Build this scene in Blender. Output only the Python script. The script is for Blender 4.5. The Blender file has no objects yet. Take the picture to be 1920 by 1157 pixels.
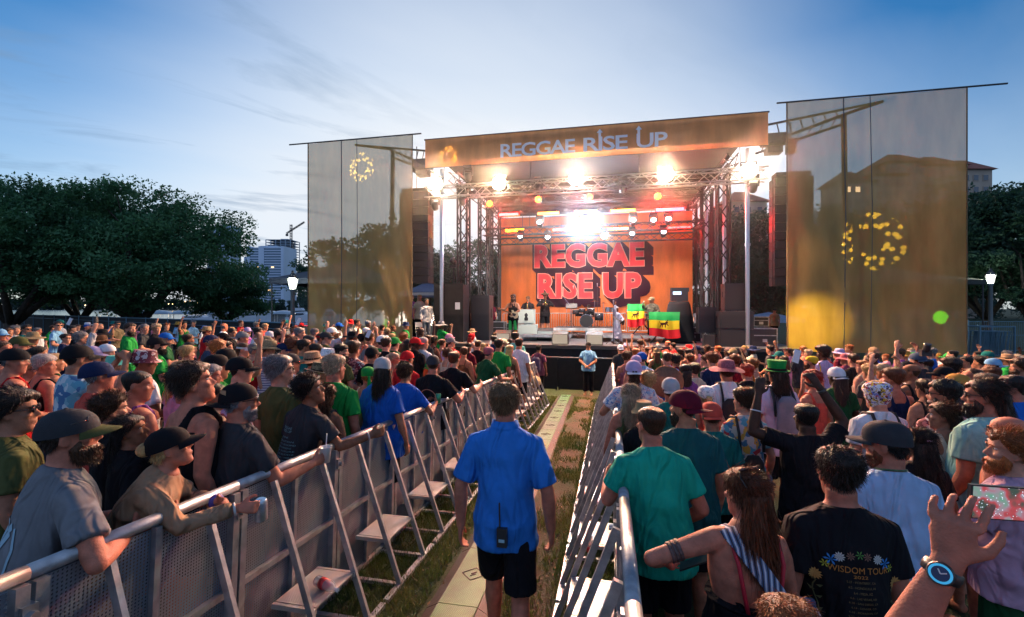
import bpy, math, random
import numpy as np
from mathutils import Vector, Matrix, noise
from mathutils.bvhtree import BVHTree
rnd = random.Random(7)
S = bpy.context.scene
C = S.collection
R = math.radians
# ---------------------------------------------------------------- camera
YAW = 12.1
CAMZ = 2.15
cam = bpy.data.cameras.new("camera"); camo = bpy.data.objects.new("camera", cam); C.objects.link(camo)
camo.location = (0, 0, CAMZ); camo.rotation_euler = (R(90), 0, R(YAW))
cam.lens = 16.0; cam.sensor_width = 36; cam.clip_end = 6000; cam.clip_start = .05
cam.shift_y = -2.5 / 1920
S.camera = camo
F_ = (-math.sin(R(YAW)), math.cos(R(YAW))); R_ = (math.cos(R(YAW)), math.sin(R(YAW)))
def ground(y, x=0):      # the lawn falls towards the stage; the harbour side of it stays level
    t = min(1, max(0, (x + 4.8) / 2.5)); w = .15 + .85 * t * t * (3 - 2 * t)
    return -.0516 * max(-6, min(y, 15.5)) * w
def at(px, d):            # ground-plan point seen in column px at depth d
    xr = (px - 960) / 853 * d
    return (F_[0] * d + R_[0] * xr, F_[1] * d + R_[1] * xr)
def zat(py, d): return CAMZ - (py - 576) * d / 853
def on(px, py, Y):        # point of the upright plane y = Y
    a, b = F_[0] * 853 + R_[0] * (px - 960), F_[1] * 853 + R_[1] * (px - 960)
    t = Y / b
    return (a * t, Y, CAMZ - (py - 576) * t)
# ---------------------------------------------------------------- sky, sun, exposure
W = bpy.data.worlds.new("World"); S.world = W; W.use_nodes = True
nt = W.node_tree; nt.nodes.clear()
def N(t, k, **kw):
    n = t.nodes.new(k)
    for a, b in kw.items(): setattr(n, a, b)
    return n
SUN_EL, SUN_AZ = 4.0, -22.0      # azimuth from +Y towards +X
sky = N(nt, "ShaderNodeTexSky", sky_type='NISHITA', sun_disc=False, sun_elevation=R(SUN_EL), sun_rotation=R(SUN_AZ), altitude=0, air_density=1.0, dust_density=.6, ozone_density=4.0)
bg = N(nt, "ShaderNodeBackground"); out = N(nt, "ShaderNodeOutputWorld")
tc = N(nt, "ShaderNodeTexCoord"); sep = N(nt, "ShaderNodeSeparateXYZ"); nt.links.new(tc.outputs['Generated'], sep.inputs[0])
# thin cloud deck: project the view direction on a plane far above
zz = N(nt, "ShaderNodeMath", operation='MAXIMUM'); zz.inputs[1].default_value = .03; nt.links.new(sep.outputs[2], zz.inputs[0])
zo = N(nt, "ShaderNodeMath", operation='ADD'); zo.inputs[1].default_value = .10; nt.links.new(zz.outputs[0], zo.inputs[0])
dx = N(nt, "ShaderNodeMath", operation='DIVIDE'); dy = N(nt, "ShaderNodeMath", operation='DIVIDE')
nt.links.new(sep.outputs[0], dx.inputs[0]); nt.links.new(zo.outputs[0], dx.inputs[1])
nt.links.new(sep.outputs[1], dy.inputs[0]); nt.links.new(zo.outputs[0], dy.inputs[1])
cb = N(nt, "ShaderNodeCombineXYZ"); nt.links.new(dx.outputs[0], cb.inputs[0]); nt.links.new(dy.outputs[0], cb.inputs[1])
mr0 = N(nt, "ShaderNodeMapping"); mr0.inputs['Rotation'].default_value = (0, 0, R(-50)); nt.links.new(cb.outputs[0], mr0.inputs[0])
mp = N(nt, "ShaderNodeMapping"); mp.inputs['Scale'].default_value = (.95, 2.3, 1); mp.inputs['Location'].default_value = (1.3, .4, 0)
nt.links.new(mr0.outputs[0], mp.inputs[0])
nz = N(nt, "ShaderNodeTexNoise"); nz.inputs['Scale'].default_value = 1.1; nz.inputs['Detail'].default_value = 7; nz.inputs['Roughness'].default_value = .58; nz.inputs['Distortion'].default_value = .6
nt.links.new(mp.outputs[0], nz.inputs['Vector'])
cr = N(nt, "ShaderNodeValToRGB"); cr.color_ramp.elements[0].position = .51; cr.color_ramp.elements[1].position = .70
nt.links.new(nz.outputs[0], cr.inputs[0])
# veil of thin bright high haze (towards the sunset and the horizon)
nz2 = N(nt, "ShaderNodeTexNoise"); nz2.inputs['Scale'].default_value = .7; nz2.inputs['Detail'].default_value = 5; nt.links.new(mp.outputs[0], nz2.inputs['Vector'])
sd = N(nt, "ShaderNodeVectorMath", operation='DOT_PRODUCT'); sd.inputs[1].default_value = (math.sin(R(-15)) * .99, math.cos(R(-15)) * .99, .14)
nt.links.new(tc.outputs['Generated'], sd.inputs[0])
mr = N(nt, "ShaderNodeMapRange"); mr.interpolation_type = 'SMOOTHSTEP'; mr.inputs[1].default_value = .68; mr.inputs[2].default_value = 1.06; nt.links.new(sd.outputs['Value'], mr.inputs[0])
hz_ = N(nt, "ShaderNodeMapRange"); hz_.inputs[1].default_value = .45; hz_.inputs[2].default_value = .0; hz_.inputs[3].default_value = 0; hz_.inputs[4].default_value = .62; nt.links.new(sep.outputs[2], hz_.inputs[0])
v1 = N(nt, "ShaderNodeMath", operation='ADD'); nt.links.new(mr.outputs[0], v1.inputs[0]); nt.links.new(hz_.outputs[0], v1.inputs[1])
vm = N(nt, "ShaderNodeMath", operation='MULTIPLY_ADD'); vm.inputs[1].default_value = .3; nt.links.new(nz2.outputs[0], vm.inputs[0])
v2 = N(nt, "ShaderNodeMath", operation='SUBTRACT'); v2.inputs[1].default_value = .15; nt.links.new(v1.outputs[0], v2.inputs[0]); nt.links.new(v2.outputs[0], vm.inputs[2])
vc = N(nt, "ShaderNodeClamp"); nt.links.new(vm.outputs[0], vc.inputs[0])
SKYK = N(nt, "ShaderNodeMix", data_type='RGBA', blend_type='MULTIPLY'); SKYK.inputs[0].default_value = 1; SKYK.inputs[7].default_value = (.98, 1.66, 1.86, 1)
nt.links.new(sky.outputs[0], SKYK.inputs[6])
m1 = N(nt, "ShaderNodeMix", data_type='RGBA'); nt.links.new(vc.outputs[0], m1.inputs[0]); nt.links.new(SKYK.outputs[2], m1.inputs[6]); m1.inputs[7].default_value = (4.9, 5.25, 5.7, 1)
cx_ = N(nt, "ShaderNodeMapRange"); cx_.inputs[1].default_value = -.30; cx_.inputs[2].default_value = -.62; cx_.inputs[3].default_value = .12; cx_.inputs[4].default_value = .72; nt.links.new(sep.outputs[0], cx_.inputs[0])
cf = N(nt, "ShaderNodeMath", operation='MULTIPLY'); nt.links.new(cr.outputs[0], cf.inputs[0]); nt.links.new(cx_.outputs[0], cf.inputs[1])
m2 = N(nt, "ShaderNodeMix", data_type='RGBA'); nt.links.new(cf.outputs[0], m2.inputs[0]); nt.links.new(m1.outputs[2], m2.inputs[6]); m2.inputs[7].default_value = (1.2, 1.9, 2.9, 1)
nt.links.new(m2.outputs[2], bg.inputs[0]); bg.inputs[1].default_value = .10; nt.links.new(bg.outputs[0], out.inputs[0])
bk = N(nt, "ShaderNodeMapRange"); bk.interpolation_type = 'SMOOTHSTEP'; bk.inputs[1].default_value = .05; bk.inputs[2].default_value = -.75; nt.links.new(sep.outputs[1], bk.inputs[0])
m3 = N(nt, "ShaderNodeMix", data_type='RGBA'); nt.links.new(bk.outputs[0], m3.inputs[0]); nt.links.new(m2.outputs[2], m3.inputs[6]); m3.inputs[7].default_value = (2.0, 2.8, 4.5, 1)   # unseen eastern sky behind the camera, brightness added to light the crowd's backs
nt.links.new(m3.outputs[2], bg.inputs[0])
sl = bpy.data.lights.new("sun", 'SUN'); sl.energy = .5; sl.angle = R(12); sl.color = (1, .82, .62)
so = bpy.data.objects.new("sun", sl); C.objects.link(so)
sdv = Vector((math.sin(R(SUN_AZ)) * math.cos(R(SUN_EL + 4)), math.cos(R(SUN_AZ)) * math.cos(R(SUN_EL + 4)), math.sin(R(SUN_EL + 4))))
so.rotation_euler = sdv.to_track_quat('Z', 'Y').to_euler()
S.view_settings.view_transform = 'Standard'; S.view_settings.look = 'None'; S.view_settings.exposure = 0.77; S.view_settings.gamma = 1
S.cycles.use_denoising = True
S.cycles.max_bounces = 6; S.cycles.transparent_max_bounces = 16; S.cycles.diffuse_bounces = 2; S.cycles.glossy_bounces = 2
S.cycles.sample_clamp_indirect = 3; S.cycles.caustics_reflective = False; S.cycles.caustics_refractive = False
BLIND_E = 3500; GOBO_E = 1500; HAZE_D = .0034
# ---------------------------------------------------------------- helpers
def tag(o, label=None, cat=None, group=None, kind=None):
    if label: o["label"] = label
    if cat: o["category"] = cat
    if group: o["group"] = group
    if kind: o["kind"] = kind
    return o
def link(o, parent=None):
    C.objects.link(o)
    if parent is not None: o.parent = parent
    return o
def empty(name, loc=(0, 0, 0), rz=0):
    o = bpy.data.objects.new(name, None); o.location = loc; o.rotation_euler = (0, 0, rz); o.empty_display_size = .2
    return link(o)
def mesh_np(name, v, f, mat=None, smooth=False):
    """v (n,3); f (m,k) array or list of lists"""
    me = bpy.data.meshes.new(name)
    if isinstance(f, np.ndarray):
        k = f.shape[1]; me.vertices.add(len(v)); me.vertices.foreach_set("co", np.asarray(v, np.float32).ravel())
        me.loops.add(f.size); me.loops.foreach_set("vertex_index", f.astype(np.int32).ravel())
        me.polygons.add(len(f)); me.polygons.foreach_set("loop_start", np.arange(0, f.size, k, dtype=np.int32))
        me.update(calc_edges=True)
    else:
        me.from_pydata([tuple(p) for p in v], [], f)
    if mat: me.materials.append(mat)
    if smooth: me.polygons.foreach_set("use_smooth", [True] * len(me.polygons))
    return me
def frame_of(d):
    d = Vector(d).normalized(); u = Vector((0, 0, 1)) if abs(d.z) < .95 else Vector((0, 1, 0))
    a = d.cross(u).normalized(); b = a.cross(d).normalized()
    return d, a, b
class MB:
    def __init__(s): s.v = []; s.f = []
    def add(s, v, f):
        n = len(s.v); s.v += [tuple(p) for p in v]; s.f += [[i + n for i in q] for q in f]; return s
    def box(s, c, d, rz=0, rx=0, ry=0):
        x, y, z = [k / 2 for k in d]; M = Matrix.Translation(c) @ Matrix.Rotation(rz, 4, 'Z') @ Matrix.Rotation(ry, 4, 'Y') @ Matrix.Rotation(rx, 4, 'X')
        v = [M @ Vector(p) for p in ((-x, -y, -z), (x, -y, -z), (x, y, -z), (-x, y, -z), (-x, -y, z), (x, -y, z), (x, y, z), (-x, y, z))]
        return s.add(v, [(0, 3, 2, 1), (4, 5, 6, 7), (0, 1, 5, 4), (1, 2, 6, 5), (2, 3, 7, 6), (3, 0, 4, 7)])
    def bar(s, a, b, w, h=None):       # square bar
        a = Vector(a); b = Vector(b); d, p, q = frame_of(b - a); h = h or w; p = p * w / 2; q = q * h / 2
        v = [a - p - q, a + p - q, a + p + q, a - p + q, b - p - q, b + p - q, b + p + q, b - p + q]
        return s.add(v, [(0, 3, 2, 1), (4, 5, 6, 7), (0, 1, 5, 4), (1, 2, 6, 5), (2, 3, 7, 6), (3, 0, 4, 7)])
    def tube(s, pts, r, n=8):
        pts = [Vector(p) for p in pts]; rr = r if isinstance(r, (list, tuple)) else [r] * len(pts); V = []; Fc = []
        d, a, b = frame_of(pts[-1] - pts[0])
        for i, p in enumerate(pts):
            t = (pts[min(i + 1, len(pts) - 1)] - pts[max(i - 1, 0)]).normalized()
            a = (a - t * a.dot(t)).normalized(); b = t.cross(a)
            for k in range(n):
                w = 2 * math.pi * k / n; V.append(p + (a * math.cos(w) + b * math.sin(w)) * rr[i])
        for i in range(len(pts) - 1):
            for k in range(n): Fc.append((i * n + k, i * n + (k + 1) % n, (i + 1) * n + (k + 1) % n, (i + 1) * n + k))
        Fc.append(tuple(range(n - 1, -1, -1))); Fc.append(tuple(range((len(pts) - 1) * n, len(pts) * n)))
        return s.add(V, Fc)
    def cyl(s, a, b, r, n=12): return s.tube([a, b], r, n)
    def lathe(s, prof, c=(0, 0, 0), n=20, M=None, sy=1):
        V = []; Fc = []; c = Vector(c)
        for (r, z) in prof:
            for k in range(n):
                w = 2 * math.pi * k / n; p = Vector((r * math.cos(w), r * math.sin(w) * sy, z)); V.append((M @ p if M else p) + c)
        for i in range(len(prof) - 1):
            for k in range(n): Fc.append((i * n + k, i * n + (k + 1) % n, (i + 1) * n + (k + 1) % n, (i + 1) * n + k))
        Fc.append(tuple(range(n - 1, -1, -1))); Fc.append(tuple(range((len(prof) - 1) * n, len(prof) * n)))
        return s.add(V, Fc)
    def prism(s, poly, y0, y1):        # polygon in xz, extruded along y
        n = len(poly); V = [(x, y0, z) for x, z in poly] + [(x, y1, z) for x, z in poly]
        return s.add(V, [tuple(range(n)), tuple(range(2 * n - 1, n - 1, -1))] + [(i, i + n, (i + 1) % n + n, (i + 1) % n) for i in range(n)])
    def xform(s, M): s.v = [tuple(M @ Vector(p)) for p in s.v]; return s
    def build(s, name, mat, parent=None, smooth=False, loc=None):
        me = bpy.data.meshes.new(name); me.from_pydata(s.v, [], s.f)
        if mat: me.materials.append(mat)
        if smooth: me.polygons.foreach_set("use_smooth", [True] * len(me.polygons))
        me.update(); o = bpy.data.objects.new(name, me); link(o, parent)
        if loc: o.location = loc
        return o
def copy_tree(o, parent=None):
    c = o.copy(); C.objects.link(c); c.parent = parent
    for ch in list(o.children): copy_tree(ch, c)
    return c
def curve_smooth(me, ang=40):
    me.polygons.foreach_set("use_smooth", [True] * len(me.polygons))
    try: me.set_sharp_from_angle(angle=R(ang))
    except Exception: pass
# ---------------------------------------------------------------- materials
MATS = {}
def mat(name, col=(.5, .5, .5), rough=.6, metal=0, spec=.5, noise_s=0, noise_a=.15, bump=0, bump_s=60, emit=None, es=0, objcol=False, alpha=1, sheen=0, coat=0):
    if name in MATS: return MATS[name]
    m = bpy.data.materials.new(name); m.use_nodes = True; t = m.node_tree; b = t.nodes["Principled BSDF"]
    b.inputs['Roughness'].default_value = rough; b.inputs['Metallic'].default_value = metal
    b.inputs['Specular IOR Level'].default_value = spec; b.inputs['Alpha'].default_value = alpha
    b.inputs['Sheen Weight'].default_value = sheen; b.inputs['Coat Weight'].default_value = coat
    src = None
    if objcol:
        oi = N(t, "ShaderNodeObjectInfo"); src = oi.outputs['Color']
    else:
        rg = N(t, "ShaderNodeRGB"); rg.outputs[0].default_value = (*col, 1); src = rg.outputs[0]
    tcn = N(t, "ShaderNodeTexCoord")
    if noise_s:
        n = N(t, "ShaderNodeTexNoise"); n.inputs['Scale'].default_value = noise_s; n.inputs['Detail'].default_value = 4
        t.links.new(tcn.outputs['Object'], n.inputs['Vector'])
        mrr = N(t, "ShaderNodeMapRange"); mrr.inputs[1].default_value = .3; mrr.inputs[2].default_value = .7; mrr.inputs[3].default_value = 1 - noise_a; mrr.inputs[4].default_value = 1 + noise_a
        t.links.new(n.outputs[0], mrr.inputs[0])
        mx = N(t, "ShaderNodeVectorMath", operation='SCALE'); t.links.new(src, mx.inputs[0]); t.links.new(mrr.outputs[0], mx.inputs['Scale']); src = mx.outputs[0]
    t.links.new(src, b.inputs['Base Color'])
    if bump:
        n2 = N(t, "ShaderNodeTexNoise"); n2.inputs['Scale'].default_value = bump_s; n2.inputs['Detail'].default_value = 3
        t.links.new(tcn.outputs['Object'], n2.inputs['Vector'])
        bp = N(t, "ShaderNodeBump"); bp.inputs['Strength'].default_value = bump; bp.inputs['Distance'].default_value = .01
        t.links.new(n2.outputs[0], bp.inputs['Height']); t.links.new(bp.outputs[0], b.inputs['Normal'])
    if emit:
        b.inputs['Emission Color'].default_value = (*emit, 1); b.inputs['Emission Strength'].default_value = es
    MATS[name] = m; return m
M_alu = mat("aluminium", (.36, .38, .41), .46, .7, noise_s=11, noise_a=.30, bump=.15, bump_s=90)
M_steel = mat("galvanised", (.45, .46, .48), .38, .85, noise_s=9, noise_a=.2)
M_black = mat("black_paint", (.012, .012, .014), .5)
M_cloth_black = mat("black_cloth", (.010, .010, .012), .9, noise_s=5, noise_a=.3)
M_truss = mat("truss_metal", (.42, .42, .44), .35, .85)
M_dtruss = mat("dark_truss", (.06, .06, .065), .5, .4)
M_plastic = mat("dark_plastic", (.03, .03, .033), .4)
M_white = mat("white_paint", (.78, .78, .78), .5)
M_glass = mat("glass_dark", (.04, .06, .08), .08, 0, .8)
# ================================================================ SETTING
def leaf_mesh(name, pts, size, mt, rng, up=.35):
    n = len(pts); nr = rng.normal(size=(n, 3)); nr[:, 2] += up; nr /= np.linalg.norm(nr, axis=1)[:, None]
    t = np.cross(nr, rng.normal(size=(n, 3))); t /= np.linalg.norm(t, axis=1)[:, None]; b = np.cross(nr, t)
    s = (size * rng.uniform(.6, 1.4, n))[:, None]
    v = np.empty((n, 4, 3)); v[:, 0] = pts - t * s; v[:, 1] = pts - b * s * .45; v[:, 2] = pts + t * s; v[:, 3] = pts + b * s * .45
    return mesh_np(name, v.reshape(-1, 3), np.arange(4 * n).reshape(n, 4), mt)
def leaf_mat(name, col, col2, s=.35):
    m = bpy.data.materials.new(name); m.use_nodes = True; t = m.node_tree; b = t.nodes["Principled BSDF"]
    tcn = N(t, "ShaderNodeTexCoord"); n = N(t, "ShaderNodeTexNoise"); n.inputs['Scale'].default_value = s; n.inputs['Detail'].default_value = 3
    t.links.new(tcn.outputs['Object'], n.inputs['Vector'])
    n3 = N(t, "ShaderNodeTexNoise"); n3.inputs['Scale'].default_value = 6; t.links.new(tcn.outputs['Object'], n3.inputs['Vector'])
    ad = N(t, "ShaderNodeMath", operation='MULTIPLY_ADD'); ad.inputs[1].default_value = .5; t.links.new(n3.outputs[0], ad.inputs[0])
    sb = N(t, "ShaderNodeMath", operation='SUBTRACT'); sb.inputs[1].default_value = .25; t.links.new(n.outputs[0], sb.inputs[0]); t.links.new(sb.outputs[0], ad.inputs[2])
    mr = N(t, "ShaderNodeMapRange"); mr.inputs[1].default_value = .35; mr.inputs[2].default_value = .65; t.links.new(ad.outputs[0], mr.inputs[0])
    mx = N(t, "ShaderNodeMix", data_type='RGBA'); mx.inputs[6].default_value = (*col, 1); mx.inputs[7].default_value = (*col2, 1)
    t.links.new(mr.outputs[0], mx.inputs[0]); t.links.new(mx.outputs[2], b.inputs['Base Color']); b.inputs['Roughness'].default_value = .65
    tr = N(t, "ShaderNodeBsdfTranslucent"); t.links.new(mx.outputs[2], tr.inputs[0]); ms = N(t, "ShaderNodeMixShader"); ms.inputs[0].default_value = .3
    t.links.new(b.outputs[0], ms.inputs[1]); t.links.new(tr.outputs[0], ms.inputs[2]); t.links.new(ms.outputs[0], t.nodes["Material Output"].inputs[0])
    return m
LM_oak = leaf_mat("oak_leaves", (.028, .105, .045), (.085, .22, .085)); LM_dark = leaf_mat("dark_leaves", (.020, .060, .038), (.042, .11, .055))
LM_far = leaf_mat("far_leaves", (.02, .045, .035), (.035, .07, .05), .05)
M_bark = mat("bark", (.07, .055, .045), .9, noise_s=4, noise_a=.4, bump=.8, bump_s=20)
def ballr(rng, a, b):
    v = rng.normal(size=(a, b, 3)); v /= np.linalg.norm(v, axis=2)[..., None]; return v * (rng.uniform(0, 1, (a, b, 1)) ** .45) * 1.9
def tree(x, y, z0, h, rx, ry, crown0, seed, label, n_leaf=26000, size=.13, lm=None, group=None, trunk_r=.35, fork=2.2, nclump=110, hole=.0):
    rng = np.random.default_rng(seed); r_ = random.Random(seed)
    root = empty("tree", (x, y, z0)); tag(root, label, "tree", group)
    cz = (crown0 + h) / 2; rz = (h - crown0) / 2
    cl = []; tips = []
    while len(cl) < nclump:
        d = rng.normal(size=3); d /= np.linalg.norm(d); k = rng.uniform(.35, 1) ** .55
        if d[2] < -.55 and k > .8: continue
        p = np.array([d[0] * rx * k, d[1] * ry * k, cz + d[2] * rz * k * (1 if d[2] > 0 else .95)])
        wob = 1 + .13 * math.sin(3 * math.atan2(d[1], d[0]) + seed) + .08 * math.sin(7 * math.atan2(d[2], d[0]) + seed * 2)
        p[:2] *= wob; cl.append(p)
    cl = np.array(cl)
    tb = MB(); f0 = Vector((0, 0, fork)); tb.tube([(0, 0, -.3), (0, 0, .1), (.04, 0, fork * .5), f0], [trunk_r * 1.7, trunk_r * 1.15, trunk_r, trunk_r * .95], 12)
    order = np.argsort(-cl[:, 2]); limbs = []
    for k in range(7):
        a = 2 * math.pi * k / 7 + r_.uniform(-.3, .3); e = Vector((math.cos(a) * rx * .45, math.sin(a) * ry * .45, cz + r_.uniform(-.2, .35) * rz))
        m = f0.lerp(e, .5) + Vector((math.cos(a) * rx * .08, math.sin(a) * ry * .08, -rz * .12 + r_.uniform(-.3, .3)))
        tb.tube([f0 - Vector((0, 0, .2)), m, e], [trunk_r * .62, trunk_r * .4, trunk_r * .2], 7); limbs += [m, e, m.lerp(e, .5)]
    for p in cl[::2]:
        q = Vector(p); s = min(limbs, key=lambda l: (l - q).length); mid = s.lerp(q, .5) + Vector((0, 0, r_.uniform(-.1, .4)))
        tb.tube([s, mid, q], [trunk_r * .13, trunk_r * .08, trunk_r * .03], 4)
    tk = tb.build("trunk", M_bark, root, True)
    per = n_leaf // len(cl); cs = rng.uniform(.5, 1.25, len(cl)) * min(rx, rz) * .155
    P = (cl[:, None, :] + ballr(rng, len(cl), per) * cs[:, None, None] * np.array([1.15, 1.15, .62])).reshape(-1, 3)
    # outer twigs: short sprays of leaves that leave the crown
    ns = nclump; di = rng.normal(size=(ns, 3)); di[:, 2] = np.abs(di[:, 2]) * .9; di /= np.linalg.norm(di, axis=1)[:, None]
    base = np.array([0, 0, cz]) + di * np.array([rx, ry, rz]) * .86; L = rng.uniform(.3, 1.0, ns) * min(rx, rz) * .20
    tt = rng.uniform(0, 1, (ns, 26)); P2 = (base[:, None] + di[:, None] * (tt * L[:, None])[..., None] + rng.normal(size=(ns, 26, 3)) * .10 * 1.6 * (1.25 - tt)[..., None]).reshape(-1, 3)
    P = np.vstack([P, P2]); P = P[P[:, 2] > crown0 * .75]
    me = leaf_mesh("crown", P, size, lm or LM_oak, rng); link(bpy.data.objects.new("crown", me), root)
    return root
# ---- ground, water
def ground_mat():
    m = bpy.data.materials.new("turf"); m.use_nodes = True; t = m.node_tree; b = t.nodes["Principled BSDF"]; b.inputs['Roughness'].default_value = .95
    tcn = N(t, "ShaderNodeTexCoord")
    def noi(s, d=5, r=.6):
        n = N(t, "ShaderNodeTexNoise"); n.inputs['Scale'].default_value = s; n.inputs['Detail'].default_value = d; n.inputs['Roughness'].default_value = r; t.links.new(tcn.outputs['Object'], n.inputs['Vector']); return n
    n1 = noi(1.6); n2 = noi(28, 4, .8); sx = N(t, "ShaderNodeSeparateXYZ"); t.links.new(tcn.outputs['Object'], sx.inputs[0])
    # trodden strip beside the cable ramp
    a = N(t, "ShaderNodeMath", operation='ADD'); a.inputs[1].default_value = .70; t.links.new(sx.outputs[0], a.inputs[0])
    ab = N(t, "ShaderNodeMath", operation='ABSOLUTE'); t.links.new(a.outputs[0], ab.inputs[0])
    mr = N(t, "ShaderNodeMapRange"); mr.inputs[1].default_value = .1; mr.inputs[2].default_value = .75; mr.inputs[3].default_value = .17; mr.inputs[4].default_value = -.12; t.links.new(ab.outputs[0], mr.inputs[0])
    s = N(t, "ShaderNodeMath", operation='ADD'); t.links.new(n1.outputs[0], s.inputs[0]); t.links.new(mr.outputs[0], s.inputs[1])
    s2 = N(t, "ShaderNodeMath", operation='MULTIPLY_ADD'); s2.inputs[1].default_value = .5; t.links.new(n2.outputs[0], s2.inputs[0]); t.links.new(s.outputs[0], s2.inputs[2])
    r = N(t, "ShaderNodeValToRGB"); e = r.color_ramp.elements; e[0].position = .70; e[0].color = (.020, .038, .009, 1); e[1].position = 1.0; e[1].color = (.070, .040, .023, 1)
    x = r.color_ramp.elements.new(.84); x.color = (.034, .034, .013, 1); t.links.new(s2.outputs[0], r.inputs[0]); t.links.new(r.outputs[0], b.inputs['Base Color'])
    bp = N(t, "ShaderNodeBump"); bp.inputs['Strength'].default_value = .9; bp.inputs['Distance'].default_value = .04; t.links.new(n2.outputs[0], bp.inputs['Height']); t.links.new(bp.outputs[0], b.inputs['Normal'])
    return m
M_turf = ground_mat()
g = MB(); ys = [-80, -6, 0, 4, 8, 12, 15.5, 22, 50, 1400]; xs = [-500, -22, -8, -4.8, -4.3, -3.9, -3.55, -3.2, -2.8, -2.3, 0, 10, 60, 600]
for yy in ys: g.v += [(xx, yy, ground(yy, xx)) for xx in xs]
g.f = [[j * 14 + i, j * 14 + i + 1, (j + 1) * 14 + i + 1, (j + 1) * 14 + i] for j in range(9) for i in range(13) if not (j == 8 and i == 0)]
tag(g.build("ground", M_turf, None, True), kind="structure")
M_water = mat("water", (.10, .13, .16), .12, 0, .6, bump=.25, bump_s=.8)
tag(MB().add([(-3000, 49, -1.6), (-21.9, 49, -1.6), (-21.9, 1400, -1.6), (600, 1401, -1.6), (600, 2500, -1.6), (-3000, 2500, -1.6)], [(0, 1, 2, 3, 4, 5)]).build("water", M_water), kind="structure")
# ---- turf blades in the aisle
rng = np.random.default_rng(3)
n = 120000; X = rng.uniform(-2.6, .55, n); Y = 1.2 + 13.5 * rng.uniform(0, 1, n) ** 1.5
keep = np.array([(-2.15 < a or True) and (noise.noise((a * 1.7, b * 1.7, 3)) + (-.10 if -.95 < a < -.48 else .30) + (-.2 if b > 9 and a > -1 else 0)) > rng.uniform(-.35, .25) for a, b in zip(X, Y)])
rampx = -1.13 - .022 * (Y - 3.2); keep &= np.abs(X - rampx) > .28
X = X[keep]; Y = Y[keep]; n = len(X); hh = rng.uniform(.025, .085, n); an = rng.uniform(0, 6.28, n); w = .0035 + .0005 * Y; ln = rng.normal(0, .03, (n, 2))
v = np.empty((n, 3, 3)); v[:, 0] = np.c_[X - np.cos(an) * w, Y - np.sin(an) * w, -.0516 * Y]; v[:, 1] = np.c_[X + np.cos(an) * w, Y + np.sin(an) * w, -.0516 * Y]; v[:, 2] = np.c_[X + ln[:, 0], Y + ln[:, 1], -.0516 * Y + hh]
LM_grass = leaf_mat("grass_blades", (.030, .075, .012), (.10, .12, .03), 2.5)
o = link(bpy.data.objects.new("grass", mesh_np("grass", v.reshape(-1, 3), np.arange(3 * n).reshape(n, 3), LM_grass))); tag(o, "trodden green turf growing between the two barrier rows", "grass", kind="stuff")
nl = 900; X = rng.uniform(-1.7, .1, nl); Y = 1.5 + 12.5 * rng.uniform(0, 1, nl) ** 1.4
M_dead = mat("dead_leaf", (.22, .13, .06), .8, noise_s=3, noise_a=.5)
o = link(bpy.data.objects.new("leaf_litter", leaf_mesh("leaf_litter", np.c_[X, Y, -.0516 * Y + .02], .018, M_dead, rng, 2))); tag(o, "small dry brown leaves scattered over the aisle turf", "leaf litter", kind="stuff")
# ---- cable ramps
def ramp_lid_mat(name, col):
    m = mat(name, col, .6, noise_s=7, noise_a=.25); t = m.node_tree; b = t.nodes["Principled BSDF"]; tcn = N(t, "ShaderNodeTexCoord")
    mp_ = N(t, "ShaderNodeMapping"); mp_.inputs['Rotation'].default_value = (0, 0, R(45)); t.links.new(tcn.outputs['Object'], mp_.inputs[0])
    br = N(t, "ShaderNodeTexBrick"); br.inputs['Scale'].default_value = 22; br.inputs['Mortar Size'].default_value = .06; br.offset = .5; t.links.new(mp_.outputs[0], br.inputs[0]); old = b.inputs['Base Color'].links[0].from_socket; q_ = N(t, 'ShaderNodeMix', data_type='RGBA', blend_type='MULTIPLY'); q_.inputs[0].default_value = 1; f_ = N(t, 'ShaderNodeMapRange'); f_.inputs[3].default_value = 1.15; f_.inputs[4].default_value = .35; t.links.new(br.outputs['Fac'], f_.inputs[0]); t.links.new(old, q_.inputs[6]); t.links.new(f_.outputs[0], q_.inputs[7]); t.links.new(q_.outputs[2], b.inputs['Base Color'])
    bp = N(t, "ShaderNodeBump"); bp.inputs['Strength'].default_value = .8; bp.inputs['Distance'].default_value = .006; t.links.new(br.outputs['Fac'], bp.inputs['Height']); t.links.new(bp.outputs[0], b.inputs['Normal'])
    return m
M_lidA = ramp_lid_mat("ramp_lid_pale", (.030, .150, .034)); M_lidB = ramp_lid_mat("ramp_lid_green", (.04, .12, .04)); M_rubber = ramp_lid_mat("ramp_rubber", (.028, .020, .018))
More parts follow.
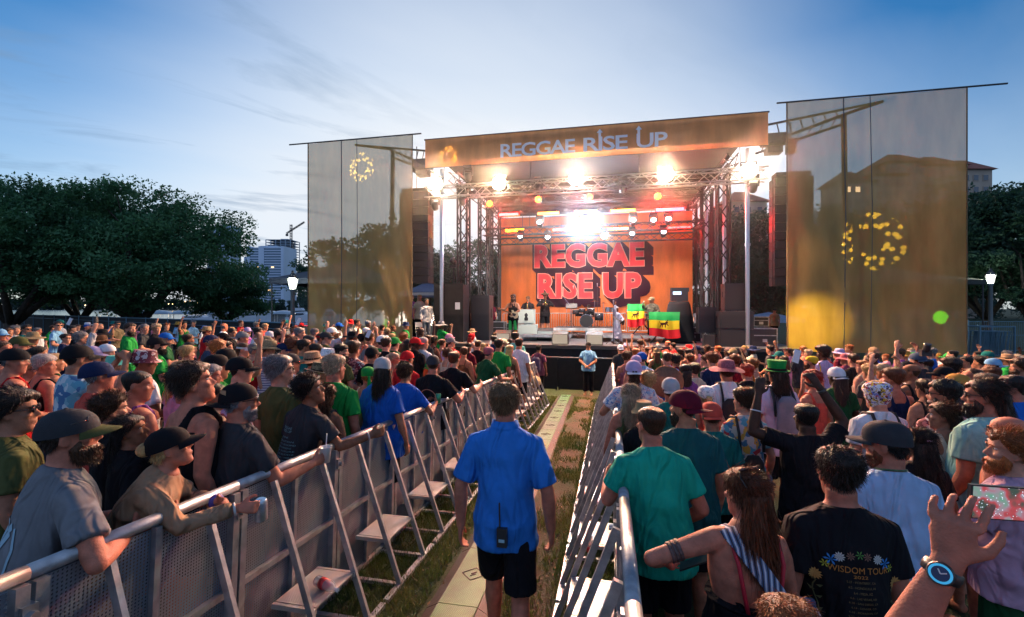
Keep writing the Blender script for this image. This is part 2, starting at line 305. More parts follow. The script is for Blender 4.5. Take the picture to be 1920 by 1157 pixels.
for k in range(15):
    yy = 1.95 + k * .9; xx = -1.13 - .022 * (yy - 3.2); rt = empty("cable_ramp", (xx, yy, -.0516 * yy), R(1.26)); rt.rotation_euler[0] = -math.atan(.0516)
    where = ["nearest the camera at the blue-shirted man's feet", "second along", "third along", "fourth along", "fifth along", "sixth along", "seventh along", "eighth along", "ninth along", "tenth along", "eleventh along", "twelfth along", "thirteenth along", "fourteenth along", "last one before the stage barrier"][k]
    tag(rt, ("pale yellow-green" if k % 3 else "darker green") + " lidded cable ramp section, " + where, "cable ramp", "cable ramp sections down the aisle")
    MB().prism([(-.155, .035), (-.155, .052), (.155, .052), (.155, .035)], -.447, .447).build("lid", M_lidA if k % 3 else M_lidB, rt)
    MB().prism([(-.25, 0), (-.16, .046), (-.16, 0)], -.447, .447).prism([(.16, 0), (.16, .046), (.25, 0)], -.447, .447).build("ramp", M_rubber, rt)
    e = MB(); p = [(-.05, -.05), (.05, -.05), (.05, .05), (-.05, .05)]
    for i in range(4):
        a_, b_ = p[i], p[(i + 1) % 4]; a_ = (a_[0] * 0 + (a_[0] - a_[1]), a_[0] + a_[1]); b_ = (b_[0] - b_[1], b_[0] + b_[1]); e.bar((a_[0], a_[1], .054), (b_[0], b_[1], .054), .006)
    e.bar((.02, .03, .054), (-.02, 0, .054), .007).bar((-.02, 0, .054), (.02, 0, .054), .007).bar((.02, 0, .054), (-.02, -.035, .054), .007)
    e.build("voltage_mark", M_rubber, rt)
# ---- crowd barriers
def perf_mat():
    m = mat("perforated_sheet", (.25, .29, .35), .45, .55, noise_s=3, noise_a=.15); t = m.node_tree; b = t.nodes["Principled BSDF"]; tcn = N(t, "ShaderNodeTexCoord")
    mp_ = N(t, "ShaderNodeMapping"); mp_.inputs['Scale'].default_value = (1, 62, 62); t.links.new(tcn.outputs['Object'], mp_.inputs[0])
    sx = N(t, "ShaderNodeSeparateXYZ"); t.links.new(mp_.outputs[0], sx.inputs[0]); d = []
    for i in (1, 2):
        f = N(t, "ShaderNodeMath", operation='FRACT'); t.links.new(sx.outputs[i], f.inputs[0]); s = N(t, "ShaderNodeMath", operation='SUBTRACT'); s.inputs[1].default_value = .5; t.links.new(f.outputs[0], s.inputs[0])
        q = N(t, "ShaderNodeMath", operation='MULTIPLY'); t.links.new(s.outputs[0], q.inputs[0]); t.links.new(s.outputs[0], q.inputs[1]); d.append(q)
    ad = N(t, "ShaderNodeMath", operation='ADD'); t.links.new(d[0].outputs[0], ad.inputs[0]); t.links.new(d[1].outputs[0], ad.inputs[1])
    gt = N(t, "ShaderNodeMath", operation='GREATER_THAN'); gt.inputs[1].default_value = .085; t.links.new(ad.outputs[0], gt.inputs[0])
    t.links.new(gt.outputs[0], b.inputs['Alpha']); return m
M_perf = perf_mat()
def make_barrier(side):
    """one metre long section along +y, its crowd face at x = 0; the braces go to +x*side"""
    r = empty("crowd_barrier"); s = side
    MB().cyl((0, 0, 1.2), (0, 1.0, 1.2), .030, 14).build("top_rail", M_alu, r, True)
    MB().box((0, .5, .60), (.003, .96, 1.12)).build("panel", M_perf, r)
    f = MB(); 
    for y in (.03, .97): f.bar((s * .02, y, 0), (s * .02, y, 1.17), .045)
    f.bar((s * .02, .5, .03), (s * .02, .5, 1.17), .03)
    for z in (.03, .62): f.bar((s * .022, .053, z), (s * .022, .947, z), .035)
    f.build("frame", M_alu, r)
    for y in (.26, .76):
        MB().bar((s * .045, y, 1.15), (s * .47, y, .03), .026, .040).build("brace", M_alu, r)
    b = MB().bar((s * .47, 0.02, .02), (s * .47, .98, .02), .045, .03).bar((s * .04, .26, .02), (s * .447, .26, .02), .04, .025).bar((s * .04, .76, .02), (s * .447, .76, .02), .04, .025)
    b.build("base_frame", M_alu, r)
    MB().box((s * .20, .52, .36), (.30, .42, .012)).bar((s * .045, .29, .35), (s * .36, .29, .35), .025, .03).bar((s * .045, .75, .35), (s * .36, .75, .35), .025, .03).build("step", M_tread, r)
    MB().box((s * .035, .985, 1.06), (.05, .05, .075)).cyl((s * .05, .985, 1.06), (s * .085, .985, 1.06), .018, 8).build("clamp", M_steel, r)
    return r
def tread_mat():
    m = mat("chequer_plate", (.55, .54, .53), .45, .6, noise_s=5, noise_a=.2); t = m.node_tree; b = t.nodes["Principled BSDF"]; tcn = N(t, "ShaderNodeTexCoord")
    mp_ = N(t, "ShaderNodeMapping"); mp_.inputs['Rotation'].default_value = (0, 0, R(45)); t.links.new(tcn.outputs['Object'], mp_.inputs[0])
    ch = N(t, "ShaderNodeTexBrick"); ch.inputs['Scale'].default_value = 26; ch.inputs['Mortar Size'].default_value = .05; t.links.new(mp_.outputs[0], ch.inputs[0])
    bp = N(t, "ShaderNodeBump"); bp.inputs['Strength'].default_value = .9; bp.inputs['Distance'].default_value = .004; t.links.new(ch.outputs['Fac'], bp.inputs['Height']); t.links.new(bp.outputs[0], b.inputs['Normal']); return m
M_tread = tread_mat()
ORD = "nearest,second,third,fourth,fifth,sixth,seventh,eighth,ninth,tenth,eleventh,twelfth,thirteenth,fourteenth".split(",")
XL, XR = -2.18, .08
for side, X0, nm, y0 in ((1, XL, "left", .25), (-1, XR, "right", .55)):
    pr = make_barrier(side)
    for k in range(13):
        o = pr if k == 0 else copy_tree(pr)
        yy = y0 + k * 1.0; o.location = (X0, yy, -.0516 * yy); o.rotation_euler = (-math.atan(.0516), 0, 0)
        tag(o, f"{ORD[k]} section from the camera of the aluminium barrier {'under the left crowd' if side > 0 else 'under the right crowd'}", "crowd barrier", "aluminium crowd barriers along the aisle")
# ---- dark screened fence on the water side
A0 = Vector((*at(0, 50), 0)); A1 = Vector((*at(552, 20.4), 0)); A0 = A0 + (A0 - A1) * .5
fr = empty("screened_fence", (A1.x, A1.y, -.8)); tag(fr, "long dark cloth-screened fence with a blue-grey top rail behind the left crowd", "fence")
dv = A0 - A1; L = dv.length; dn = dv.normalized(); M_screen = mat("windscreen", (.008, .010, .014), .85, noise_s=.8, noise_a=.4)
nrm = Vector((dn.y, -dn.x, 0))
MB().add([(0, 0, .02), dn * L + Vector((0, 0, .02)), dn * L + Vector((0, 0, 2.2)), (0, 0, 2.2), nrm * .02 + Vector((0, 0, .02)), nrm * .02 + dn * L + Vector((0, 0, .02)), nrm * .02 + dn * L + Vector((0, 0, 2.2)), nrm * .02 + Vector((0, 0, 2.2))], [(0, 1, 2, 3), (7, 6, 5, 4), (3, 2, 6, 7)]).build("cloth_screen", M_screen, fr)
M_bluesteel = mat("blue_grey_rail", (.10, .20, .28), .4, .5)
MB().cyl((0, 0, 2.23), dn * L + Vector((0, 0, 2.23)), .035, 8).cyl(Vector((0, 0, 1.95)) - nrm * .05, dn * L + Vector((0, 0, 1.95)) - nrm * .05, .015, 6).build("top_rail", M_bluesteel, fr)
for k in range(int(L / 3.2)): MB().cyl(dn * k * 3.2 + Vector((0, 0, 0)) - nrm * .06, dn * k * 3.2 + Vector((0, 0, 2.3)) - nrm * .06, .025, 6).build("post", M_bluesteel, fr)
# steel picket gate between the fence and the left scrim, px 545..600
def picket(name, a, b, z0, h, label, sp=.12, m=M_bluesteel):
    a = Vector((*a, 0)); b = Vector((*b, 0)); r = empty(name, (a.x, a.y, z0)); tag(r, label, "fence"); d = b - a; n = max(2, int(d.length / sp)); f = MB()
    for i in range(n + 1): f.cyl(d * i / n + Vector((0, 0, .08)), d * i / n + Vector((0, 0, h - .05)), .010, 5)
    f.build("pickets", m, r); MB().bar((0, 0, h), d + Vector((0, 0, h)), .04).bar((0, 0, .1), d + Vector((0, 0, .1)), .04).bar((0, 0, h * .55), d + Vector((0, 0, h * .55)), .03).build("rails", m, r)
    MB().bar((0, 0, 0), (0, 0, h + .1), .07).bar(d, d + Vector((0, 0, h + .1)), .07).build("posts", m, r); return r
picket("picket_gate", at(540, 21), at(640, 21), -.8, 2.25, "tall blue-grey steel picket gate beside the left scrim")
picket("picket_fence", at(1815, 30), at(1990, 30), -.8, 2.0, "low steel picket railing at the right edge behind the crowd")
# yellow notice on the fence px 440
p = at(450, 23.6); o = MB().box((p[0], p[1], .35), (.62, .02, .95), rz=math.atan2(dn.y, dn.x)).build("notice_board", mat("yellow_board", (.34, .33, .06), .7, noise_s=3, noise_a=.3)); tag(o, "faded yellow notice sheet hanging on the dark fence", "notice")
# ---- left oaks
for (px, d, h, rx, c0, sd, lab, tr, nlf) in ((22, 38, 13.6, 9.5, 1.7, 11, "broad dark live oak at the far left edge of the lawn", .5, 60000),
    (262, 41, 13.9, 8.9, 1.1, 5, "wide low-branching live oak in front of the harbour", .6, 70000),
    (150, 47, 14.2, 7.5, 1.4, 23, "live oak between the two wide oaks at left", .4, 34000),
    (425, 50, 7.6, 4.0, .6, 31, "smaller rounded oak closest to the distant white tower", .3, 22000)):
    p = at(px, d); tree(p[0], p[1], -.8, h, rx, rx * .8, c0, sd, lab, nlf, .15, LM_oak, "live oaks by the harbour", tr, 1.6, 150)
# ---- trees behind the stage and to the right
BT = [(655, 40, 9.0, 4.2, 2.5, 41, "feathery tree seen through the left scrim"), (735, 36, 9.6, 3.4, 2, 42, "taller thin tree beside the left speaker stack"),
      (800, 38, 7.8, 4.0, 1.5, 43, "bushy tree between the speaker stack and the stage columns"), (880, 42, 9.2, 4.0, 1.6, 44, "dark tree behind the left stage columns"),
      (985, 46, 8.5, 4.5, 1.5, 45, "tree behind the left end of the stage backdrop"), (1210, 44, 10, 5, 1.5, 46, "tree behind the right end of the stage backdrop"),
      (1345, 40, 11.5, 4.6, 1.6, 47, "tall dark tree behind the right stage columns"), (1440, 34, 10.0, 4.0, 1.5, 48, "dark tree behind the right speaker stack"),
      (1550, 36, 10.5, 4.4, 1.5, 49, "dark tree behind the left part of the right scrim"), (1660, 38, 11.2, 4.6, 1.5, 50, "dark tree in the middle behind the right scrim"),
      (1760, 37, 12.4, 4.6, 1.5, 51, "dark tree behind the right edge of the right scrim"), (1850, 33, 12.0, 4.0, 1.6, 52, "dark tree behind the right lamp post"),
      (1935, 30, 11.6, 3.6, 1.8, 53, "dark tree cut by the right edge of the view")]
for (px, d, h, rx, c0, sd, lab) in BT:
    p = at(px, d); tree(p[0], p[1], -.8, h, rx, rx, c0, sd, lab, 26000 if px > 1300 else 11000, .13, LM_dark, "trees behind the stage", .25, 2.2, 80)
# ---- far shore
def far_wood(px0, px1, d0, d1, hmin, hmax, label, n=26000, seed=1, z0=-1.6):
    rg = np.random.default_rng(seed); u = rg.uniform(0, 1, n); c = 40; cx = rg.uniform(0, 1, c * 4); ch = rg.uniform(hmin, hmax, c * 4)
    k = rg.integers(0, c * 4, n); uu = np.clip(cx[k] + rg.normal(0, .006, n), 0, 1); hh = ch[k] * (1 - (rg.uniform(0, 1, n)) ** 3); px = px0 + uu * (px1 - px0); d = d0 + (d1 - d0) * rg.uniform(0, 1, n)
    xr = (px - 960) / 853 * d; P = np.c_[F_[0] * d + R_[0] * xr, F_[1] * d + R_[1] * xr, z0 + hh]
    o = link(bpy.data.objects.new("treeline", leaf_mesh("treeline", P, d0 * .004, LM_far, rg))); tag(o, label, "woods", kind="stuff")
far_wood(-120, 1000, 640, 700, 6, 17, "dark distant wooded shore across the water", 30000, 2)
far_wood(560, 1990, 100, 150, 3, 8, "dark belt of park trees far behind the stage", 30000, 9, -.8)
far_wood(400, 640, 230, 250, 3, 7.5, "dark tree belt behind the moored yachts", 9000, 3)
# ---- city towers
M_conc = mat("tower_concrete", (.30, .38, .46), .8, noise_s=.02, noise_a=.15); M_tower = mat("tower_white", (.50, .60, .72), .7, noise_s=.03, noise_a=.1); M_tglass = mat("tower_glass", (.08, .16, .24), .2, 0, .8)
M_lit = mat("lit_window", (.6, .4, .2), .5, emit=(1, .62, .30), es=1.6); M_red = mat("terracotta", (.30, .11, .07), .8, noise_s=2, noise_a=.2)
def tower(px, d, wpx, ytop, label, nfl, ncol, mt, frame_only=False, rz=R(12), lit=6, seed=1, depthf=.8):
    p = at(px, d); z1 = zat(ytop, d); w = wpx * d / 853; dp = w * depthf; rt = empty("apartment_tower", (p[0], p[1], -1), rz); tag(rt, label, "building"); H = z1 + 1; fh = H / nfl; r_ = random.Random(seed)
    if frame_only:
        b = MB()
        for k in range(nfl + 1): b.box((0, 0, k * fh), (w, dp, .5))
        for i in range(ncol + 1):
            for j in range(3): b.bar((-w / 2 + w * i / ncol * .98 + .3, -dp / 2 + dp * j / 2 * .96 + .4, 0), (-w / 2 + w * i / ncol * .98 + .3, -dp / 2 + dp * j / 2 * .96 + .4, H), .9)
        b.build("concrete_frame", mt, rt); MB().box((w * .15, 0, H / 2), (w * .3, dp * .5, H + 4)).build("core", mt, rt); MB().bar((w * .56, -dp * .5, 0), (w * .56, -dp * .5, H * .95), 1.2).bar((w * .62, -dp * .5, 0), (w * .62, -dp * .5, H * .95), 1.2).build("hoist_mast", M_dtruss, rt)
        return rt
    MB().box((0, 0, H / 2), (w * .96, dp * .96, H)).build("glass_wall", M_tglass, rt); s = MB()
    for k in range(nfl + 1): s.box((0, 0, k * fh), (w, dp, fh * .34))
    s.build("balcony_slabs", mt, rt); v = MB()
    for xx, ww in ((-w * .5, w * .08), (-w * .12, w * .16), (w * .5, w * .08)): v.box((xx, 0, H / 2 + 1), (ww, dp * 1.01, H + 2))
    v.build("wall", mt, rt); MB().box((0, 0, H + 1.5), (w * .5, dp * .5, 4)).build("roof_plant", mt, rt)
    for _ in range(lit):
        MB().box((r_.uniform(-.4, .4) * w, -dp * .49, (r_.randint(1, nfl - 1) + .5) * fh), (w / ncol * .6, .3, fh * .5)).build("window", M_lit, rt)
    return rt
tower(511, 560, 62, 468, "pale blue-white residential tower across the harbour", 24, 8, M_tower, lit=4)
tower(484, 575, 34, 486, "lower pale wing joined left of the white tower", 20, 4, M_tower, lit=2, seed=2)
tower(531, 640, 46, 452, "unfinished concrete tower frame with a crane above it", 26, 5, M_conc, True)
tower(421, 620, 40, 428, "pale tower with a reddish roof showing behind the oaks", 30, 5, M_tower, seed=4, lit=2)
d = 640; p = at(546, d); cz1 = zat(421, d); cr_ = empty("tower_crane", (p[0], p[1], 0)); tag(cr_, "thin tower crane on top of the unfinished tower", "crane"); k = d / 853
def lattice(b, a, c, w, n, r=.05):
    a = Vector(a); c = Vector(c); dd, p1, q1 = frame_of(c - a); cs = [(p1 * sx + q1 * sy) * w / 2 for sx, sy in ((-1, -1), (1, -1), (1, 1), (-1, 1))]
    for o_ in cs: b.tube([a + o_, c + o_], r, 5)
    for i in range(n):
        u = a.lerp(c, i / n); v_ = a.lerp(c, (i + 1) / n)
        for j in range(4): b.tube([u + cs[j], v_ + cs[(j + 1) % 4]] if i % 2 else [v_ + cs[j], u + cs[(j + 1) % 4]], r * .55, 4)
    return b
lattice(MB(), (0, 0, zat(470, d)), (0, 0, cz1), 3 * k, 10, .35).build("mast", M_dtruss, cr_)
lattice(MB(), (-12 * k * .978, 12 * k * .2, zat(437, d)), (34 * k * .978, -34 * k * .2, zat(419, d)), 2 * k, 14, .3).build("jib", M_dtruss, cr_)
MB().box((-11 * k, 2, zat(440, d)), (4 * k, 2, 4 * k)).build("counterweight", M_dtruss, cr_)
# ---- yachts and dock canopies
M_yacht = mat("gelcoat", (.62, .66, .72), .35, noise_s=.4, noise_a=.06)
def yacht(px, d, wpx, hpx, label, rz=0):
    p = at(px, d); k = d / 853; w = wpx * k; h = hpx * k; r = empty("motor_yacht", (p[0], p[1], -1.6), R(YAW) + rz); tag(r, label, "yacht", "yachts moored in the harbour"); H = h * 1.0
    b = MB(); n = 12; V = []; 
    for zz, sc in ((-.3, .8), (H * .45, 1.0)):
        for i in range(n):
            t = i / (n - 1); x = -w / 2 + w * t; wy = w * .13 * (1 - max(0, (t - .45) / .55) ** 2) * sc + .02; V += [(x * (.94 + .06 * sc), -wy, zz + t * .25 * H * (zz > 0)), (x * (.94 + .06 * sc), wy, zz + t * .25 * H * (zz > 0))]
    Fq = []
    for i in range(n - 1): a = 2 * i; Fq += [(a, a + 2, a + 2 + 2 * n, a + 2 * n), (a + 1, a + 1 + 2 * n, a + 3 + 2 * n, a + 3), (a + 2 * n, a + 2 + 2 * n, a + 3 + 2 * n, a + 1 + 2 * n)]
    Fq += [(0, 2 * n, 2 * n + 1, 1)]; b.add(V, Fq).build("hull", M_yacht, r, False)
    MB().prism([(-w * .36, H * .45), (-w * .33, H * .75), (w * .12, H * .78), (w * .24, H * .55)], -w * .09, w * .09).build("cabin", M_yacht, r)
    MB().prism([(-w * .30, H * .56), (-w * .29, H * .68), (w * .10, H * .70), (w * .15, H * .58)], -w * .092, w * .092).build("window_band", M_glass, r)
    MB().prism([(-w * .26, H * .82), (-w * .24, H * .98), (w * .02, H * .98), (w * .08, H * .84)], -w * .07, w * .07).bar((-w * .1, 0, H), (-w * .13, 0, H * 1.25), .08).bar((-w * .16, 0, H * 1.1), (-w * .08, 0, H * 1.1), .08).build("flybridge", M_yacht, r)
    MB().tube([(-w * .1, -w * .1, H * .62), (w * .2, -w * .1, H * .74), (w * .49, 0, H * .86)], .03, 5).build("guard_rail", M_steel, r)
yacht(372, 95, 75, 24, "low white yacht moored nearest the big oak"); yacht(468, 90, 72, 34, "tall boxy white yacht beside the street lamp", R(20)); yacht(566, 92, 58, 34, "white yacht half hidden by the left scrim", R(-8)); yacht(622, 96, 40, 30, "white yacht seen through the left scrim", R(6))
for i, px in enumerate((262, 302, 343, 383, 424, 465, 503, 532)):
    p = at(px, 60); r = empty("dock_canopy", (p[0], p[1], 0), R(YAW)); tag(r, ORD[i].replace("nearest", "leftmost") + (" of" if i == 0 else " from the left of") + " the low white domed dock canopies behind the fence", "canopy", "white dock canopies")
    MB().lathe([(1.45, 1.22), (1.42, 1.30), (1.15, 1.52), (.7, 1.66), (.2, 1.72), (.01, 1.73)], n=14).build("dome", M_yacht, r, True)
    MB().cyl((-1.2, 0, -1.2), (-1.2, 0, 1.25), .04, 5).cyl((1.2, 0, -1.2), (1.2, 0, 1.25), .04, 5).build("legs", M_steel, r)
# distant shore lamps
rr = random.Random(5)
for i in range(26):
    px = 140 + 15.6 * i + rr.uniform(-5, 5); dd = rr.uniform(240, 600); p = at(px, dd); r = empty("shore_lamp", (p[0], p[1], -1.4)); tag(r, "tiny warm lamp on the far shore, " + f"{['first', 'second', 'third', 'fourth', 'fifth', 'sixth', 'seventh', 'eighth', 'ninth', 'tenth', 'eleventh', 'twelfth', 'thirteenth', 'fourteenth', 'fifteenth', 'sixteenth', 'seventeenth', 'eighteenth', 'nineteenth', 'twentieth', 'twenty-first', 'twenty-second', 'twenty-third', 'twenty-fourth', 'twenty-fifth', 'twenty-sixth'][i]} from the left", "lamp", "lamps on the far shore")
    hz = zat(rr.uniform(563, 574), dd) + 1.4; MB().cyl((0, 0, 0), (0, 0, hz), .12, 5).build("post", M_dtruss, r); MB().lathe([(.05, hz), (dd * .0009, hz + dd * .0008), (.05, hz + dd * .0016)], n=6).build("globe", mat("warm_glow", (1, .7, .4), emit=(1, .6, .25), es=9), r)
# ---- street lamps
M_lampglow = mat("lamp_globe", (1, 1, .9), .3, emit=(.93, 1, .82), es=40)
def street_lamp(px, d, ytop, label, col, power):
    p = at(px, d); z1 = zat(ytop, d) + .8; r = empty("street_lamp", (p[0], p[1], -.8)); tag(r, label, "lamp")
    MB().lathe([(.20, 0), (.20, .25), (.13, .4), (.11, .6), (.095, z1 - 1.05), (.13, z1 - 1.0), (.14, z1 - .92)], n=12).build("post", mat("lamp_post_grey", (.16, .19, .20), .5), r, True)
    MB().lathe([(.10, z1 - .88), (.17, z1 - .50), (.16, z1 - .40), (.10, z1 - .30)], n=10).build("globe", M_lampglow, r, True)
    MB().lathe([(.22, z1 - .39), (.20, z1 - .30), (.10, z1 - .18), (.05, z1 - .08), (.07, z1 - .04), (.01, z1)], n=12).build("cap", M_dtruss, r, True)
    c = MB()
    for k in range(6): a = k * math.pi / 3; c.bar((math.cos(a) * .14, math.sin(a) * .14, z1 - .92), (math.cos(a) * .26, math.sin(a) * .26, z1 - .39), .02)
    c.build("cage", M_dtruss, r)
    l = bpy.data.lights.new("lamp_light", 'POINT'); l.energy = power; l.color = col; l.shadow_soft_size = .2; lo = bpy.data.objects.new("lamp_light", l); link(lo, r); lo.location = (0, 0, z1 - 1.15 if False else z1 - .2)
street_lamp(1857, 27, 503, "lit lantern street lamp right of the scrims against dark trees", (.9, 1, .75), 260)
street_lamp(549, 22, 507, "lit lantern street lamp left of the left scrim", (.85, 1, .9), 200)
# ---- terracotta roofed building at right
def villa():
    d = 120; M_st = mat("cream_stucco", (.36, .30, .24), .85, noise_s=.3, noise_a=.1); k = d / 853; r = empty("apartment_building", (*at(1660, d), -.8), R(YAW)); tag(r, "large cream apartment block with terracotta hip roofs behind the right scrim", "building")
    def X(px): return (px - 1660) * k
    blocks = [(1365, 1440, 352, 9), (1575, 1640, 314, 8), (1632, 1700, 302, 9), (1664, 1745, 278, 10), (1728, 1812, 284, 9), (1796, 1862, 292, 8)]
    w = MB()
    for a, b, yt, dp in blocks: w.box(((X(a) + X(b)) / 2, dp / 2, (zat(yt + 26, d) + .8) / 2), ((X(b) - X(a)) * .94, dp, zat(yt + 26, d) + .8))
    w.build("wall", M_st, r)
    for a, b, yt, dp in blocks:
        z0 = zat(yt + 26, d) + .8 + .02; z1 = zat(yt, d) + .8; x0, x1 = X(a) - .6, X(b) + .6; xm = (x1 - x0) * .38
        MB().add([(x0, -.8, z0), (x1, -.8, z0), (x1, dp + .8, z0), (x0, dp + .8, z0), (x0 + xm, dp / 2, z1), (x1 - xm, dp / 2, z1)], [(3, 2, 1, 0), (0, 1, 5, 4), (1, 2, 5), (2, 3, 4, 5), (3, 0, 4)]).build("roof", M_red, r)
        for i in range(3):
            for j in range(7):
                xx = x0 + 1.4 + (x1 - x0 - 2.8) * (i + .5) / 3; zz = z0 - 2.2 - j * 3.1
                if zz < 3: continue
                lit = (a == 1575 and j == 0 and i < 2) or (a == 1690 and j == 1 and i == 2)
                f = MB().box((xx, -.05, zz), (1.5, .16, 1.7)).build("window", M_st, r); MB().box((xx, -.15, zz), (1.2, .06, 1.4)).build("pane", M_lit if lit else M_glass, f)
villa()
# ================================================================ STAGE
DZ = .75; GZ = -.8
def text_mesh(txt, size, bold=0.0, align='CENTER', shear=0, spacing=1.0, extrude=0.0):
    cu = bpy.data.curves.new("t", 'FONT'); cu.body = txt; cu.size = size; cu.align_x = align; cu.offset = bold; cu.extrude = extrude; cu.space_character = spacing; cu.shear = shear; cu.resolution_u = 3
    o = bpy.data.objects.new("t", cu); C.objects.link(o); dg = bpy.context.evaluated_depsgraph_get(); me = bpy.data.meshes.new_from_object(o.evaluated_get(dg)); bpy.data.objects.remove(o); bpy.data.curves.remove(cu)
    return me
def place_text(name, txt, size, M, mt, parent, **kw):
    me = text_mesh(txt, size, **kw); me.transform(M); me.materials.clear(); me.materials.append(mt); o = bpy.data.objects.new(name, me); return link(o, parent)
UP = Matrix.Rotation(R(90), 4, 'X')      # text in the xz plane, facing -y
def box_truss(b, a, c, w=.3, r=.025, step=.55): return lattice(b, a, c, w, max(2, int((Vector(c) - Vector(a)).length / step)), r)
stg = empty("stage", (0, 16.8, GZ)); tag(stg, "large black mobile festival stage with its dark roof and grey deck", "stage")
def sp(b, name, m, sm=False, ang=None): o = b.build(name, m, stg, sm); o.matrix_parent_inverse = Matrix.Translation((0, -16.8, -GZ)); return o
M_deck = mat("deck_ply", (.075, .078, .085), .45, noise_s=1.3, noise_a=.3)
d = MB().box((-1.3, 20.9, DZ - .06), (15.4, 8.2, .12)); sp(d, "deck", M_deck)
k = MB().box((-1.3, 16.86, DZ - .85), (15.3, .04, 1.42)).box((-8.94, 20.9, DZ - .8), (.04, 8, 1.5)).box((6.34, 20.9, DZ - .8), (.04, 8, 1.5)); sp(k, "skirt", M_cloth_black)
sp(MB().box((-1.3, 16.80, DZ - .05), (15.4, .03, .10)).box((-1.3, 16.81, DZ - .5), (15.4, .03, .05)), "deck_edge", M_dtruss)
M_roofcloth = mat("roof_cloth", (.004, .004, .005), .95, noise_s=.8, noise_a=.4)
rf = MB(); rf.add([(-7.1, 17.2, 8.75), (5.15, 17.2, 8.75), (5.0, 27, 8.5), (-6.95, 27, 8.5), (-6.3, 17.2, 7.75), (4.4, 17.2, 7.75), (4.4, 27, 7.7), (-6.3, 27, 7.7)], [(0, 1, 2, 3), (7, 6, 5, 4), (1, 5, 6, 2), (2, 6, 7, 3), (3, 7, 4, 0)])
sp(rf, "roof", M_roofcloth)
rf2 = MB()
for y in (19.5, 22.2, 24.9): box_truss(rf2, (-6.2, y, 7.45), (4.3, y, 7.45), .35, .03)
for x in (-6.2, 4.3): box_truss(rf2, (x, 17.5, 7.45), (x, 26.6, 7.45), .35, .03)
sp(rf2, "roof_beams", M_black)
M_pole = mat("pole_metal", (.55, .55, .58), .3, .8)
for x in (-6.6, 4.72):
    for y in (17.3, 20.6, 24.2):
        b = MB().cyl((x, y, DZ), (x, y, 7.7), .075, 12).cyl((x, y, DZ), (x, y, DZ + .06), .16, 12).cyl((x, y, 4.3), (x, y, 4.38), .10, 12); sp(b, "column", M_pole, False)
M_tower_black = mat("tower_black", (.015, .015, .016), .7)
for x, y in ((-6.2, 18.9), (-6.05, 21.6), (-5.9, 23.4), (4.35, 19.2), (4.3, 22.0), (4.2, 25.2)):
    b = MB(); box_truss(b, (x, y, DZ), (x, y, 7.5), .42, .045, .6); sp(b, "tower", M_tower_black)
# roof overhang trusses beside the banner
# ---- front lighting truss
def hung(name, label, cat, loc, group=None): return tag(empty(name, loc), label, cat, group)
t = hung("lighting_truss", "long silver front lighting truss under the stage banner carrying the blinders", "truss", (-.95, 17.05, 6.7))
b = MB(); box_truss(b, (-6.2, 0, 0), (6.2, 0, 0), .42, .030, .45); b.build("lattice", M_truss, t)
b = MB()
for x in (-5.5, -2, 2, 5.4): MB().cyl((x, 0, .2), (x, .2, 1.2), .012, 6).build("hoist_chain", M_black, t)
t = hung("lighting_truss", "dark middle lighting truss above the drummer with red light bars", "truss", (-1, 21.0, 5.72)); b = MB(); box_truss(b, (-4.9, 0, 0), (5.0, 0, 0), .32, .025, .4); b.build("lattice", M_dtruss, t); [MB().cyl((x, 0, .15), (x, 0, 1.9), .012, 5).build("hoist_chain", M_black, t) for x in (-3, 3)]
t = hung("lighting_truss", "dark rear lighting truss directly in front of the backdrop", "truss", (-1, 23.0, 5.55)); b = MB(); box_truss(b, (-4.9, 0, 0), (5.0, 0, 0), .32, .025, .4); b.build("lattice", M_dtruss, t); [MB().cyl((x, 0, .15), (x, 0, 2), .012, 5).build("hoist_chain", M_black, t) for x in (-3, 3)]
# ---- stage lamps
def em(name, c, s): return mat(name, c, .4, emit=c, es=s)
def spot(parent, col, e, size=150, blend=.6, rad=.12, rot=(0, 0, 0), loc=(0, 0, 0)):
    l = bpy.data.lights.new("beam", 'SPOT'); l.energy = e; l.color = col; l.spot_size = R(size); l.spot_blend = blend; l.shadow_soft_size = rad; o = bpy.data.objects.new("beam", l); link(o, parent); o.location = loc; o.rotation_euler = rot; return o
M_blind = em("blinder_glow", (1, .80, .52), 95)
BLX = [(818, 345), (935, 343), (1080, 333), (1248, 327), (1405, 319)]; BLN = ["leftmost blinder at the end of the front truss", "second blinder from the left on the front truss", "middle blinder on the front truss", "second blinder from the right on the front truss", "rightmost blinder at the end of the front truss"]
for (px, py), nm in zip(BLX, BLN):
    p = on(px, py, 16.75); r = hung("blinder_lamp", "glaring warm " + nm, "stage light", p, "warm blinders on the front truss")
    MB().box((0, .10, 0), (.46, .14, .46)).build("housing", M_black, r); MB().bar((-.25, .1, 0), (-.25, .1, .3), .03).bar((.25, .1, 0), (.25, .1, .3), .03).bar((-.25, .1, .3), (.25, .1, .3), .03).build("yoke", M_black, r)
    MB().lathe([(.25, 0), (.245, .03), (.15, .07), (.01, .085)], n=24, M=Matrix.Rotation(R(90), 4, 'X'), c=(0, .03, 0)).build("lens", M_blind, r, True)
    o = spot(r, (1, .62, .36), BLIND_E, 150, .3, .22, (R(-58), 0, 0), (0, -.10, 0))
M_redp = em("red_lens", (1, .09, .008), 16)
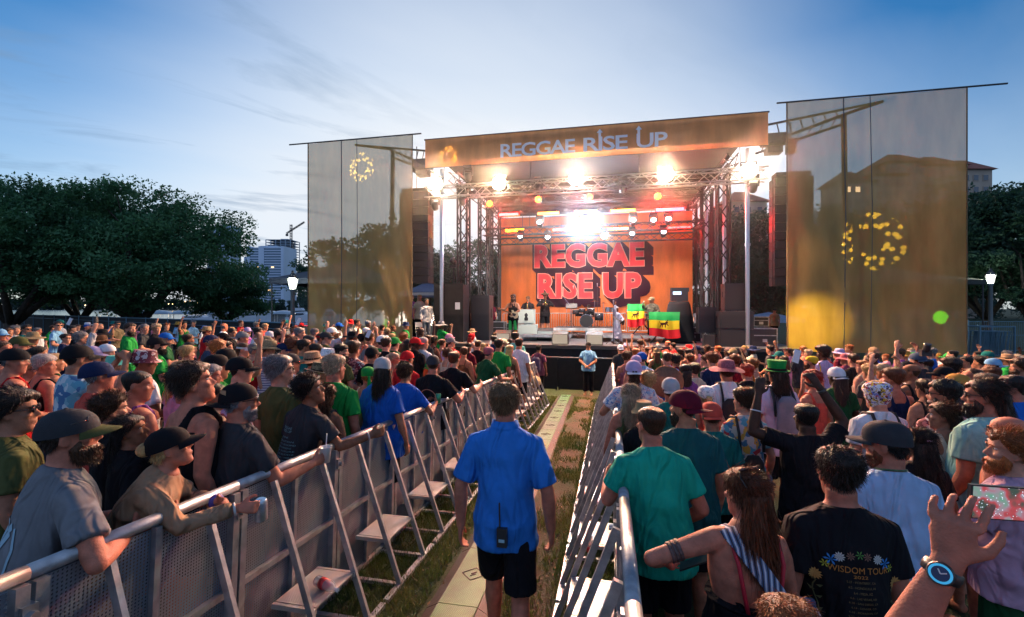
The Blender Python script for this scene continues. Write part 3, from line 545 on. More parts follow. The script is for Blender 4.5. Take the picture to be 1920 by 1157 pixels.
for (px, py), nm in zip([(918, 382), (1009, 374), (1105, 370), (1233, 368)], ["left of the front row", "second along in the front row", "third along in the front row", "right of the front row"]):
    p = on(px, py, 18.6); r = hung("par_lamp", "small round orange-red par lamp, " + nm, "stage light", p, "orange-red par lamps under the roof")
    MB().lathe([(.15, 0), (.16, .05), (.12, .25), (.06, .32)], n=14, M=Matrix.Rotation(R(-90), 4, 'X')).build("can", M_black, r, True); MB().lathe([(.13, 0), (.10, .03), (.01, .04)], n=14, M=Matrix.Rotation(R(90), 4, 'X')).build("lens", M_redp, r, True)
    MB().bar((-.17, .1, 0), (-.17, .1, .35), .02).bar((.17, .1, 0), (.17, .1, .35), .02).bar((-.17, .1, .35), (.17, .1, .35), .02).build("yoke", M_black, r)
    spot(r, (1, .06, .03), 3200 if px > 1200 else 500, 64 if px > 1200 else 80, .5, .08, (R(-50), 0, 0), (0, -.06, 0))
BARS = [(954, 402, 38, (1, .006, .006), 60, 20.7, "red light bar at the upper left"), (1028, 400, 40, (1, .20, .02), 10, 20.7, "orange light bar second from the left, upper row"), (1098, 397, 42, (1, .30, .10), 10, 20.7, "pale orange light bar above the bright white lamp"), (1168, 395, 44, (1, .25, .02), 12, 20.7, "orange light bar right of the bright white lamp, upper row"), (1256, 393, 48, (1, .004, .008), 95, 20.7, "big glaring red light bar at the upper right"),
        (965, 432, 36, (1, .36, .01), 14, 22.7, "yellow light bar at the lower left"), (1053, 431, 34, (1, .05, .03), 8, 22.7, "dim red light bar left of the lower middle"), (1158, 429, 38, (1, .22, .06), 9, 22.7, "orange light bar right of the lower middle"), (1273, 427, 40, (1, .006, .006), 50, 22.7, "red light bar at the lower right")]
for i, (px, py, w, c, e, Y, nm) in enumerate(BARS):
    p = on(px, py, Y); wm = w * Y / 870; r = hung("light_bar", nm + " over the stage", "stage light", p, "LED light bars over the stage")
    MB().box((0, .07, 0), (wm + .06, .12, .13)).bar((0, .07, .05), (0, .07, .28), .03).build("housing", M_black, r); MB().box((0, -.005, 0), (wm, .03, .11)).build("lens", em(f"bar_glow_{i}", c, e * 1.3), r)
    if i in (0, 4, 8, 5, 3): 
        l = bpy.data.lights.new("bar_light", 'AREA'); l.shape = 'RECTANGLE'; l.size = wm; l.size_y = .08; l.energy = e * 3.0; l.color = c; lo = bpy.data.objects.new("bar_light", l); link(lo, r); lo.location = (0, -.03, 0); lo.rotation_euler = (R(-50), 0, 0)
def moving_head(px, py, Y, nm, glow=None, e=0, tilt=70, down=True, es=40, sc=1):
    p = on(px, py, Y); r = hung("moving_head_lamp", nm, "stage light", p); s = -1 if down else 1
    MB().box((0, .05, -s * .34), (.32, .28, .12)).build("base", M_black, r); MB().bar((-.17, .05, -s * .3), (-.17, .05, .02), .04, .1).bar((.17, .05, -s * .3), (.17, .05, .02), .04, .1).bar((-.17, .05, -s * .28), (.17, .05, -s * .28), .04, .1).build("yoke", M_plastic, r)
    Mx = Matrix.Rotation(R(tilt), 4, 'X'); MB().lathe([(.08, -.2), (.13, -.12), (.145, .05), (.13, .14)], n=14, M=Mx, c=(0, .05, 0)).build("head", M_plastic, r, True)
    if glow: MB().lathe([(.11 * sc, .14), (.10 * sc, .155), (.01, .17)], n=14, M=Mx, c=(0, .05, 0)).build("lens", em("lens_" + nm[:14].replace(" ", "_"), glow, es), r, True)
    if glow and e: spot(r, glow, e, 60, .4, .07, (R(tilt + 180), 0, 0), (0, .05 - .2 * math.sin(R(tilt)), .2 * math.cos(R(tilt))))
    return r
moving_head(1097, 418, 20.4, "dazzling blue-white moving head lamp at the centre of the rig", (.75, .86, 1), 1500, 85, es=900, sc=2.2)  # lens widened past the head to stand in for the lamp's bloom
moving_head(1133, 444, 22.6, "smaller bluish moving head lamp right of the dazzling one", (.6, .8, 1), 120, 75, es=160, sc=1.3)
for i, (px, py, nm) in enumerate([(1012, 420, "upper row left"), (1187, 416, "upper row right of centre"), (1225, 416, "upper row, second from the right"), (1253, 414, "upper row, far right"), (1185, 441, "lower row right of centre"), (1244, 438, "lower row, far right"), (1027, 448, "lower row left of centre"), (976, 446, "lower row far left")]):
    moving_head(px, py, 20.5 if i < 4 else 22.6, "small dim moving head lamp, " + nm, (.75, .85, 1), 0, 60, es=14)
for px, py, Y, nm in [(815, 385, 17, "dark moving head lamp hanging from the left end of the front truss"), (866, 375, 17, "dark moving head lamp beside the left column under the truss"), (1413, 350, 17, "dark moving head lamp under the right end of the front truss"), (877, 330, 16.9, "glass-fronted lamp clamped on top of the truss near its left end")]:
    q_ = moving_head(px, py, Y, nm, None, 0, 20)
for px, nm in ((1010, 'profile lamp under the front truss left of centre, aimed at the band'), (1168, 'profile lamp under the front truss right of centre, aimed at the band')):
    q_ = moving_head(px, 352, 17.2, 'dark ' + nm, None, 0, -50); spot(q_, (1, .84, .74), 1900, 98, .5, .12, (R(42), 0, 0), (0, .30, -.1))  # unseen fill lamps, added to brighten the band and the backdrop
# ---- banner
M_banner = None
def scrim_mat(name, col, trans, tint, fine=140, sheen=.35):
    m = bpy.data.materials.new(name); m.use_nodes = True; t = m.node_tree; b = t.nodes["Principled BSDF"]; b.inputs['Roughness'].default_value = .85; b.inputs['Specular IOR Level'].default_value = .2
    tcn = N(t, "ShaderNodeTexCoord"); n = N(t, "ShaderNodeTexNoise"); n.inputs['Scale'].default_value = 1.2; n.inputs['Detail'].default_value = 5; mp_ = N(t, "ShaderNodeMapping"); mp_.inputs['Scale'].default_value = (1.6, 1, .45); t.links.new(tcn.outputs['Object'], mp_.inputs[0]); t.links.new(mp_.outputs[0], n.inputs[0])
    mr = N(t, "ShaderNodeMapRange"); mr.inputs[1].default_value = .3; mr.inputs[2].default_value = .7; mr.inputs[3].default_value = .78; mr.inputs[4].default_value = 1.2; t.links.new(n.outputs[0], mr.inputs[0])
    rg = N(t, "ShaderNodeRGB"); rg.outputs[0].default_value = (*col, 1); sc = N(t, "ShaderNodeVectorMath", operation='SCALE'); t.links.new(rg.outputs[0], sc.inputs[0]); t.links.new(mr.outputs[0], sc.inputs['Scale']); t.links.new(sc.outputs[0], b.inputs['Base Color'])
    tl = N(t, "ShaderNodeBsdfTranslucent"); t.links.new(sc.outputs[0], tl.inputs[0]); a = N(t, "ShaderNodeMixShader"); a.inputs[0].default_value = .45; t.links.new(b.outputs[0], a.inputs[1]); t.links.new(tl.outputs[0], a.inputs[2])
    if trans > 0:
        tp = N(t, "ShaderNodeBsdfTransparent"); tp.inputs[0].default_value = (*tint, 1); mx = N(t, "ShaderNodeMixShader"); mx.inputs[0].default_value = trans; t.links.new(a.outputs[0], mx.inputs[1]); t.links.new(tp.outputs[0], mx.inputs[2]); t.links.new(mx.outputs[0], t.nodes["Material Output"].inputs[0])
    else: t.links.new(a.outputs[0], t.nodes["Material Output"].inputs[0])
    return m
def cloth(name, x0, x1, y, z0, z1, mt, parent, nx=60, nz=40, amp=.05, seed=0, pinch=0, flare=0):
    V = []; rgx = random.Random(seed)
    for j in range(nz + 1):
        for i in range(nx + 1):
            u = i / nx; v = j / nz; z = z0 + (z1 - z0) * v; x = x0 + (x1 - x0) * u
            fold = amp * (1 - .7 * v) * (noise.noise((x * 1.1 + seed, z * .25, seed)) + .5 * noise.noise((x * 2.7 + z * .8, z * .5, seed + 9)))
            V.append((x + pinch * (u - .5) * math.sin(v * math.pi), y + fold, z + flare * math.sin(u * 9) * (1 - v)))
    n = nx + 1; Fq = [(j * n + i, j * n + i + 1, (j + 1) * n + i + 1, (j + 1) * n + i) for j in range(nz) for i in range(nx)]
    return MB().add(V, Fq).build(name, mt, parent, True)
M_ban = scrim_mat("banner_mesh", (.78, .32, .12), .06, (.62, .42, .30)); M_scrim = scrim_mat("scrim_mesh", (.64, .43, .16), .47, (.58, .60, .62)); M_bdrop = scrim_mat("backdrop_mesh", (.82, .19, .05), .12, (.8, .55, .45))
bn = hung("stage_banner", "wide brown-orange mesh banner lettered REGGAE RISE UP across the stage roof", "banner", (-.97, 16.98, 8.2))
cloth("fabric", -6.2, 6.25, 0, -.52, .60, M_ban, bn, 70, 8, .03, 3)
MB().cyl((-6.25, .05, .62), (6.3, .05, .62), .035, 8).cyl((-6.25, .06, -.50), (6.3, .06, -.50), .02, 8).build("rod", M_dtruss, bn)
M_blet = mat("banner_letter", (.62, .68, .80), .8)
x0 = on(938, 280, 16.9)[0] + .97; x1 = on(1252, 250, 16.9)[0] + .97
def fit_text(name, txt, x0, x1, z0, z1, y, mt, parent, **kw):
    me = text_mesh(txt, 1, align='LEFT', **kw); co = np.empty(len(me.vertices) * 3); me.vertices.foreach_get("co", co); co = co.reshape(-1, 3); mn = co.min(0); mx = co.max(0)
    co[:, 0] = x0 + (co[:, 0] - mn[0]) / (mx[0] - mn[0]) * (x1 - x0); z = z0 + (co[:, 1] - mn[1]) / (mx[1] - mn[1]) * (z1 - z0); co[:, 2] = z; co[:, 1] = y
    me.vertices.foreach_set("co", co.ravel()); me.update(); me.materials.clear(); me.materials.append(mt); return link(bpy.data.objects.new(name, me), parent)
LB = x1 - x0
fit_text("lettering", "REGGAE", x0, x0 + LB * .465, -.33, .19, -.035, M_blet, bn, bold=.018, spacing=.88)
fit_text("lettering", "RISE", x0 + LB * .515, x0 + LB * .775, -.33, .19, -.035, M_blet, bn, bold=.018, spacing=.9)
fit_text("lettering", "UP", x0 + LB * .825, x1, -.33, .19, -.035, M_blet, bn, bold=.018, spacing=.9)
ar = MB()
for xx in (x0 + LB * .612, x0 + LB * .838): ar.prism([(xx - .045, .15), (xx - .045, .33), (xx - .11, .33), (xx, .47), (xx + .11, .33), (xx + .045, .33), (xx + .045, .15)], -.037, -.033)
ar.build("arrow_marks", M_blet, bn)
# ---- backdrop
bd = hung("stage_backdrop", "large orange backdrop with red block letters REGGAE RISE UP behind the drummer", "backdrop", (-.92, 24.6, DZ))
cloth("fabric", -5.05, 5.05, 0, .02, 6.3, M_bdrop, bd, 60, 40, .05, 8); MB().cyl((-5.1, .05, 6.3), (5.1, .05, 6.3), .04, 8).cyl((-5.1, 0, .03), (5.1, 0, .03), .03, 8).build("rod", M_dtruss, bd)
M_bred = scrim_mat("letter_red", (.95, .06, .07), .06, (.9, .4, .4)); M_bshadow = scrim_mat("letter_shadow", (.045, .010, .025), .08, (.5, .4, .4)); M_boutl = mat("letter_outline", (.75, .28, .20), .8)
ox = .92
for txt, a, bb, z0, z1 in (("REGGAE", -4.0, 1.75, 4.28 - DZ, 5.55 - DZ), ("RISE UP", -3.8, 1.60, 2.62 - DZ, 3.98 - DZ)):
    a += ox; bb += ox
    for i in range(9): fit_text("lettering", txt, a - .12 + i * .045, bb + .12 + i * .045, z0 - .12 - i * .045, z1 + .10 - i * .045, -.075 - .0008 * (9 - i), M_bshadow if i else M_bshadow, bd, bold=.085, spacing=1.08)
    fit_text("lettering", txt, a - .03, bb + .03, z0 - .03, z1 + .03, -.088, M_boutl, bd, bold=.062, spacing=1.05)
    fit_text("lettering", txt, a, bb, z0, z1, -.094, M_bred, bd, bold=.045, spacing=1.08)
# ---- scrims
def scrim(nm, x0, x1, z0, z1, rx0, rx1, label, seed):
    r = hung("mesh_scrim", label, "scrim", ((x0 + x1) / 2, 17.0, 9.05)); cx = (x0 + x1) / 2
    cloth("fabric", x0 - cx, x1 - cx, 0, z0 - 9.05, z1 - 9.05, M_scrim, r, 50, 60, .16, seed, 0); MB().cyl((rx0 - cx, 0, .03), (rx1 - cx, 0, .03), .03, 8).build("rod", M_dtruss, r)
    for k, u in enumerate((.33, .48)): MB().tube([(x0 - cx + (x1 - x0) * u, -.01, 0), (x0 - cx + (x1 - x0) * (u + .01), -.05, -4), (x0 - cx + (x1 - x0) * u, -.04, z0 - 9.0)], .012 if k else .018, 5).build("cord", M_dtruss, r)
    MB().tube([(x0 - cx, -.01, 0), (x0 - cx + .02, -.03, z0 - 9.05)], .025, 6).tube([(x1 - cx, -.01, 0), (x1 - cx - .02, -.03, z0 - 9.05)], .02, 6).build("hem", mat("scrim_hem", (.16, .11, .05), .8), r)
scrim("left", -12.45, -7.72, .75, 9.05, -13.36, -7.35, "tall tan see-through mesh scrim left of the stage", 2)
scrim("right", 5.86, 10.99, .65, 9.05, 5.55, 12.05, "tall brown-gold see-through mesh scrim right of the stage", 5)
# ---- wing frames with poles
for s, x0, x1, xp, lab in ((-1, -7.1, -10.5, -9.0, "left outrigger truss frame and mast seen through the left scrim"), (1, 5.2, 8.9, 7.95, "right outrigger truss frame and mast seen through the right scrim")):
    r = tag(empty("outrigger_frame", (xp, 17.6, GZ)), lab, "frame"); ox_ = xp; oz = -GZ
    b = MB().tube([(x0 - ox_, 0, 8.55 + oz), (x1 - ox_, -.2, 9.0 + oz)], .04, 6).tube([(x0 - ox_, 0, 7.85 + oz), (xp - ox_, -.1, 8.75 + oz), (x1 - ox_, -.2, 9.0 + oz)], .05, 6).tube([(x0 - ox_, .5, 7.75 + oz), (xp - ox_, .2, 8.5 + oz)], .045, 6)
    for i in range(7):
        u = (i + .5) / 7.5; xa = x0 + (xp - x0) * u; b.tube([(xa - ox_, 0, 8.55 + .35 * u + oz), (xa + .12 * s - ox_, 0, 7.9 + .8 * u + oz)], .022, 4).tube([(xa - ox_, 0, 7.88 + .85 * u + oz), (xa - ox_, .4, 7.78 + .7 * u + oz)], .02, 4)
    b.build("arm", M_dtruss, r); MB().cyl((0, 0, 0), (-.12 * s, 0, 8.7 + oz), .085, 10).build("mast", M_dtruss, r)
    MB().box((x0 + .5 * s - ox_, .2, 8.1 + oz), (.7, .5, .35)).box((x0 + .5 * s - ox_, .2, 7.72 + oz), (.5, .4, .22)).build("winch", M_dtruss, r)
# ---- line arrays
for x0, x1, zt, zb, lab in ((-8.62, -7.35, 6.95, 3.15, "tall black line array of speakers left of the stage"), (5.72, 6.95, 6.75, 2.9, "tall black line array of speakers right of the stage")):
    xc = (x0 + x1) / 2; w = x1 - x0; r = hung("line_array", lab, "speakers", (xc, 18.0, zt + .4)); n = 12; h = (zt - zb) / n
    MB().box((0, 0, -.28), (w * .9, .5, .12)).cyl((0, 0, -.2), (0, 0, .5), .02, 6).box((0, 0, .75), (.28, .28, .5)).cyl((0, 0, .9), (0, 0, 1.6), .02, 6).build("hoist", M_black, r)
    for k in range(n):
        z = -.4 - k * h - h / 2; a = -k * .012; MB().prism([(-w / 2, z + h * .46), (w / 2, z + h * .46), (w / 2, z - h * .46), (-w / 2, z - h * .46)], -.32 + k * .004, .30).box((0, -.335 + k * .004, z), (w * .94, .02, h * .72)).build("cabinet", M_plastic, r)
    MB().box((w / 2 + .01, -.1, (zb - zt) / 2 - .4), (.02, .06, zt - zb)).box((-w / 2 - .01, -.1, (zb - zt) / 2 - .4), (.02, .06, zt - zb)).build("rigging", M_dtruss, r)
# ---- projected gobo light on scrims and banner
def gobo(loc, target, e, size, col, ring=True, label="", scale=17.0):
    r = hung("gobo_projector", label, "stage light", loc); MB().box((0, 0, -.2), (.3, .3, .12)).build("base", M_black, r); MB().cyl((0, 0, -.2), (0, 0, -loc[2] - .2), .03, 6).tube([(-.5, 0, -loc[2] - .2), (0, 0, -loc[2] + .6), (.5, 0, -loc[2] - .2)], .02, 5).build("tripod", M_black, r) if loc[2] < 7.5 else None; dr = (Vector(target) - Vector(loc)).normalized(); q = dr.to_track_quat('-Z', 'Y')
    MB().lathe([(.08, -.15), (.13, 0), (.12, .18)], n=12, M=(dr.to_track_quat('Z', 'Y')).to_matrix().to_4x4()).build("head", M_plastic, r, True)
    o = spot(r, col, e, size, .02 if ring or size < 10 else .7, .012, (0, 0, 0), tuple(dr * .25)); o.rotation_euler = q.to_euler(); l = o.data; l.use_nodes = True; t = l.node_tree; emn = [n for n in t.nodes if n.type == 'EMISSION'][0]
    if ring:
        tcn = N(t, "ShaderNodeTexCoord"); mpn = N(t, "ShaderNodeMapping"); mpn.vector_type = 'POINT'; t.links.new(tcn.outputs['Normal'], mpn.inputs[0])
        sx = N(t, "ShaderNodeSeparateXYZ"); t.links.new(mpn.outputs[0], sx.inputs[0]); X = []
        for i in (0, 1):
            dv_ = N(t, "ShaderNodeMath", operation='DIVIDE'); t.links.new(sx.outputs[i], dv_.inputs[0]); t.links.new(sx.outputs[2], dv_.inputs[1]); X.append(dv_)
        cbn = N(t, "ShaderNodeCombineXYZ"); t.links.new(X[0].outputs[0], cbn.inputs[0]); t.links.new(X[1].outputs[0], cbn.inputs[1])
        vo = N(t, "ShaderNodeTexVoronoi", voronoi_dimensions='2D'); vo.inputs['Scale'].default_value = scale; t.links.new(cbn.outputs[0], vo.inputs['Vector'])
        lt = N(t, "ShaderNodeMapRange"); lt.inputs[1].default_value = .28; lt.inputs[2].default_value = .34; lt.inputs[3].default_value = 1; lt.inputs[4].default_value = 0; t.links.new(vo.outputs['Distance'], lt.inputs[0])
        ln = N(t, "ShaderNodeVectorMath", operation='LENGTH'); t.links.new(cbn.outputs[0], ln.inputs[0]); tn = math.tan(R(size / 2))
        g1 = N(t, "ShaderNodeMath", operation='GREATER_THAN'); g1.inputs[1].default_value = tn * .45; t.links.new(ln.outputs['Value'], g1.inputs[0]); mu = N(t, "ShaderNodeMath", operation='MULTIPLY'); t.links.new(lt.outputs[0], mu.inputs[0]); t.links.new(g1.outputs[0], mu.inputs[1])
        t.links.new(mu.outputs[0], emn.inputs['Strength'])
    return r
GOB = (1, .82, .10)
gobo((7.6, 20.6, 4.6), on(1632, 452, 17), GOBO_E * .8, 31, GOB, label="gobo projector aimed at the middle of the right scrim", scale=15)
gobo((-10.4, 20.6, 6.7), on(678, 316, 17), GOBO_E * 1.6, 18, (1, .92, .35), label="gobo projector aimed at the top of the left scrim", scale=25)
gobo((-5.6, 19.2, 8.15), on(841, 294, 17), GOBO_E * .6, 22, GOB, label="gobo projector aimed at the left end of the banner", scale=12)
gobo((-2.4, 19.2, 8.15), on(1025, 292, 17), GOBO_E * .6, 20, GOB, label="gobo projector aimed at the middle of the banner", scale=14)
gobo((-.7, 19.2, 8.15), on(1086, 290, 17), GOBO_E * .4, 18, (1, .5, .1), label="gobo projector aimed right of the banner's middle", scale=14)
gobo((5.9, 19.9, 1.4), on(1518, 612, 17), GOBO_E * .6, 50, (1, .72, .06), False, "yellow floor lamp aimed at the foot of the right scrim")
gobo((9.3, 21.9, 1.6), on(1762, 595, 17), GOBO_E * 1.6, 5.0, (.12, 1, .04), False, "narrow green lamp added to make the green spot low on the right scrim")  # this lamp and the next are added to throw the green spots
gobo((-8.2, 21.9, 2.2), on(724, 608, 17), GOBO_E * .9, 5.0, (.2, 1, .04), False, "narrow green lamp added to make the green spot low on the left scrim")
gobo((-6.9, 19.6, 4.2), on(770, 380, 17), GOBO_E * .5, 30, (1, .35, .03), False, "orange lamp aimed at the left speaker stack")
# ---- things on the deck
def wedge(px, py, Y, w, nm):
    p = on(px, py, Y); r = tag(empty("monitor_wedge", (p[0], Y, DZ), 0), nm, "monitor speaker", "floor monitor wedges on the stage"); 
    MB().add([(-w / 2, -.30, 0), (w / 2, -.30, 0), (w / 2, -.22, .38), (-w / 2, -.22, .38), (-w / 2, .28, 0), (w / 2, .28, 0), (w / 2, .10, .50), (-w / 2, .10, .50)][0:8], [(0, 1, 5, 4), (0, 3, 2, 1), (3, 7, 6, 2), (4, 5, 6, 7), (1, 2, 6, 5), (0, 4, 7, 3)]).build("cabinet", mat("wedge_black", (.035, .04, .042), .5), r)
    M = Matrix.Translation((0, -.265, .20)) @ Matrix.Rotation(R(-12), 4, 'X'); MB().box((0, 0, 0), (w * .92, .015, .34)).xform(M).build("grille", mat("wedge_grille", (.20, .24, .24), .6), r)
    return r
wedge(944, 631, 17.5, .62, "leftmost angled floor monitor by the guitarist in green trousers"); wedge(1051, 640, 17.3, .60, "angled floor monitor left of centre at the deck edge"); wedge(1115, 643, 17.3, .60, "angled floor monitor right of centre at the deck edge"); wedge(1023, 615, 19.6, .66, "floor monitor standing further back before the trumpet player")
M_cab = mat("amp_vinyl", (.42, .50, .47), .6, noise_s=20, noise_a=.1)
for px, py, Y, w, h, z, nm in ((986, 605, 19.5, .80, .62, .68, "pale green guitar cabinet with a black emblem, stacked on top of the other"), (990, 632, 19.4, .82, .66, 0, "pale green guitar cabinet standing on the deck under the other")):
    p = on(px, py, Y); r = tag(empty("guitar_cabinet", (p[0], Y, DZ + z)), nm, "amplifier"); MB().box((0, 0, h / 2), (w, .35, h)).build("cabinet", M_cab, r); MB().box((0, -.18, h / 2), (w * .9, .02, h * .86)).build("grille_cloth", mat("grille_cloth", (.50, .56, .50), .8), r)
    if z: MB().lathe([(.07, 0), (.09, .08), (.05, .17), (.08, .25), (.02, .33)], n=8, c=(.05, -.195, .14), sy=.15).build("emblem", M_black, r)
    else: MB().box((-w * .5, -.15, .03), (.05, .05, .06)).box((w * .5, -.15, .03), (.05, .05, .06)).build("foot", M_black, r)
rs = tag(empty("drum_riser", (on(1100, 610, 21.2)[0], 21.4, DZ)), "low drum riser with a pale scuffed front edge", "riser"); MB().box((0, 0, .42), (2.9, 2.2, .10)).build("platform", M_deck, rs); MB().box((0, -1.11, .42), (2.9, .02, .12)).build("front_edge", mat("scuffed_alu", (.45, .47, .47), .5, .3, noise_s=5, noise_a=.4), rs); 
for x in (-1.35, 0, 1.35): MB().bar((x, -1, 0), (x, -1, .37), .05).build("leg", M_steel, rs)
l2 = tag(empty("low_riser", (on(1025, 625, 18.9)[0], 18.9, DZ)), "narrow low platform with a pale edge behind the left monitors", "riser"); MB().box((0, 0, .22), (2.1, .9, .08)).build("platform", M_deck, l2); MB().box((0, -.46, .22), (2.1, .02, .10)).build("front_edge", MATS["scuffed_alu"], l2)
for x in (-.95, .95): MB().bar((x, -.3, 0), (x, -.3, .18), .05).build("leg", M_steel, l2)
l3 = tag(empty("low_riser", (on(1190, 622, 19.5)[0], 19.6, DZ)), "grey keyboard platform behind the flag-covered stands", "riser"); MB().box((0, 0, .22), (3.2, 1.6, .08)).build("platform", M_deck, l3); MB().box((0, -.81, .22), (3.2, .02, .10)).build("front_edge", MATS["scuffed_alu"], l3)
# drum kit
dk = tag(empty("drum_kit", (rs.location.x, 21.2, DZ + .47)), "black drum kit with cymbals on the riser", "drum kit"); M_shell = mat("drum_shell", (.015, .015, .02), .2, coat=.5); M_head = mat("drum_head", (.5, .5, .52), .4); M_chrome = mat("chrome", (.8, .8, .82), .12, 1); M_cym = mat("cymbal_brass", (.65, .50, .22), .25, .9)
RX90 = Matrix.Rotation(R(90), 4, 'X')
MB().lathe([(.29, -.22), (.30, -.2), (.30, .2), (.29, .22)], n=24, M=RX90, c=(0, -.1, .30)).build("bass_drum", M_shell, dk, True); MB().lathe([(.28, .225), (.01, .227)], n=24, M=RX90, c=(0, -.1, .30)).build("bass_head", M_black, dk); MB().lathe([(.31, .20), (.31, .235), (.285, .235), (.285, .2)], n=24, M=RX90, c=(0, -.1, .30)).build("hoop", M_chrome, dk)
for x, y, z, rr_, hh in ((-.2, -.05, .68, .15, .18), (.2, -.05, .68, .16, .19), (-.5, .0, .60, .16, .2), (.55, .15, .32, .2, .34), (-.38, .35, .5, .18, .14)):
    MB().lathe([(rr_, 0), (rr_, hh)], n=18, c=(x, y, z)).build("tom_drum", M_shell, dk, True); MB().lathe([(rr_ * 1.03, hh), (rr_ * 1.03, hh + .015), (.01, hh + .016)], n=18, c=(x, y, z)).build("drum_head", M_head, dk)
for x, y, z, rr_ in ((-.75, .1, 1.05, .24), (.75, .1, 1.1, .25), (-.95, .3, .85, .18), (.35, .3, 1.2, .2), (1.05, .0, .85, .2)):
    MB().lathe([(rr_, 0), (rr_ * .3, .025), (.03, .05), (.01, .05)], n=18, c=(x, y, z)).build("cymbal", M_cym, dk); MB().cyl((x, y, 0), (x, y, z + .06), .011, 6).tube([(x - .2, y, 0), (x, y, .3), (x + .2, y, 0)], .009, 5).build("cymbal_stand", M_chrome, dk)
for x, z in ((.95, .72), (1.2, .70)): MB().lathe([(.12, 0), (.12, .2), (.125, .21), (.01, .21)], n=16, c=(x, -.1, z)).cyl((x, -.1, 0), (x, -.1, z), .012, 5).build("timbale", M_chrome, dk)
ms = tag(empty("music_stand", (on(1073, 600, 21)[0], 20.6, DZ + .0)), "dark music stand with clipped microphones left of the drum kit", "stand"); MB().box((0, 0, 1.45), (.5, .08, .22), rx=-.5).build("desk", M_black, ms); MB().cyl((0, 0, 0), (0, 0, 1.4), .015, 6).tube([(-.3, 0, 0), (0, 0, .4), (.3, 0, 0)], .012, 5).tube([(0, 0, 1.4), (-.35, -.1, 1.85)], .01, 5).build("leg", M_chrome, ms)
for px, Y, nm, z in ((1150, 17.6, "straight microphone stand beside the white-robed guitarist", 1.5), (1013, 22, "thin microphone stand behind the trumpet player", 1.6), (1075, 22.5, "overhead microphone stand left of the drums", 2.3), (1120, 22.5, "overhead microphone stand right of the drums", 2.4)):
    p = on(px, 600, Y); r = tag(empty("microphone_stand", (p[0], Y, DZ)), nm, "stand"); MB().cyl((0, 0, 0), (0, 0, z), .012, 6).tube([(-.28, 0, 0), (0, 0, .25), (.28, 0, 0)], .01, 5).build("tube", M_black, r); MB().lathe([(.012, 0), (.02, .1), (.03, .13), (.02, .17)], n=8, c=(0, -.02, z)).build("microphone", M_steel, r)
# crowd-control fence behind the band
for k, xx in enumerate((-4.6, -2.4, -.2, 2.0)):
    r = tag(empty("bike_rack_barrier", (xx, 24.0, DZ)), ORD[k].replace("nearest", "leftmost") + " of the steel barricades standing before the backdrop, from the left", "barricade", "steel barricades before the backdrop"); f = MB().tube([(-1.05, 0, .15), (-1.05, 0, 1.02), (-1.0, 0, 1.08), (1.0, 0, 1.08), (1.05, 0, 1.02), (1.05, 0, .15)], .02, 6).tube([(-1.05, 0, .2), (1.05, 0, .2)], .02, 6); f.build("frame", M_steel, r); q = MB()
    for i in range(17): q.cyl((-.96 + i * .12, 0, .2), (-.96 + i * .12, 0, 1.07), .008, 5)
    q.build("bars", M_steel, r); MB().bar((-.8, -.25, .02), (-.8, .25, .02), .05, .02).bar((.8, -.25, .02), (.8, .25, .02), .05, .02).build("foot", M_steel, r)
# flags
def flag(px0, px1, pyt, pyb, Y, label, sd, drop=.12):
    a = on(px0, pyt, Y); b_ = on(px1, pyt, Y); zb = on(px0, pyb, Y)[2]; w = b_[0] - a[0]; h = a[2] - zb; r = tag(empty("striped_flag", (a[0], Y, zb)), label, "flag")
    cols = [mat("flag_red", (.72, .012, .02), .8), mat("flag_yellow", (.90, .62, .01), .8), mat("flag_green", (.01, .38, .07), .8)]; nx = 36
    def pt(u, v):
        e = (v ** 3) * .10; z = h * (v - drop * (1 - v) * math.sin(u * math.pi) * .0) + (.05 * h * math.sin(u * 5.3 + sd)) * (1 - v); return (w * (u * (1 - .04 * math.sin(v * 3)) + .02), -.02 + .07 * math.sin(u * 17 + sd) * (1 - v) + .05 * math.sin(u * 7 + v * 3) + e * 2, z)
    for k, (nm, c) in enumerate(zip(("red_stripe", "yellow_stripe", "green_stripe"), cols)):
        V = [pt(i / nx, (k + j / 5) / 3) for j in range(6) for i in range(nx + 1)]; n = nx + 1
        MB().add(V, [(j * n + i, j * n + i + 1, (j + 1) * n + i + 1, (j + 1) * n + i) for j in range(5) for i in range(nx)]).build(nm, c, r, True)
    # lion-like emblem, built from simple strokes
    e = MB(); s = h * .42; cx, cz = w * .5, h * .52
    for a_, b2, r2 in (((-.34, .02), (.14, .06), .12), ((.12, .08), (.26, .26), .12), ((-.30, 0), (-.42, -.30), .05), ((-.22, 0), (-.16, -.30), .05), ((.08, 0), (.06, -.3), .05), ((.18, .02), (.34, -.14), .045), ((-.36, .06), (-.50, .30), .03), ((.22, .3), (.30, .42), .05), ((.30, -.10), (.02, .42), .015)):
        A = Vector((cx + a_[0] * s, -.12, cz + a_[1] * s)); B = Vector((cx + b2[0] * s, -.12, cz + b2[1] * s)); dd = (B - A).normalized(); nn = Vector((-dd.z, 0, dd.x)) * r2 * s
        e.add([A - nn, A + nn, B + nn * .7, B - nn * .7], [(0, 1, 2, 3)])
    e.build("emblem", mat("emblem_brown", (.10, .035, .01), .8), r); return r
flag(1216, 1275, 585, 632, 17.9, "large green-yellow-red flag with a lion emblem draped over the front stand", 1); flag(1176, 1209, 570, 612, 19.3, "smaller green-yellow-red flag hanging behind the guitarist in white", 3)
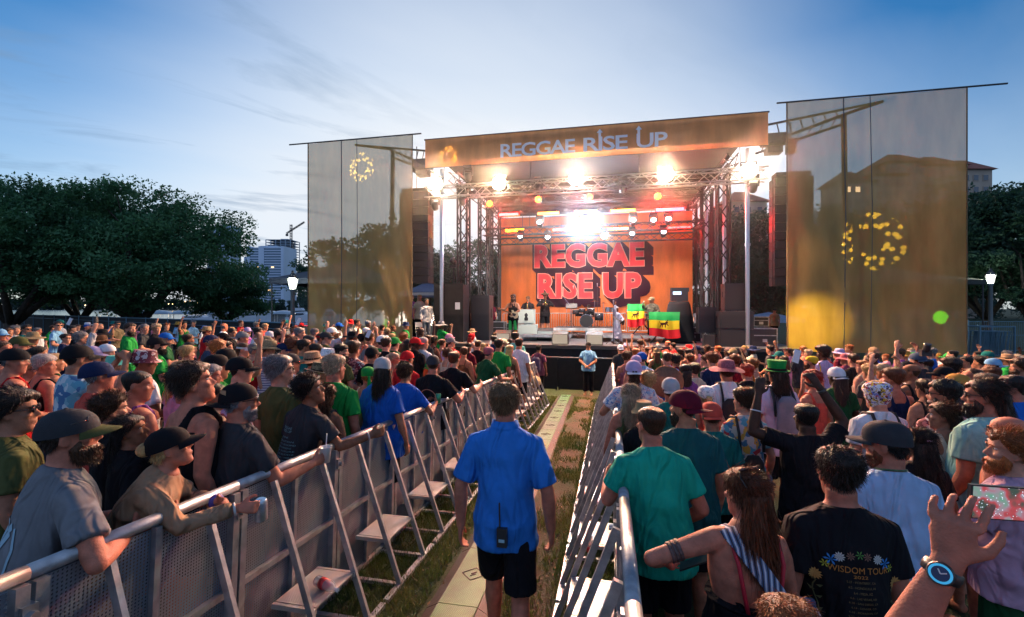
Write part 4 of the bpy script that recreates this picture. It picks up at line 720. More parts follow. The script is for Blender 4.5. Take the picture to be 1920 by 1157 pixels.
ks = tag(empty("keyboard_stand", (on(1240, 600, 18.2)[0], 18.3, DZ)), "crossed-leg keyboard stand behind the large flag", "stand"); MB().bar((-.4, 0, 0), (.4, 0, 1.05), .05).bar((.4, 0.05, 0), (-.4, .05, 1.05), .05).build("leg", M_black, ks); MB().box((0, .02, 1.1), (1.15, .35, .10)).build("keyboard", M_plastic, ks)
ks = tag(empty("keyboard_stand", (on(1205, 600, 19.8)[0], 19.8, DZ + .26)), "keyboard on crossed legs between the two flags", "stand"); MB().bar((-.4, 0, 0), (.4, 0, .95), .05).bar((.4, 0.05, 0), (-.4, .05, .95), .05).build("leg", M_black, ks); MB().box((0, .02, 1.0), (1.3, .35, .10)).build("keyboard", mat("silver_key", (.4, .42, .44), .4), ks)
ct = tag(empty("covered_speaker_tower", (on(1273, 640, 18.9)[0], 18.9, DZ)), "black cloth-covered tower with mixer boxes on top, right of the flag", "equipment"); MB().lathe([(.66, 0), (.60, .1), (.52, .9), (.42, 1.5), (.36, 1.62), (.01, 1.64)], n=18, sy=.7).build("cloth", M_cloth_black, ct, True); MB().box((0, 0, 1.82), (.62, .4, .36)).box((.02, 0, 2.08), (.66, .36, .16)).build("mixer", M_plastic, ct); MB().box((-.1, -.215, 1.95), (.3, .02, .12)).build("display", em("mixer_display", (.5, .7, 1), 1.2), ct)
# stacks at stage right
def cab(name, lab, cat, px, py, Y, w, dpt, h, z, m=M_plastic, grp=None):
    p = on(px, py, Y); r = tag(empty(name, (p[0], Y + dpt / 2, DZ + z)), lab, cat, grp); MB().box((0, 0, h / 2), (w, dpt, h)).build("cabinet", m, r); g_ = MB().box((0, -dpt / 2 - .012, h / 2), (w * .90, .02, h * .88)); g_.build("grille", mat("sub_grille", (.022, .022, .026), .55), r); MB().bar((-w / 2 - .005, 0, h * .5), (-w / 2 - .005, 0, h * .7), .03).bar((w / 2 + .005, 0, h * .5), (w / 2 + .005, 0, h * .7), .03).build("handle", M_black, r); return r
cab("subwoofer", "wide black subwoofer at the bottom of the right stack", "speaker", 1381, 640, 17.3, 1.12, .8, .62, 0); cab("subwoofer", "wide black subwoofer on top of the bottom one in the right stack", "speaker", 1381, 610, 17.3, 1.12, .8, .62, .635); cab("side_speaker", "tall narrow black speaker crowning the right stack", "speaker", 1379, 560, 17.5, .72, .6, .98, 1.27)
cab("side_speaker", "black monitor speaker on a short frame left of the right stack", "speaker", 1327, 610, 18.0, .62, .6, .95, .45, M_plastic)
cab("side_speaker", "small black floor speaker below the left one of the right stack", "speaker", 1330, 650, 17.2, .36, .3, .42, 0, M_plastic)
cab("subwoofer", "black speaker block behind the left column", "speaker", 900, 605, 18.6, .8, .7, 1.9, 0)
def road_case(px, py, Y, w, dpt, h, z, lab):
    p = on(px, py, Y); r = tag(empty("road_case", (p[0], Y + dpt / 2, DZ + z)), lab, "case", "black road cases around the stage"); MB().box((0, 0, h / 2), (w - .02, dpt - .02, h - .02)).build("panel", M_plastic, r); f = MB()
    for x in (-w / 2, w / 2):
        for y in (-dpt / 2, dpt / 2): f.bar((x, y, 0), (x, y, h), .03)
    for zz in (.012, h - .012, h * .62):
        for y in (-dpt / 2, dpt / 2): f.bar((-w / 2, y, zz), (w / 2, y, zz), .028)
        for x in (-w / 2, w / 2): f.bar((x, -dpt / 2, zz), (x, dpt / 2, zz), .028)
    f.build("edge_trim", M_alu, r); MB().box((0, -dpt / 2 - .005, h * .35), (.14, .02, .10)).build("latch", M_steel, r); return r
road_case(1434, 640, 17.4, .78, .6, .66, 0, "black road case with silver edges right of the subwoofers"); road_case(1427, 610, 18.6, .5, .5, .36, .68, "small silver-framed case stacked behind the right road case"); road_case(1300, 618, 19.5, .56, .5, .58, 0, "road case between the covered tower and the right speakers"); road_case(933, 612, 20.6, .62, .5, .72, 0, "road case behind the guitarist in green trousers"); road_case(950, 612, 21.4, .5, .5, .62, 0, "second road case at the left end of the barricades")
# black-draped booth on the left wing and its flat light bar
bo = tag(empty("black_booth", (on(843, 600, 17.6)[0], 17.9, DZ)), "square black-draped booth on the left wing with a white notice", "booth"); cloth("drape", -.62, .62, -.45, -.1, 2.35, M_cloth_black, bo, 30, 12, .12, 4); MB().box((0, 0, 1.15), (1.2, .8, 2.35)).build("panel", M_cloth_black, bo); MB().box((.42, -.53, 1.45), (.20, .01, .28)).build("notice", mat("paper", (.6, .62, .66), .7), bo)
wn = tag(empty("folding_chair", (on(788, 632, 17.4)[0], 17.5, DZ - .1), R(35)), "white folding chair standing on the left wing of the stage", "chair"); MB().box((0, 0, .45), (.40, .38, .025)).build("seat", M_white, wn); MB().box((0, .20, .78), (.40, .02, .20), rx=-.15).build("backrest", M_white, wn)
for sx in (-.2, .2): MB().bar((sx, -.22, 0), (sx, .24, .88), .022).build("leg", M_steel, wn); MB().bar((sx, .24, 0), (sx, -.12, .46), .022).build("leg", M_steel, wn)
# ---- tents
def canopy(px, d, w, ytop, yeave, label, col, name="canopy_tent", z0=GZ, rz=0):
    p = at(px, d); zt = zat(ytop, d) - z0; ze = zat(yeave, d) - z0; m = mat("tent_" + label[:8].replace(" ", "_"), col, .75, noise_s=1, noise_a=.2); r = tag(empty(name, (p[0], p[1], z0), R(YAW) + rz), label, "tent"); V = []; n = 4; h = w / 2
    for (sx, sy) in ((-1, -1), (1, -1), (1, 1), (-1, 1)): V += [(sx * h, sy * h, ze - .28), (sx * h, sy * h, ze), (sx * h * .45, sy * h * .45, ze + (zt - ze) * .45)]
    V.append((0, 0, zt)); Fq = []
    for i in range(4):
        a, b_ = 3 * i, 3 * ((i + 1) % 4); Fq += [(a, b_, b_ + 1, a + 1), (a + 1, b_ + 1, b_ + 2, a + 2), (a + 2, b_ + 2, 12)]
    MB().add(V, Fq).build("canopy", m, r)
    for (sx, sy) in ((-1, -1), (1, -1), (1, 1), (-1, 1)): MB().bar((sx * h * .97, sy * h * .97, 0), (sx * h * .97, sy * h * .97, ze), .05).build("leg", M_dtruss, r)
    return r
canopy(655, 27, 6.2, 487, 528, "big dark peaked canopy tent behind the left scrim", (.035, .045, .07)); canopy(800, 27, 3.2, 528, 549, "smaller blue-grey canopy tent left of the stage", (.10, .14, .24), rz=.3)
canopy(1660, 30, 6.5, 500, 530, "dark peaked tent behind the right scrim", (.03, .035, .03)); canopy(1440, 30, 3, 585, 596, "pale blue low canopy behind the right road case", (.20, .30, .45), z0=-.8)
bm = tag(empty("shade_awning", (on(785, 553, 20)[0], 20, DZ)), "flat white bar awning over the people on the left wing", "awning"); MB().box((0, 0, 2.02), (1.8, .5, .12)).build("fascia", M_white, bm)
for x in (-.85, .85): MB().bar((x, 0, 0), (x, 0, 1.98), .04).build("leg", M_steel, bm)
# ---- pit barrier in front of the skirt
for k in range(9):
    xx = -4.3 + k * 1.0; r = tag(empty("pit_barrier", (xx, 16.2, GZ)), ORD[k].replace("nearest", "leftmost") + " black pit barrier panel in front of the stage skirt, from the left", "barrier", "black pit barriers below the stage"); MB().box((0, 0, .58), (.96, .02, 1.1)).build("panel", M_cloth_black, r); MB().cyl((-.5, 0, 1.16), (.5, 0, 1.16), .025, 8).build("top_rail", M_dtruss, r); MB().bar((-.45, .03, 0), (-.45, .03, 1.14), .04).bar((.45, .03, 0), (.45, .03, 1.14), .04).build("frame", M_dtruss, r)
# ---- stacked steel barricades right of the right scrim
p = at(1848, 25.5); r = tag(empty("barricade_trolley", (p[0], p[1], GZ), R(YAW)), "blue-grey steel trolley stacked with barricades at the right of the scrim", "trolley"); f = MB()
for x in (-.95, .95):
    for y in (-.6, .6): f.bar((x, y, 0), (x, y, 1.9), .07)
for z in (.15, 1.88):
    for y in (-.6, .6): f.bar((-.95, y, z), (.95, y, z), .06)
    for x in (-.95, .95): f.bar((x, -.6, z), (x, .6, z), .06)
f.build("frame", M_bluesteel, r)
for k in range(11):
    q = MB(); y = -.5 + k * .09; rr_ = random.Random(k); tl = rr_.uniform(-.1, .1)
    for i in range(12): q.bar((-.8 + i * .14 + tl, y, .3), (-.8 + i * .14 + tl + rr_.uniform(.05, .25), y, 1.6), .02)
    q.bar((-.85, y, .3), (.85, y, .3), .03).bar((-.8, y, 1.62), (.9, y, 1.62), .03); q.build("stacked_barricade", M_bluesteel, r)

# ---- stage haze
hz_m = bpy.data.materials.new("stage_haze"); hz_m.use_nodes = True; t = hz_m.node_tree; t.nodes.clear(); vo = N(t, "ShaderNodeVolumePrincipled"); vo.inputs['Density'].default_value = HAZE_D; vo.inputs['Color'].default_value = (.8, .8, .85, 1); vo.inputs['Anisotropy'].default_value = .88; oo = N(t, "ShaderNodeOutputMaterial"); t.links.new(vo.outputs[0], oo.inputs['Volume'])
tag(MB().box((-.95, 18.4, 4.75), (15.0, 12.6, 5.7)).build("haze", hz_m), "thin haze in and before the stage, spread to give the lamps halos", "haze", kind="stuff")  # haze box drawn out in front of the lamps to give them halos
# ================================================================ PEOPLE
def cmat(name, rough=.85, noise_s=6, noise_a=.12, bump=.25, bump_s=40, spec=.10, sheen=0): return mat(name, rough=rough, noise_s=noise_s, noise_a=noise_a, bump=bump, bump_s=bump_s, spec=spec, objcol=True, sheen=sheen)
def folds_mat(name, **k):
    m = cmat(name, **k); t = m.node_tree; b = t.nodes["Principled BSDF"]; tcn = N(t, "ShaderNodeTexCoord"); mp_ = N(t, "ShaderNodeMapping"); mp_.inputs['Scale'].default_value = (7, 7, 2.2); t.links.new(tcn.outputs['Object'], mp_.inputs[0])
    n = N(t, "ShaderNodeTexNoise"); n.inputs['Scale'].default_value = 1; n.inputs['Detail'].default_value = 2; n.inputs['Distortion'].default_value = 1.2; t.links.new(mp_.outputs[0], n.inputs['Vector'])
    bp = N(t, "ShaderNodeBump"); bp.inputs['Strength'].default_value = .8; bp.inputs['Distance'].default_value = .13; t.links.new(n.outputs[0], bp.inputs['Height'])
    old = b.inputs['Normal'].links[0].from_node; t.links.new(bp.outputs[0], old.inputs['Normal']); return m
M_skin = cmat("skin", .66, 22, .22, .28, 150, .28, 0)
M_tee = folds_mat("tee_cloth", noise_s=4, noise_a=.22); M_pants = folds_mat("trouser_cloth"); M_hat = cmat("hat_cloth", .8, 20, .10, .2, 160); M_straw = cmat("straw", .75, 60, .3, .8, 90)
def hair_mat():
    m = cmat("hair", .5, 30, .25, 0, 60, .35, 0); t = m.node_tree; b = t.nodes["Principled BSDF"]; tcn = N(t, "ShaderNodeTexCoord"); mp_ = N(t, "ShaderNodeMapping"); mp_.inputs['Scale'].default_value = (130, 130, 9); t.links.new(tcn.outputs['Object'], mp_.inputs[0])
    n = N(t, "ShaderNodeTexNoise"); n.inputs['Scale'].default_value = 1; n.inputs['Detail'].default_value = 2; t.links.new(mp_.outputs[0], n.inputs['Vector']); bp = N(t, "ShaderNodeBump"); bp.inputs['Strength'].default_value = .9; bp.inputs['Distance'].default_value = .012; t.links.new(n.outputs[0], bp.inputs['Height']); t.links.new(bp.outputs[0], b.inputs['Normal']); return m
M_hair = hair_mat()
def _isl():
    t = M_hair.node_tree; b = t.nodes['Principled BSDF']; l = b.inputs['Base Color'].links[0]; src = l.from_socket; g_ = N(t, 'ShaderNodeNewGeometry'); mr = N(t, 'ShaderNodeMapRange'); mr.inputs[3].default_value = .55; mr.inputs[4].default_value = 1.9; t.links.new(g_.outputs['Random Per Island'], mr.inputs[0]); sc = N(t, 'ShaderNodeVectorMath', operation='SCALE'); t.links.new(src, sc.inputs[0]); t.links.new(mr.outputs[0], sc.inputs['Scale']); t.links.new(sc.outputs[0], b.inputs['Base Color'])
_isl()
def pattern_mat(name, cols, scale, kind='voronoi'):
    m = bpy.data.materials.new(name); m.use_nodes = True; t = m.node_tree; b = t.nodes["Principled BSDF"]; b.inputs['Roughness'].default_value = .85; tcn = N(t, "ShaderNodeTexCoord")
    r = N(t, "ShaderNodeValToRGB"); r.color_ramp.interpolation = 'CONSTANT'; k = len(cols)
    while len(r.color_ramp.elements) < k: r.color_ramp.elements.new(.5)
    for i, c in enumerate(cols): r.color_ramp.elements[i].position = i / k; r.color_ramp.elements[i].color = (*c, 1)
    if kind == 'stripe':
        w = N(t, "ShaderNodeTexWave"); w.bands_direction = 'Z'; w.inputs['Scale'].default_value = scale; t.links.new(tcn.outputs['Object'], w.inputs[0]); t.links.new(w.outputs['Fac'], r.inputs[0])
    else:
        n = N(t, "ShaderNodeTexNoise"); n.inputs['Scale'].default_value = scale; n.inputs['Detail'].default_value = 2; n.inputs['Distortion'].default_value = .8; t.links.new(tcn.outputs['Object'], n.inputs[0])
        v = N(t, "ShaderNodeTexVoronoi"); v.inputs['Scale'].default_value = scale * 1.3; v.inputs['Randomness'].default_value = 1; mx = N(t, "ShaderNodeVectorMath", operation='ADD'); t.links.new(tcn.outputs['Object'], mx.inputs[0]); sc = N(t, "ShaderNodeVectorMath", operation='SCALE'); sc.inputs['Scale'].default_value = .06; t.links.new(n.outputs['Color'], sc.inputs[0]); t.links.new(sc.outputs[0], mx.inputs[1]); t.links.new(mx.outputs[0], v.inputs['Vector'])
        sx = N(t, "ShaderNodeSeparateXYZ"); t.links.new(v.outputs['Color'], sx.inputs[0]); t.links.new(sx.outputs[0], r.inputs[0])
    t.links.new(r.outputs[0], b.inputs['Base Color']); return m
W3 = (.62, .62, .66)
PATS = {'floralwhite': pattern_mat("floral_white", [W3, (.10, .22, .45), W3, (.30, .42, .60), W3, (.5, .3, .35)], 34), 'floralred': pattern_mat("floral_red", [(.10, .02, .03), (.45, .45, .48), (.14, .02, .04), (.10, .01, .03), (.5, .2, .2)], 24),
        'hawaii': pattern_mat("hawaii", [(.05, .14, .25), (.5, .42, .40), (.40, .03, .04), (.10, .30, .40), (.6, .30, .05), (.55, .45, .5)], 17), 'stripes': pattern_mat("thin_stripes", [(.60, .58, .66), (.60, .58, .66), (.12, .10, .25)], 9, 'stripe'),
        'bandana': pattern_mat("flower_hood", [(.75, .72, .75), (.35, .02, .04), (.75, .72, .75), (.6, .42, .03), (.04, .03, .03), (.2, .25, .6)], 42), 'camo': pattern_mat("camo", [(.05, .05, .03), (.11, .10, .06), (.03, .03, .02), (.16, .14, .09)], 20),
        'tiedye': pattern_mat("tie_dye", [(.10, .30, .40), (.5, .55, .6), (.05, .14, .3), (.2, .4, .5)], 15), 'bucketfloral': pattern_mat("white_flower", [(.70, .74, .80), (.35, .42, .5), (.75, .78, .82), (.75, .75, .8)], 40)}
COL = dict(black=(.010, .010, .013), charcoal=(.035, .038, .045), grey=(.16, .17, .19), lightgrey=(.36, .37, .40), white=(.62, .64, .70), cream=(.50, .44, .34), tan=(.30, .19, .12), khaki=(.25, .19, .11), brown=(.10, .05, .03), green=(.012, .23, .045), darkgreen=(.012, .075, .03), teal=(.01, .13, .13), mint=(.10, .42, .36), turquoise=(.01, .34, .24), lightblue=(.16, .36, .60), blue=(.012, .11, .46), royal=(.01, .085, .40), navy=(.012, .022, .07), red=(.48, .015, .02), coral=(.50, .07, .05), maroon=(.10, .008, .022), pink=(.60, .25, .38), dustypink=(.32, .10, .13), purple=(.18, .06, .25), lilac=(.40, .33, .55), yellow=(.55, .38, .03), orange=(.55, .14, .02), mustard=(.40, .22, .05), denim=(.04, .07, .13), olive=(.07, .08, .03), plum=(.16, .05, .09))
HAIRC = dict(black=(.008, .006, .006), darkbrown=(.022, .012, .008), brown=(.05, .022, .010), auburn=(.10, .028, .010), sandy=(.17, .095, .045), ginger=(.26, .075, .018), blond=(.42, .26, .11), ash=(.33, .25, .17), grey=(.13, .13, .14), silver=(.34, .33, .33), red=(.30, .02, .01))
SKIN = dict(f=(.46, .22, .15), t=(.35, .155, .095), m=(.22, .092, .052), d=(.055, .025, .016), r=(.42, .155, .10))
def etube(path, ra, rb, up, n=14, cap=True):
    """tube with elliptic section: ra along `side`, rb along `up`"""
    P = [Vector(p) for p in path]; V = []; Fq = []; up = Vector(up)
    for i, p in enumerate(P):
        t = (P[min(i + 1, len(P) - 1)] - P[max(i - 1, 0)]).normalized(); s = t.cross(up)
        if s.length < 1e-4: s = t.cross(Vector((1, 0, 0)))
        s.normalize(); u = s.cross(t)
        for k in range(n): w = 2 * math.pi * k / n; V.append(p + s * math.cos(w) * ra[i] + u * math.sin(w) * rb[i])
    for i in range(len(P) - 1):
        for k in range(n): Fq.append((i * n + k, i * n + (k + 1) % n, (i + 1) * n + (k + 1) % n, (i + 1) * n + k))
    if cap: Fq.append(tuple(range(n - 1, -1, -1))); Fq.append(tuple(range((len(P) - 1) * n, len(P) * n)))
    return V, Fq
def ball(c, r, M=None, n=12, m=8):
    V = []; c = Vector(c); r = r if isinstance(r, (tuple, list)) else (r, r, r)
    for j in range(m + 1):
        ph = math.pi * (j / m) * .998 + .003
        for k in range(n):
            th = 2 * math.pi * k / n; p = Vector((r[0] * math.sin(ph) * math.cos(th), r[1] * math.sin(ph) * math.sin(th), -r[2] * math.cos(ph))); V.append((M @ p if M else p) + c)
    Fq = [(j * n + k, j * n + (k + 1) % n, (j + 1) * n + (k + 1) % n, (j + 1) * n + k) for j in range(m) for k in range(n)] + [tuple(range(n - 1, -1, -1)), tuple(range(m * n, (m + 1) * n))]
    return V, Fq
# ---- head (chin z=0, crown z=.235, +y forward)
HR = [(-.002, .022, .070, .030), (.012, .038, .086, .000), (.028, .048, .089, -.020), (.045, .054, .086, -.040), (.052, .056, .0835, -.045), (.060, .058, .091, -.050), (.067, .059, .089, -.054), (.072, .060, .0925, -.057), (.085, .062, .0885, -.064), (.100, .066, .086, -.073), (.115, .069, .083, -.082), (.130, .071, .077, -.089), (.142, .0715, .078, -.094), (.153, .073, .088, -.098), (.168, .0755, .0885, -.102), (.185, .0755, .085, -.103), (.203, .071, .073, -.096), (.218, .060, .052, -.080), (.229, .042, .028, -.052), (.235, .018, .000, -.020)]
def head_verts(off=None, n=28, sub=1, wide=1.0):
    R_s = HR
    if sub > 1:
        R_s = []
        for a, b in zip(HR[:-1], HR[1:]): R_s += [tuple(a[j] + (b[j] - a[j]) * i / sub for j in range(4)) for i in range(sub)]
        R_s.append(HR[-1])
    V = []
    for (z, w, yf, yb) in R_s:
        cy = (yf + yb) / 2; ry = (yf - yb) / 2; w *= wide
        for k in range(n):
            a = 2 * math.pi * k / n; c, s = math.cos(a), math.sin(a); e = 2 / 2.25; x = math.copysign(abs(c) ** e, c) * w; y = cy + math.copysign(abs(s) ** e, s) * ry
            if s > 0 and z < .15: x *= 1 - .12 * s
            p = Vector((x, y, z))
            if off:
                cn = Vector((0, -.008, .12)); d = p - cn; d.z *= .8 if z < .12 else 1; d.normalize(); p = p + d * off(p)
            V.append(p)
    m = len(R_s); Fq = [(j * n + k, j * n + (k + 1) % n, (j + 1) * n + (k + 1) % n, (j + 1) * n + k) for j in range(m - 1) for k in range(n)] + [tuple(range(n - 1, -1, -1)), tuple(range((m - 1) * n, m * n))]
    return V, Fq
def head_parts():
    L = [head_verts(n=32, sub=2)]
    L.append(etube([(0, .078, .140), (0, .092, .118), (0, .105, .101), (0, .103, .092)], [.008, .010, .0125, .011], [.010, .012, .013, .008], (0, 1, .3), 10))     # nose
    for s in (-1, 1):
        L.append(ball((s * .011, .092, .094), (.009, .011, .008), n=8, m=6)); L.append(ball((s * .030, .080, .151), (.024, .014, .006), n=10, m=6))       # nostril wing, brow
        L.append(ball((s * .043, .062, .105), (.020, .022, .016), n=10, m=6))
        M = Matrix.Rotation(R(-16), 4, 'X') @ Matrix.Rotation(s * R(20), 4, 'Z')
        L.append(ball((s * .077, -.008, .118), (.007, .020, .032), M, 10, 8)); L.append(ball((s * .075, -.003, .098), (.007, .011, .014), M, 8, 6))
    L.append(ball((0, .088, .064), (.022, .008, .0065), n=10, m=6)); L.append(ball((0, .086, .054), (.019, .009, .0070), n=10, m=6)); L.append(ball((0, .074, .014), (.022, .016, .015), n=10, m=6))
    return L
HEADP = head_parts()
# ---- hands
def hand(L, wrist, d, pn, side, curl=.5, spread=.12, point=None, s=1.0, thumb_in=.4):
    """d: direction towards the knuckles, pn: palm normal (the side the fingers curl to), side: +1 when the thumb sits on +axis"""
    d = Vector(d).normalized(); pn = Vector(pn); pn = (pn - d * pn.dot(d)).normalized(); ax = d.cross(pn).normalized() * side; w = Vector(wrist)
    L.append(etube([w - d * .02, w + d * .02, w + d * .055, w + d * .088], [.026 * s, .033 * s, .041 * s, .038 * s], [.019 * s, .017 * s, .0155 * s, .012 * s], pn, 12))
    ln = [.076, .086, .080, .062]
    for i in range(4):
        cu = curl if not (point is not None and i in point) else .04; cu = cu * (1 + .1 * i); o = (1.5 - i) * (.0200 + .005 * (spread > .15)) * s; b = w + d * .078 * s + ax * o + pn * .001; dd = (d + ax * (1.5 - i) * spread * .5).normalized(); pts = [b]; ang = cu * .6
        for q, fr in enumerate((.46, .30, .24)):
            v = dd * math.cos(ang) + pn * math.sin(ang); pts.append(pts[-1] + v * ln[i] * fr * s); ang += cu * (1.25 if q == 0 else .9)
        L.append(etube(pts, [.0096 * s, .0092 * s, .0084 * s, .0070 * s], [.0096 * s, .0090 * s, .0082 * s, .0066 * s], pn if abs(v.dot(pn)) < .9 else d, 8))
    tb = w + d * .018 * s + ax * .024 * s + pn * .006; t1 = tb + (d * .6 + ax * .75 + pn * .25 * thumb_in).normalized() * .040 * s; t2 = t1 + (d * .9 + ax * .35 + pn * .8 * thumb_in).normalized() * .032 * s; t3 = t2 + (d + pn * thumb_in * 1.1).normalized() * .024 * s
    L.append(etube([tb, t1, t2, t3], [.015 * s, .0125 * s, .0105 * s, .008 * s], [.015 * s, .012 * s, .0100 * s, .0075 * s], pn, 8))
_tmp = []
def remesh(name, L, voxel, mt, smooth=2, post=None):
    mb = MB()
    for v, f in L: mb.add(v, f)
    me = bpy.data.meshes.new(name); me.from_pydata(mb.v, [], mb.f); o = bpy.data.objects.new(name, me); C.objects.link(o)
    m = o.modifiers.new("r", 'REMESH'); m.mode = 'VOXEL'; m.voxel_size = voxel; m.use_smooth_shade = True
    if smooth: s = o.modifiers.new("s", 'SMOOTH'); s.factor = .5; s.iterations = smooth
    dg = bpy.context.evaluated_depsgraph_get(); r = bpy.data.meshes.new_from_object(o.evaluated_get(dg)); r.name = name; bpy.data.objects.remove(o); bpy.data.meshes.remove(me)
    if post:
        co = np.empty(len(r.vertices) * 3, np.float32); r.vertices.foreach_get("co", co); co = co.reshape(-1, 3); nr = np.empty(len(r.vertices) * 3, np.float32); r.vertices.foreach_get("normal", nr); co = post(co, nr.reshape(-1, 3)); r.vertices.foreach_set("co", co.astype(np.float32).ravel()); r.update()
    r.materials.clear(); r.materials.append(mt); r.polygons.foreach_set("use_smooth", [True] * len(r.polygons)); return r
def wave(co, s=0):
    x, y, z = co[:, 0], co[:, 1], co[:, 2]
    rg = lambda a: (1 - np.abs(np.sin(a))) ** 2 * 1.6 - .55
    return rg(x * 6.5 + z * 9 + 1.3 * np.sin(z * 6 + s) + s) * .55 + rg(z * 14 - np.abs(x) * 9 + 1.5 * np.sin(x * 7 + s * 2)) * .5 * np.clip((1.15 - z) * 5, 0, 1) + np.sin(x * 23 + 3 * np.sin(z * 7 + s) + s) * .45 + np.sin(y * 31 - z * 11 + 2 * np.sin(x * 9 + s) + s * 2) * .3 + np.sin(z * 37 + x * 19 + y * 13 + s * 3) * .25
def make_body(sex='m', girth=1.0, sh=(0, 0), el=None, wr=None, handdir=None, head=(0, 0, 0), lean=0.0, side_lean=0.0, curl=(.5, .5), point=(None, None), spread=.12, voxel=.012, hv=None, palm=(None, None), feet=None, bend=0.0, seed=0, shirt_len=.80, sleeve=.68, thin=True, split=None):
    """the unscaled figure is 1.75 m; returns dict of meshes and frames. el/wr: elbow and wrist for (left, right); +y forward, +x right"""
    W_ = girth; f = sex == 'f'; sw = .155 if f else .182
    def T(p):      # lean of the upper body about the hip
        p = Vector(p); z = max(0, p.z - .95); a = lean * min(1, z / .25) if z else 0
        q = Matrix.Rotation(-lean, 3, 'X') @ Vector((0, 0, z)) if z else Vector((0, 0, 0))
        q2 = Matrix.Rotation(side_lean, 3, 'Y') @ q
        return Vector((p.x + q2.x, p.y * 1.0 + q2.y, min(p.z, .95) + q2.z))
    tor = [(.80, .150, .100, 0), (.86, .172 + .012 * f, .118, -.010), (.93, .172 + .016 * f, .122, -.014), (1.0, .158 + .006 * f, .112, -.004), (1.08, .146 - .018 * f, .104, .004), (1.17, .152 - .014 * f, .108, .004), (1.26, .166 - .012 * f, .116 + .012 * f, .006), (1.34, .172 - .012 * f, .112, .002), (1.395, .172 - .014 * f, .098, -.006), (1.430, .152 - .012 * f, .084, -.012), (1.458, .112, .074, -.014), (1.48, .078, .066, -.012), (1.505, .060, .060, -.008)]
    hipc = [T((0, y, z)) for z, _, _, y in tor]; gb = lambda z: W_ if z < 1.35 else 1 + (W_ - 1) * .5
    L = []; L.append(etube(hipc, [w * gb(z) for z, w, d, y in tor], [d * (gb(z) if z > 1.3 else 1 + (W_ - 1) * 1.4) for z, w, d, y in tor], (0, 1, 0), 22))
    # neck and head
    nb = T((0, -.008, 1.48)); HM = Matrix.Translation(T((0, .014, 1.522))) @ Matrix.Rotation(head[0], 4, 'Z') @ Matrix.Rotation(-head[1] , 4, 'X') @ Matrix.Rotation(head[2], 4, 'Y') @ Matrix.Translation((0, .0, -.02)) @ Matrix.Scale(.93 if f else 1.0, 4)
    jaw = HM @ Vector((0, -.022, .060)); nr_ = .047 if f else .058 * (1 + (W_ - 1) * .4)
    L.append(etube([nb - Vector((0, 0, .05)), nb, nb.lerp(jaw, .5), jaw], [nr_ * 1.35, nr_ * 1.05, nr_, nr_], [nr_ * 1.2, nr_ * 1.02, nr_, nr_], (0, 1, 0), 14))
    HL = [([HM @ p for p in v], q) for v, q in HEADP]
    arms = []; el = el or ((-.225, -.03, 1.13), (.225, -.03, 1.13)); wr = wr or ((-.235, .06, .88), (.235, .06, .88))
    for i, s in enumerate((-1, 1)):
        S0 = T((s * (sw - .014), -.008, 1.385 + sh[i])); E = Vector(el[i]); Wp = Vector(wr[i]); g_ = 1 + (W_ - 1) * .6; k = (.86 if f else 1.0) * g_
        up = Vector((0, 1, .2))
        L.append(etube([S0 - Vector((s * .09, 0, -.012)), S0, S0.lerp(E, .22), S0.lerp(E, .6), E], [.040 * k, .058 * k, .056 * k, .047 * k, .040 * k], [.048 * k, .060 * k, .055 * k, .047 * k, .040 * k], up, 14))
        L.append(etube([E, E.lerp(Wp, .25), E.lerp(Wp, .6), Wp], [.039 * k, .043 * k, .036 * k, .027 * k], [.039 * k, .041 * k, .033 * k, .022 * k], up, 12)); L.append(ball(E, .040 * k, n=10, m=8))
        hd = Vector(handdir[i]) if handdir and handdir[i] else (Wp - E).normalized(); pn = Vector(palm[i]) if palm[i] else Vector((-s, 0.2, 0)); HH = []
        hand(HH, Wp, hd, pn, s, curl[i], spread, point[i], s=1.0 if not f else .9); HL += HH if split is None else HH
        arms.append((S0, E, Wp, k))
    fe = feet or ((-.10, 0), (.10, 0)); legs = []
    for i, s in enumerate((-1, 1)):
        H = Vector((s * .088, -.008, .90)); fx, fy = fe[i]; A = Vector((fx * 1.05, fy - .02, .09)); Kn = H.lerp(A, .5) + Vector((0, .02 + bend + max(0, fy) * .15, 0)); g_ = 1 + (W_ - 1) * .5
        L.append(etube([H + Vector((0, 0, .03)), H.lerp(Kn, .15), H.lerp(Kn, .6), Kn], [.086 * g_, .086 * g_, .068 * g_, .054], [.092 * g_, .092 * g_, .072 * g_, .055], (0, 1, 0), 14))
        L.append(etube([Kn, Kn.lerp(A, .3) - Vector((0, .012, 0)), Kn.lerp(A, .7), A], [.053, .057, .042, .034], [.053, .060, .044, .038], (0, 1, 0), 12))
        L.append(etube([A - Vector((0, .045, .035)), A + Vector((0, .03, -.045)), A + Vector((0, .12, -.065)), A + Vector((0, .19, -.07))], [.034, .042, .048, .030], [.035, .04, .025, .014], (0, 0, 1), 10)); legs.append((H, Kn, A))
    out = dict(HM=HM, arms=arms, legs=legs, T=T)
    out['body'] = remesh("body", L + HL, voxel, M_skin, 2 if voxel > .008 else 3)
    # shirt
    o = .016; st = [(shirt_len, .206, .152, -.01), (shirt_len + .07, .202, .149, -.010)] + [(z, w + o + .016 * (z < 1.15), d + o + .018 * (z < 1.2), y) for z, w, d, y in tor if z > shirt_len + .1 and z < 1.41] + [(1.434, .164 - .012 * f, .098, -.012), (1.463, .124, .086, -.014), (1.485, .088, .077, -.012), (1.496, .072, .070, -.01)]
    if W_ > 1.08: st = [(z, w, d * (1.06 if z < 1.2 else 1), y) for z, w, d, y in st]
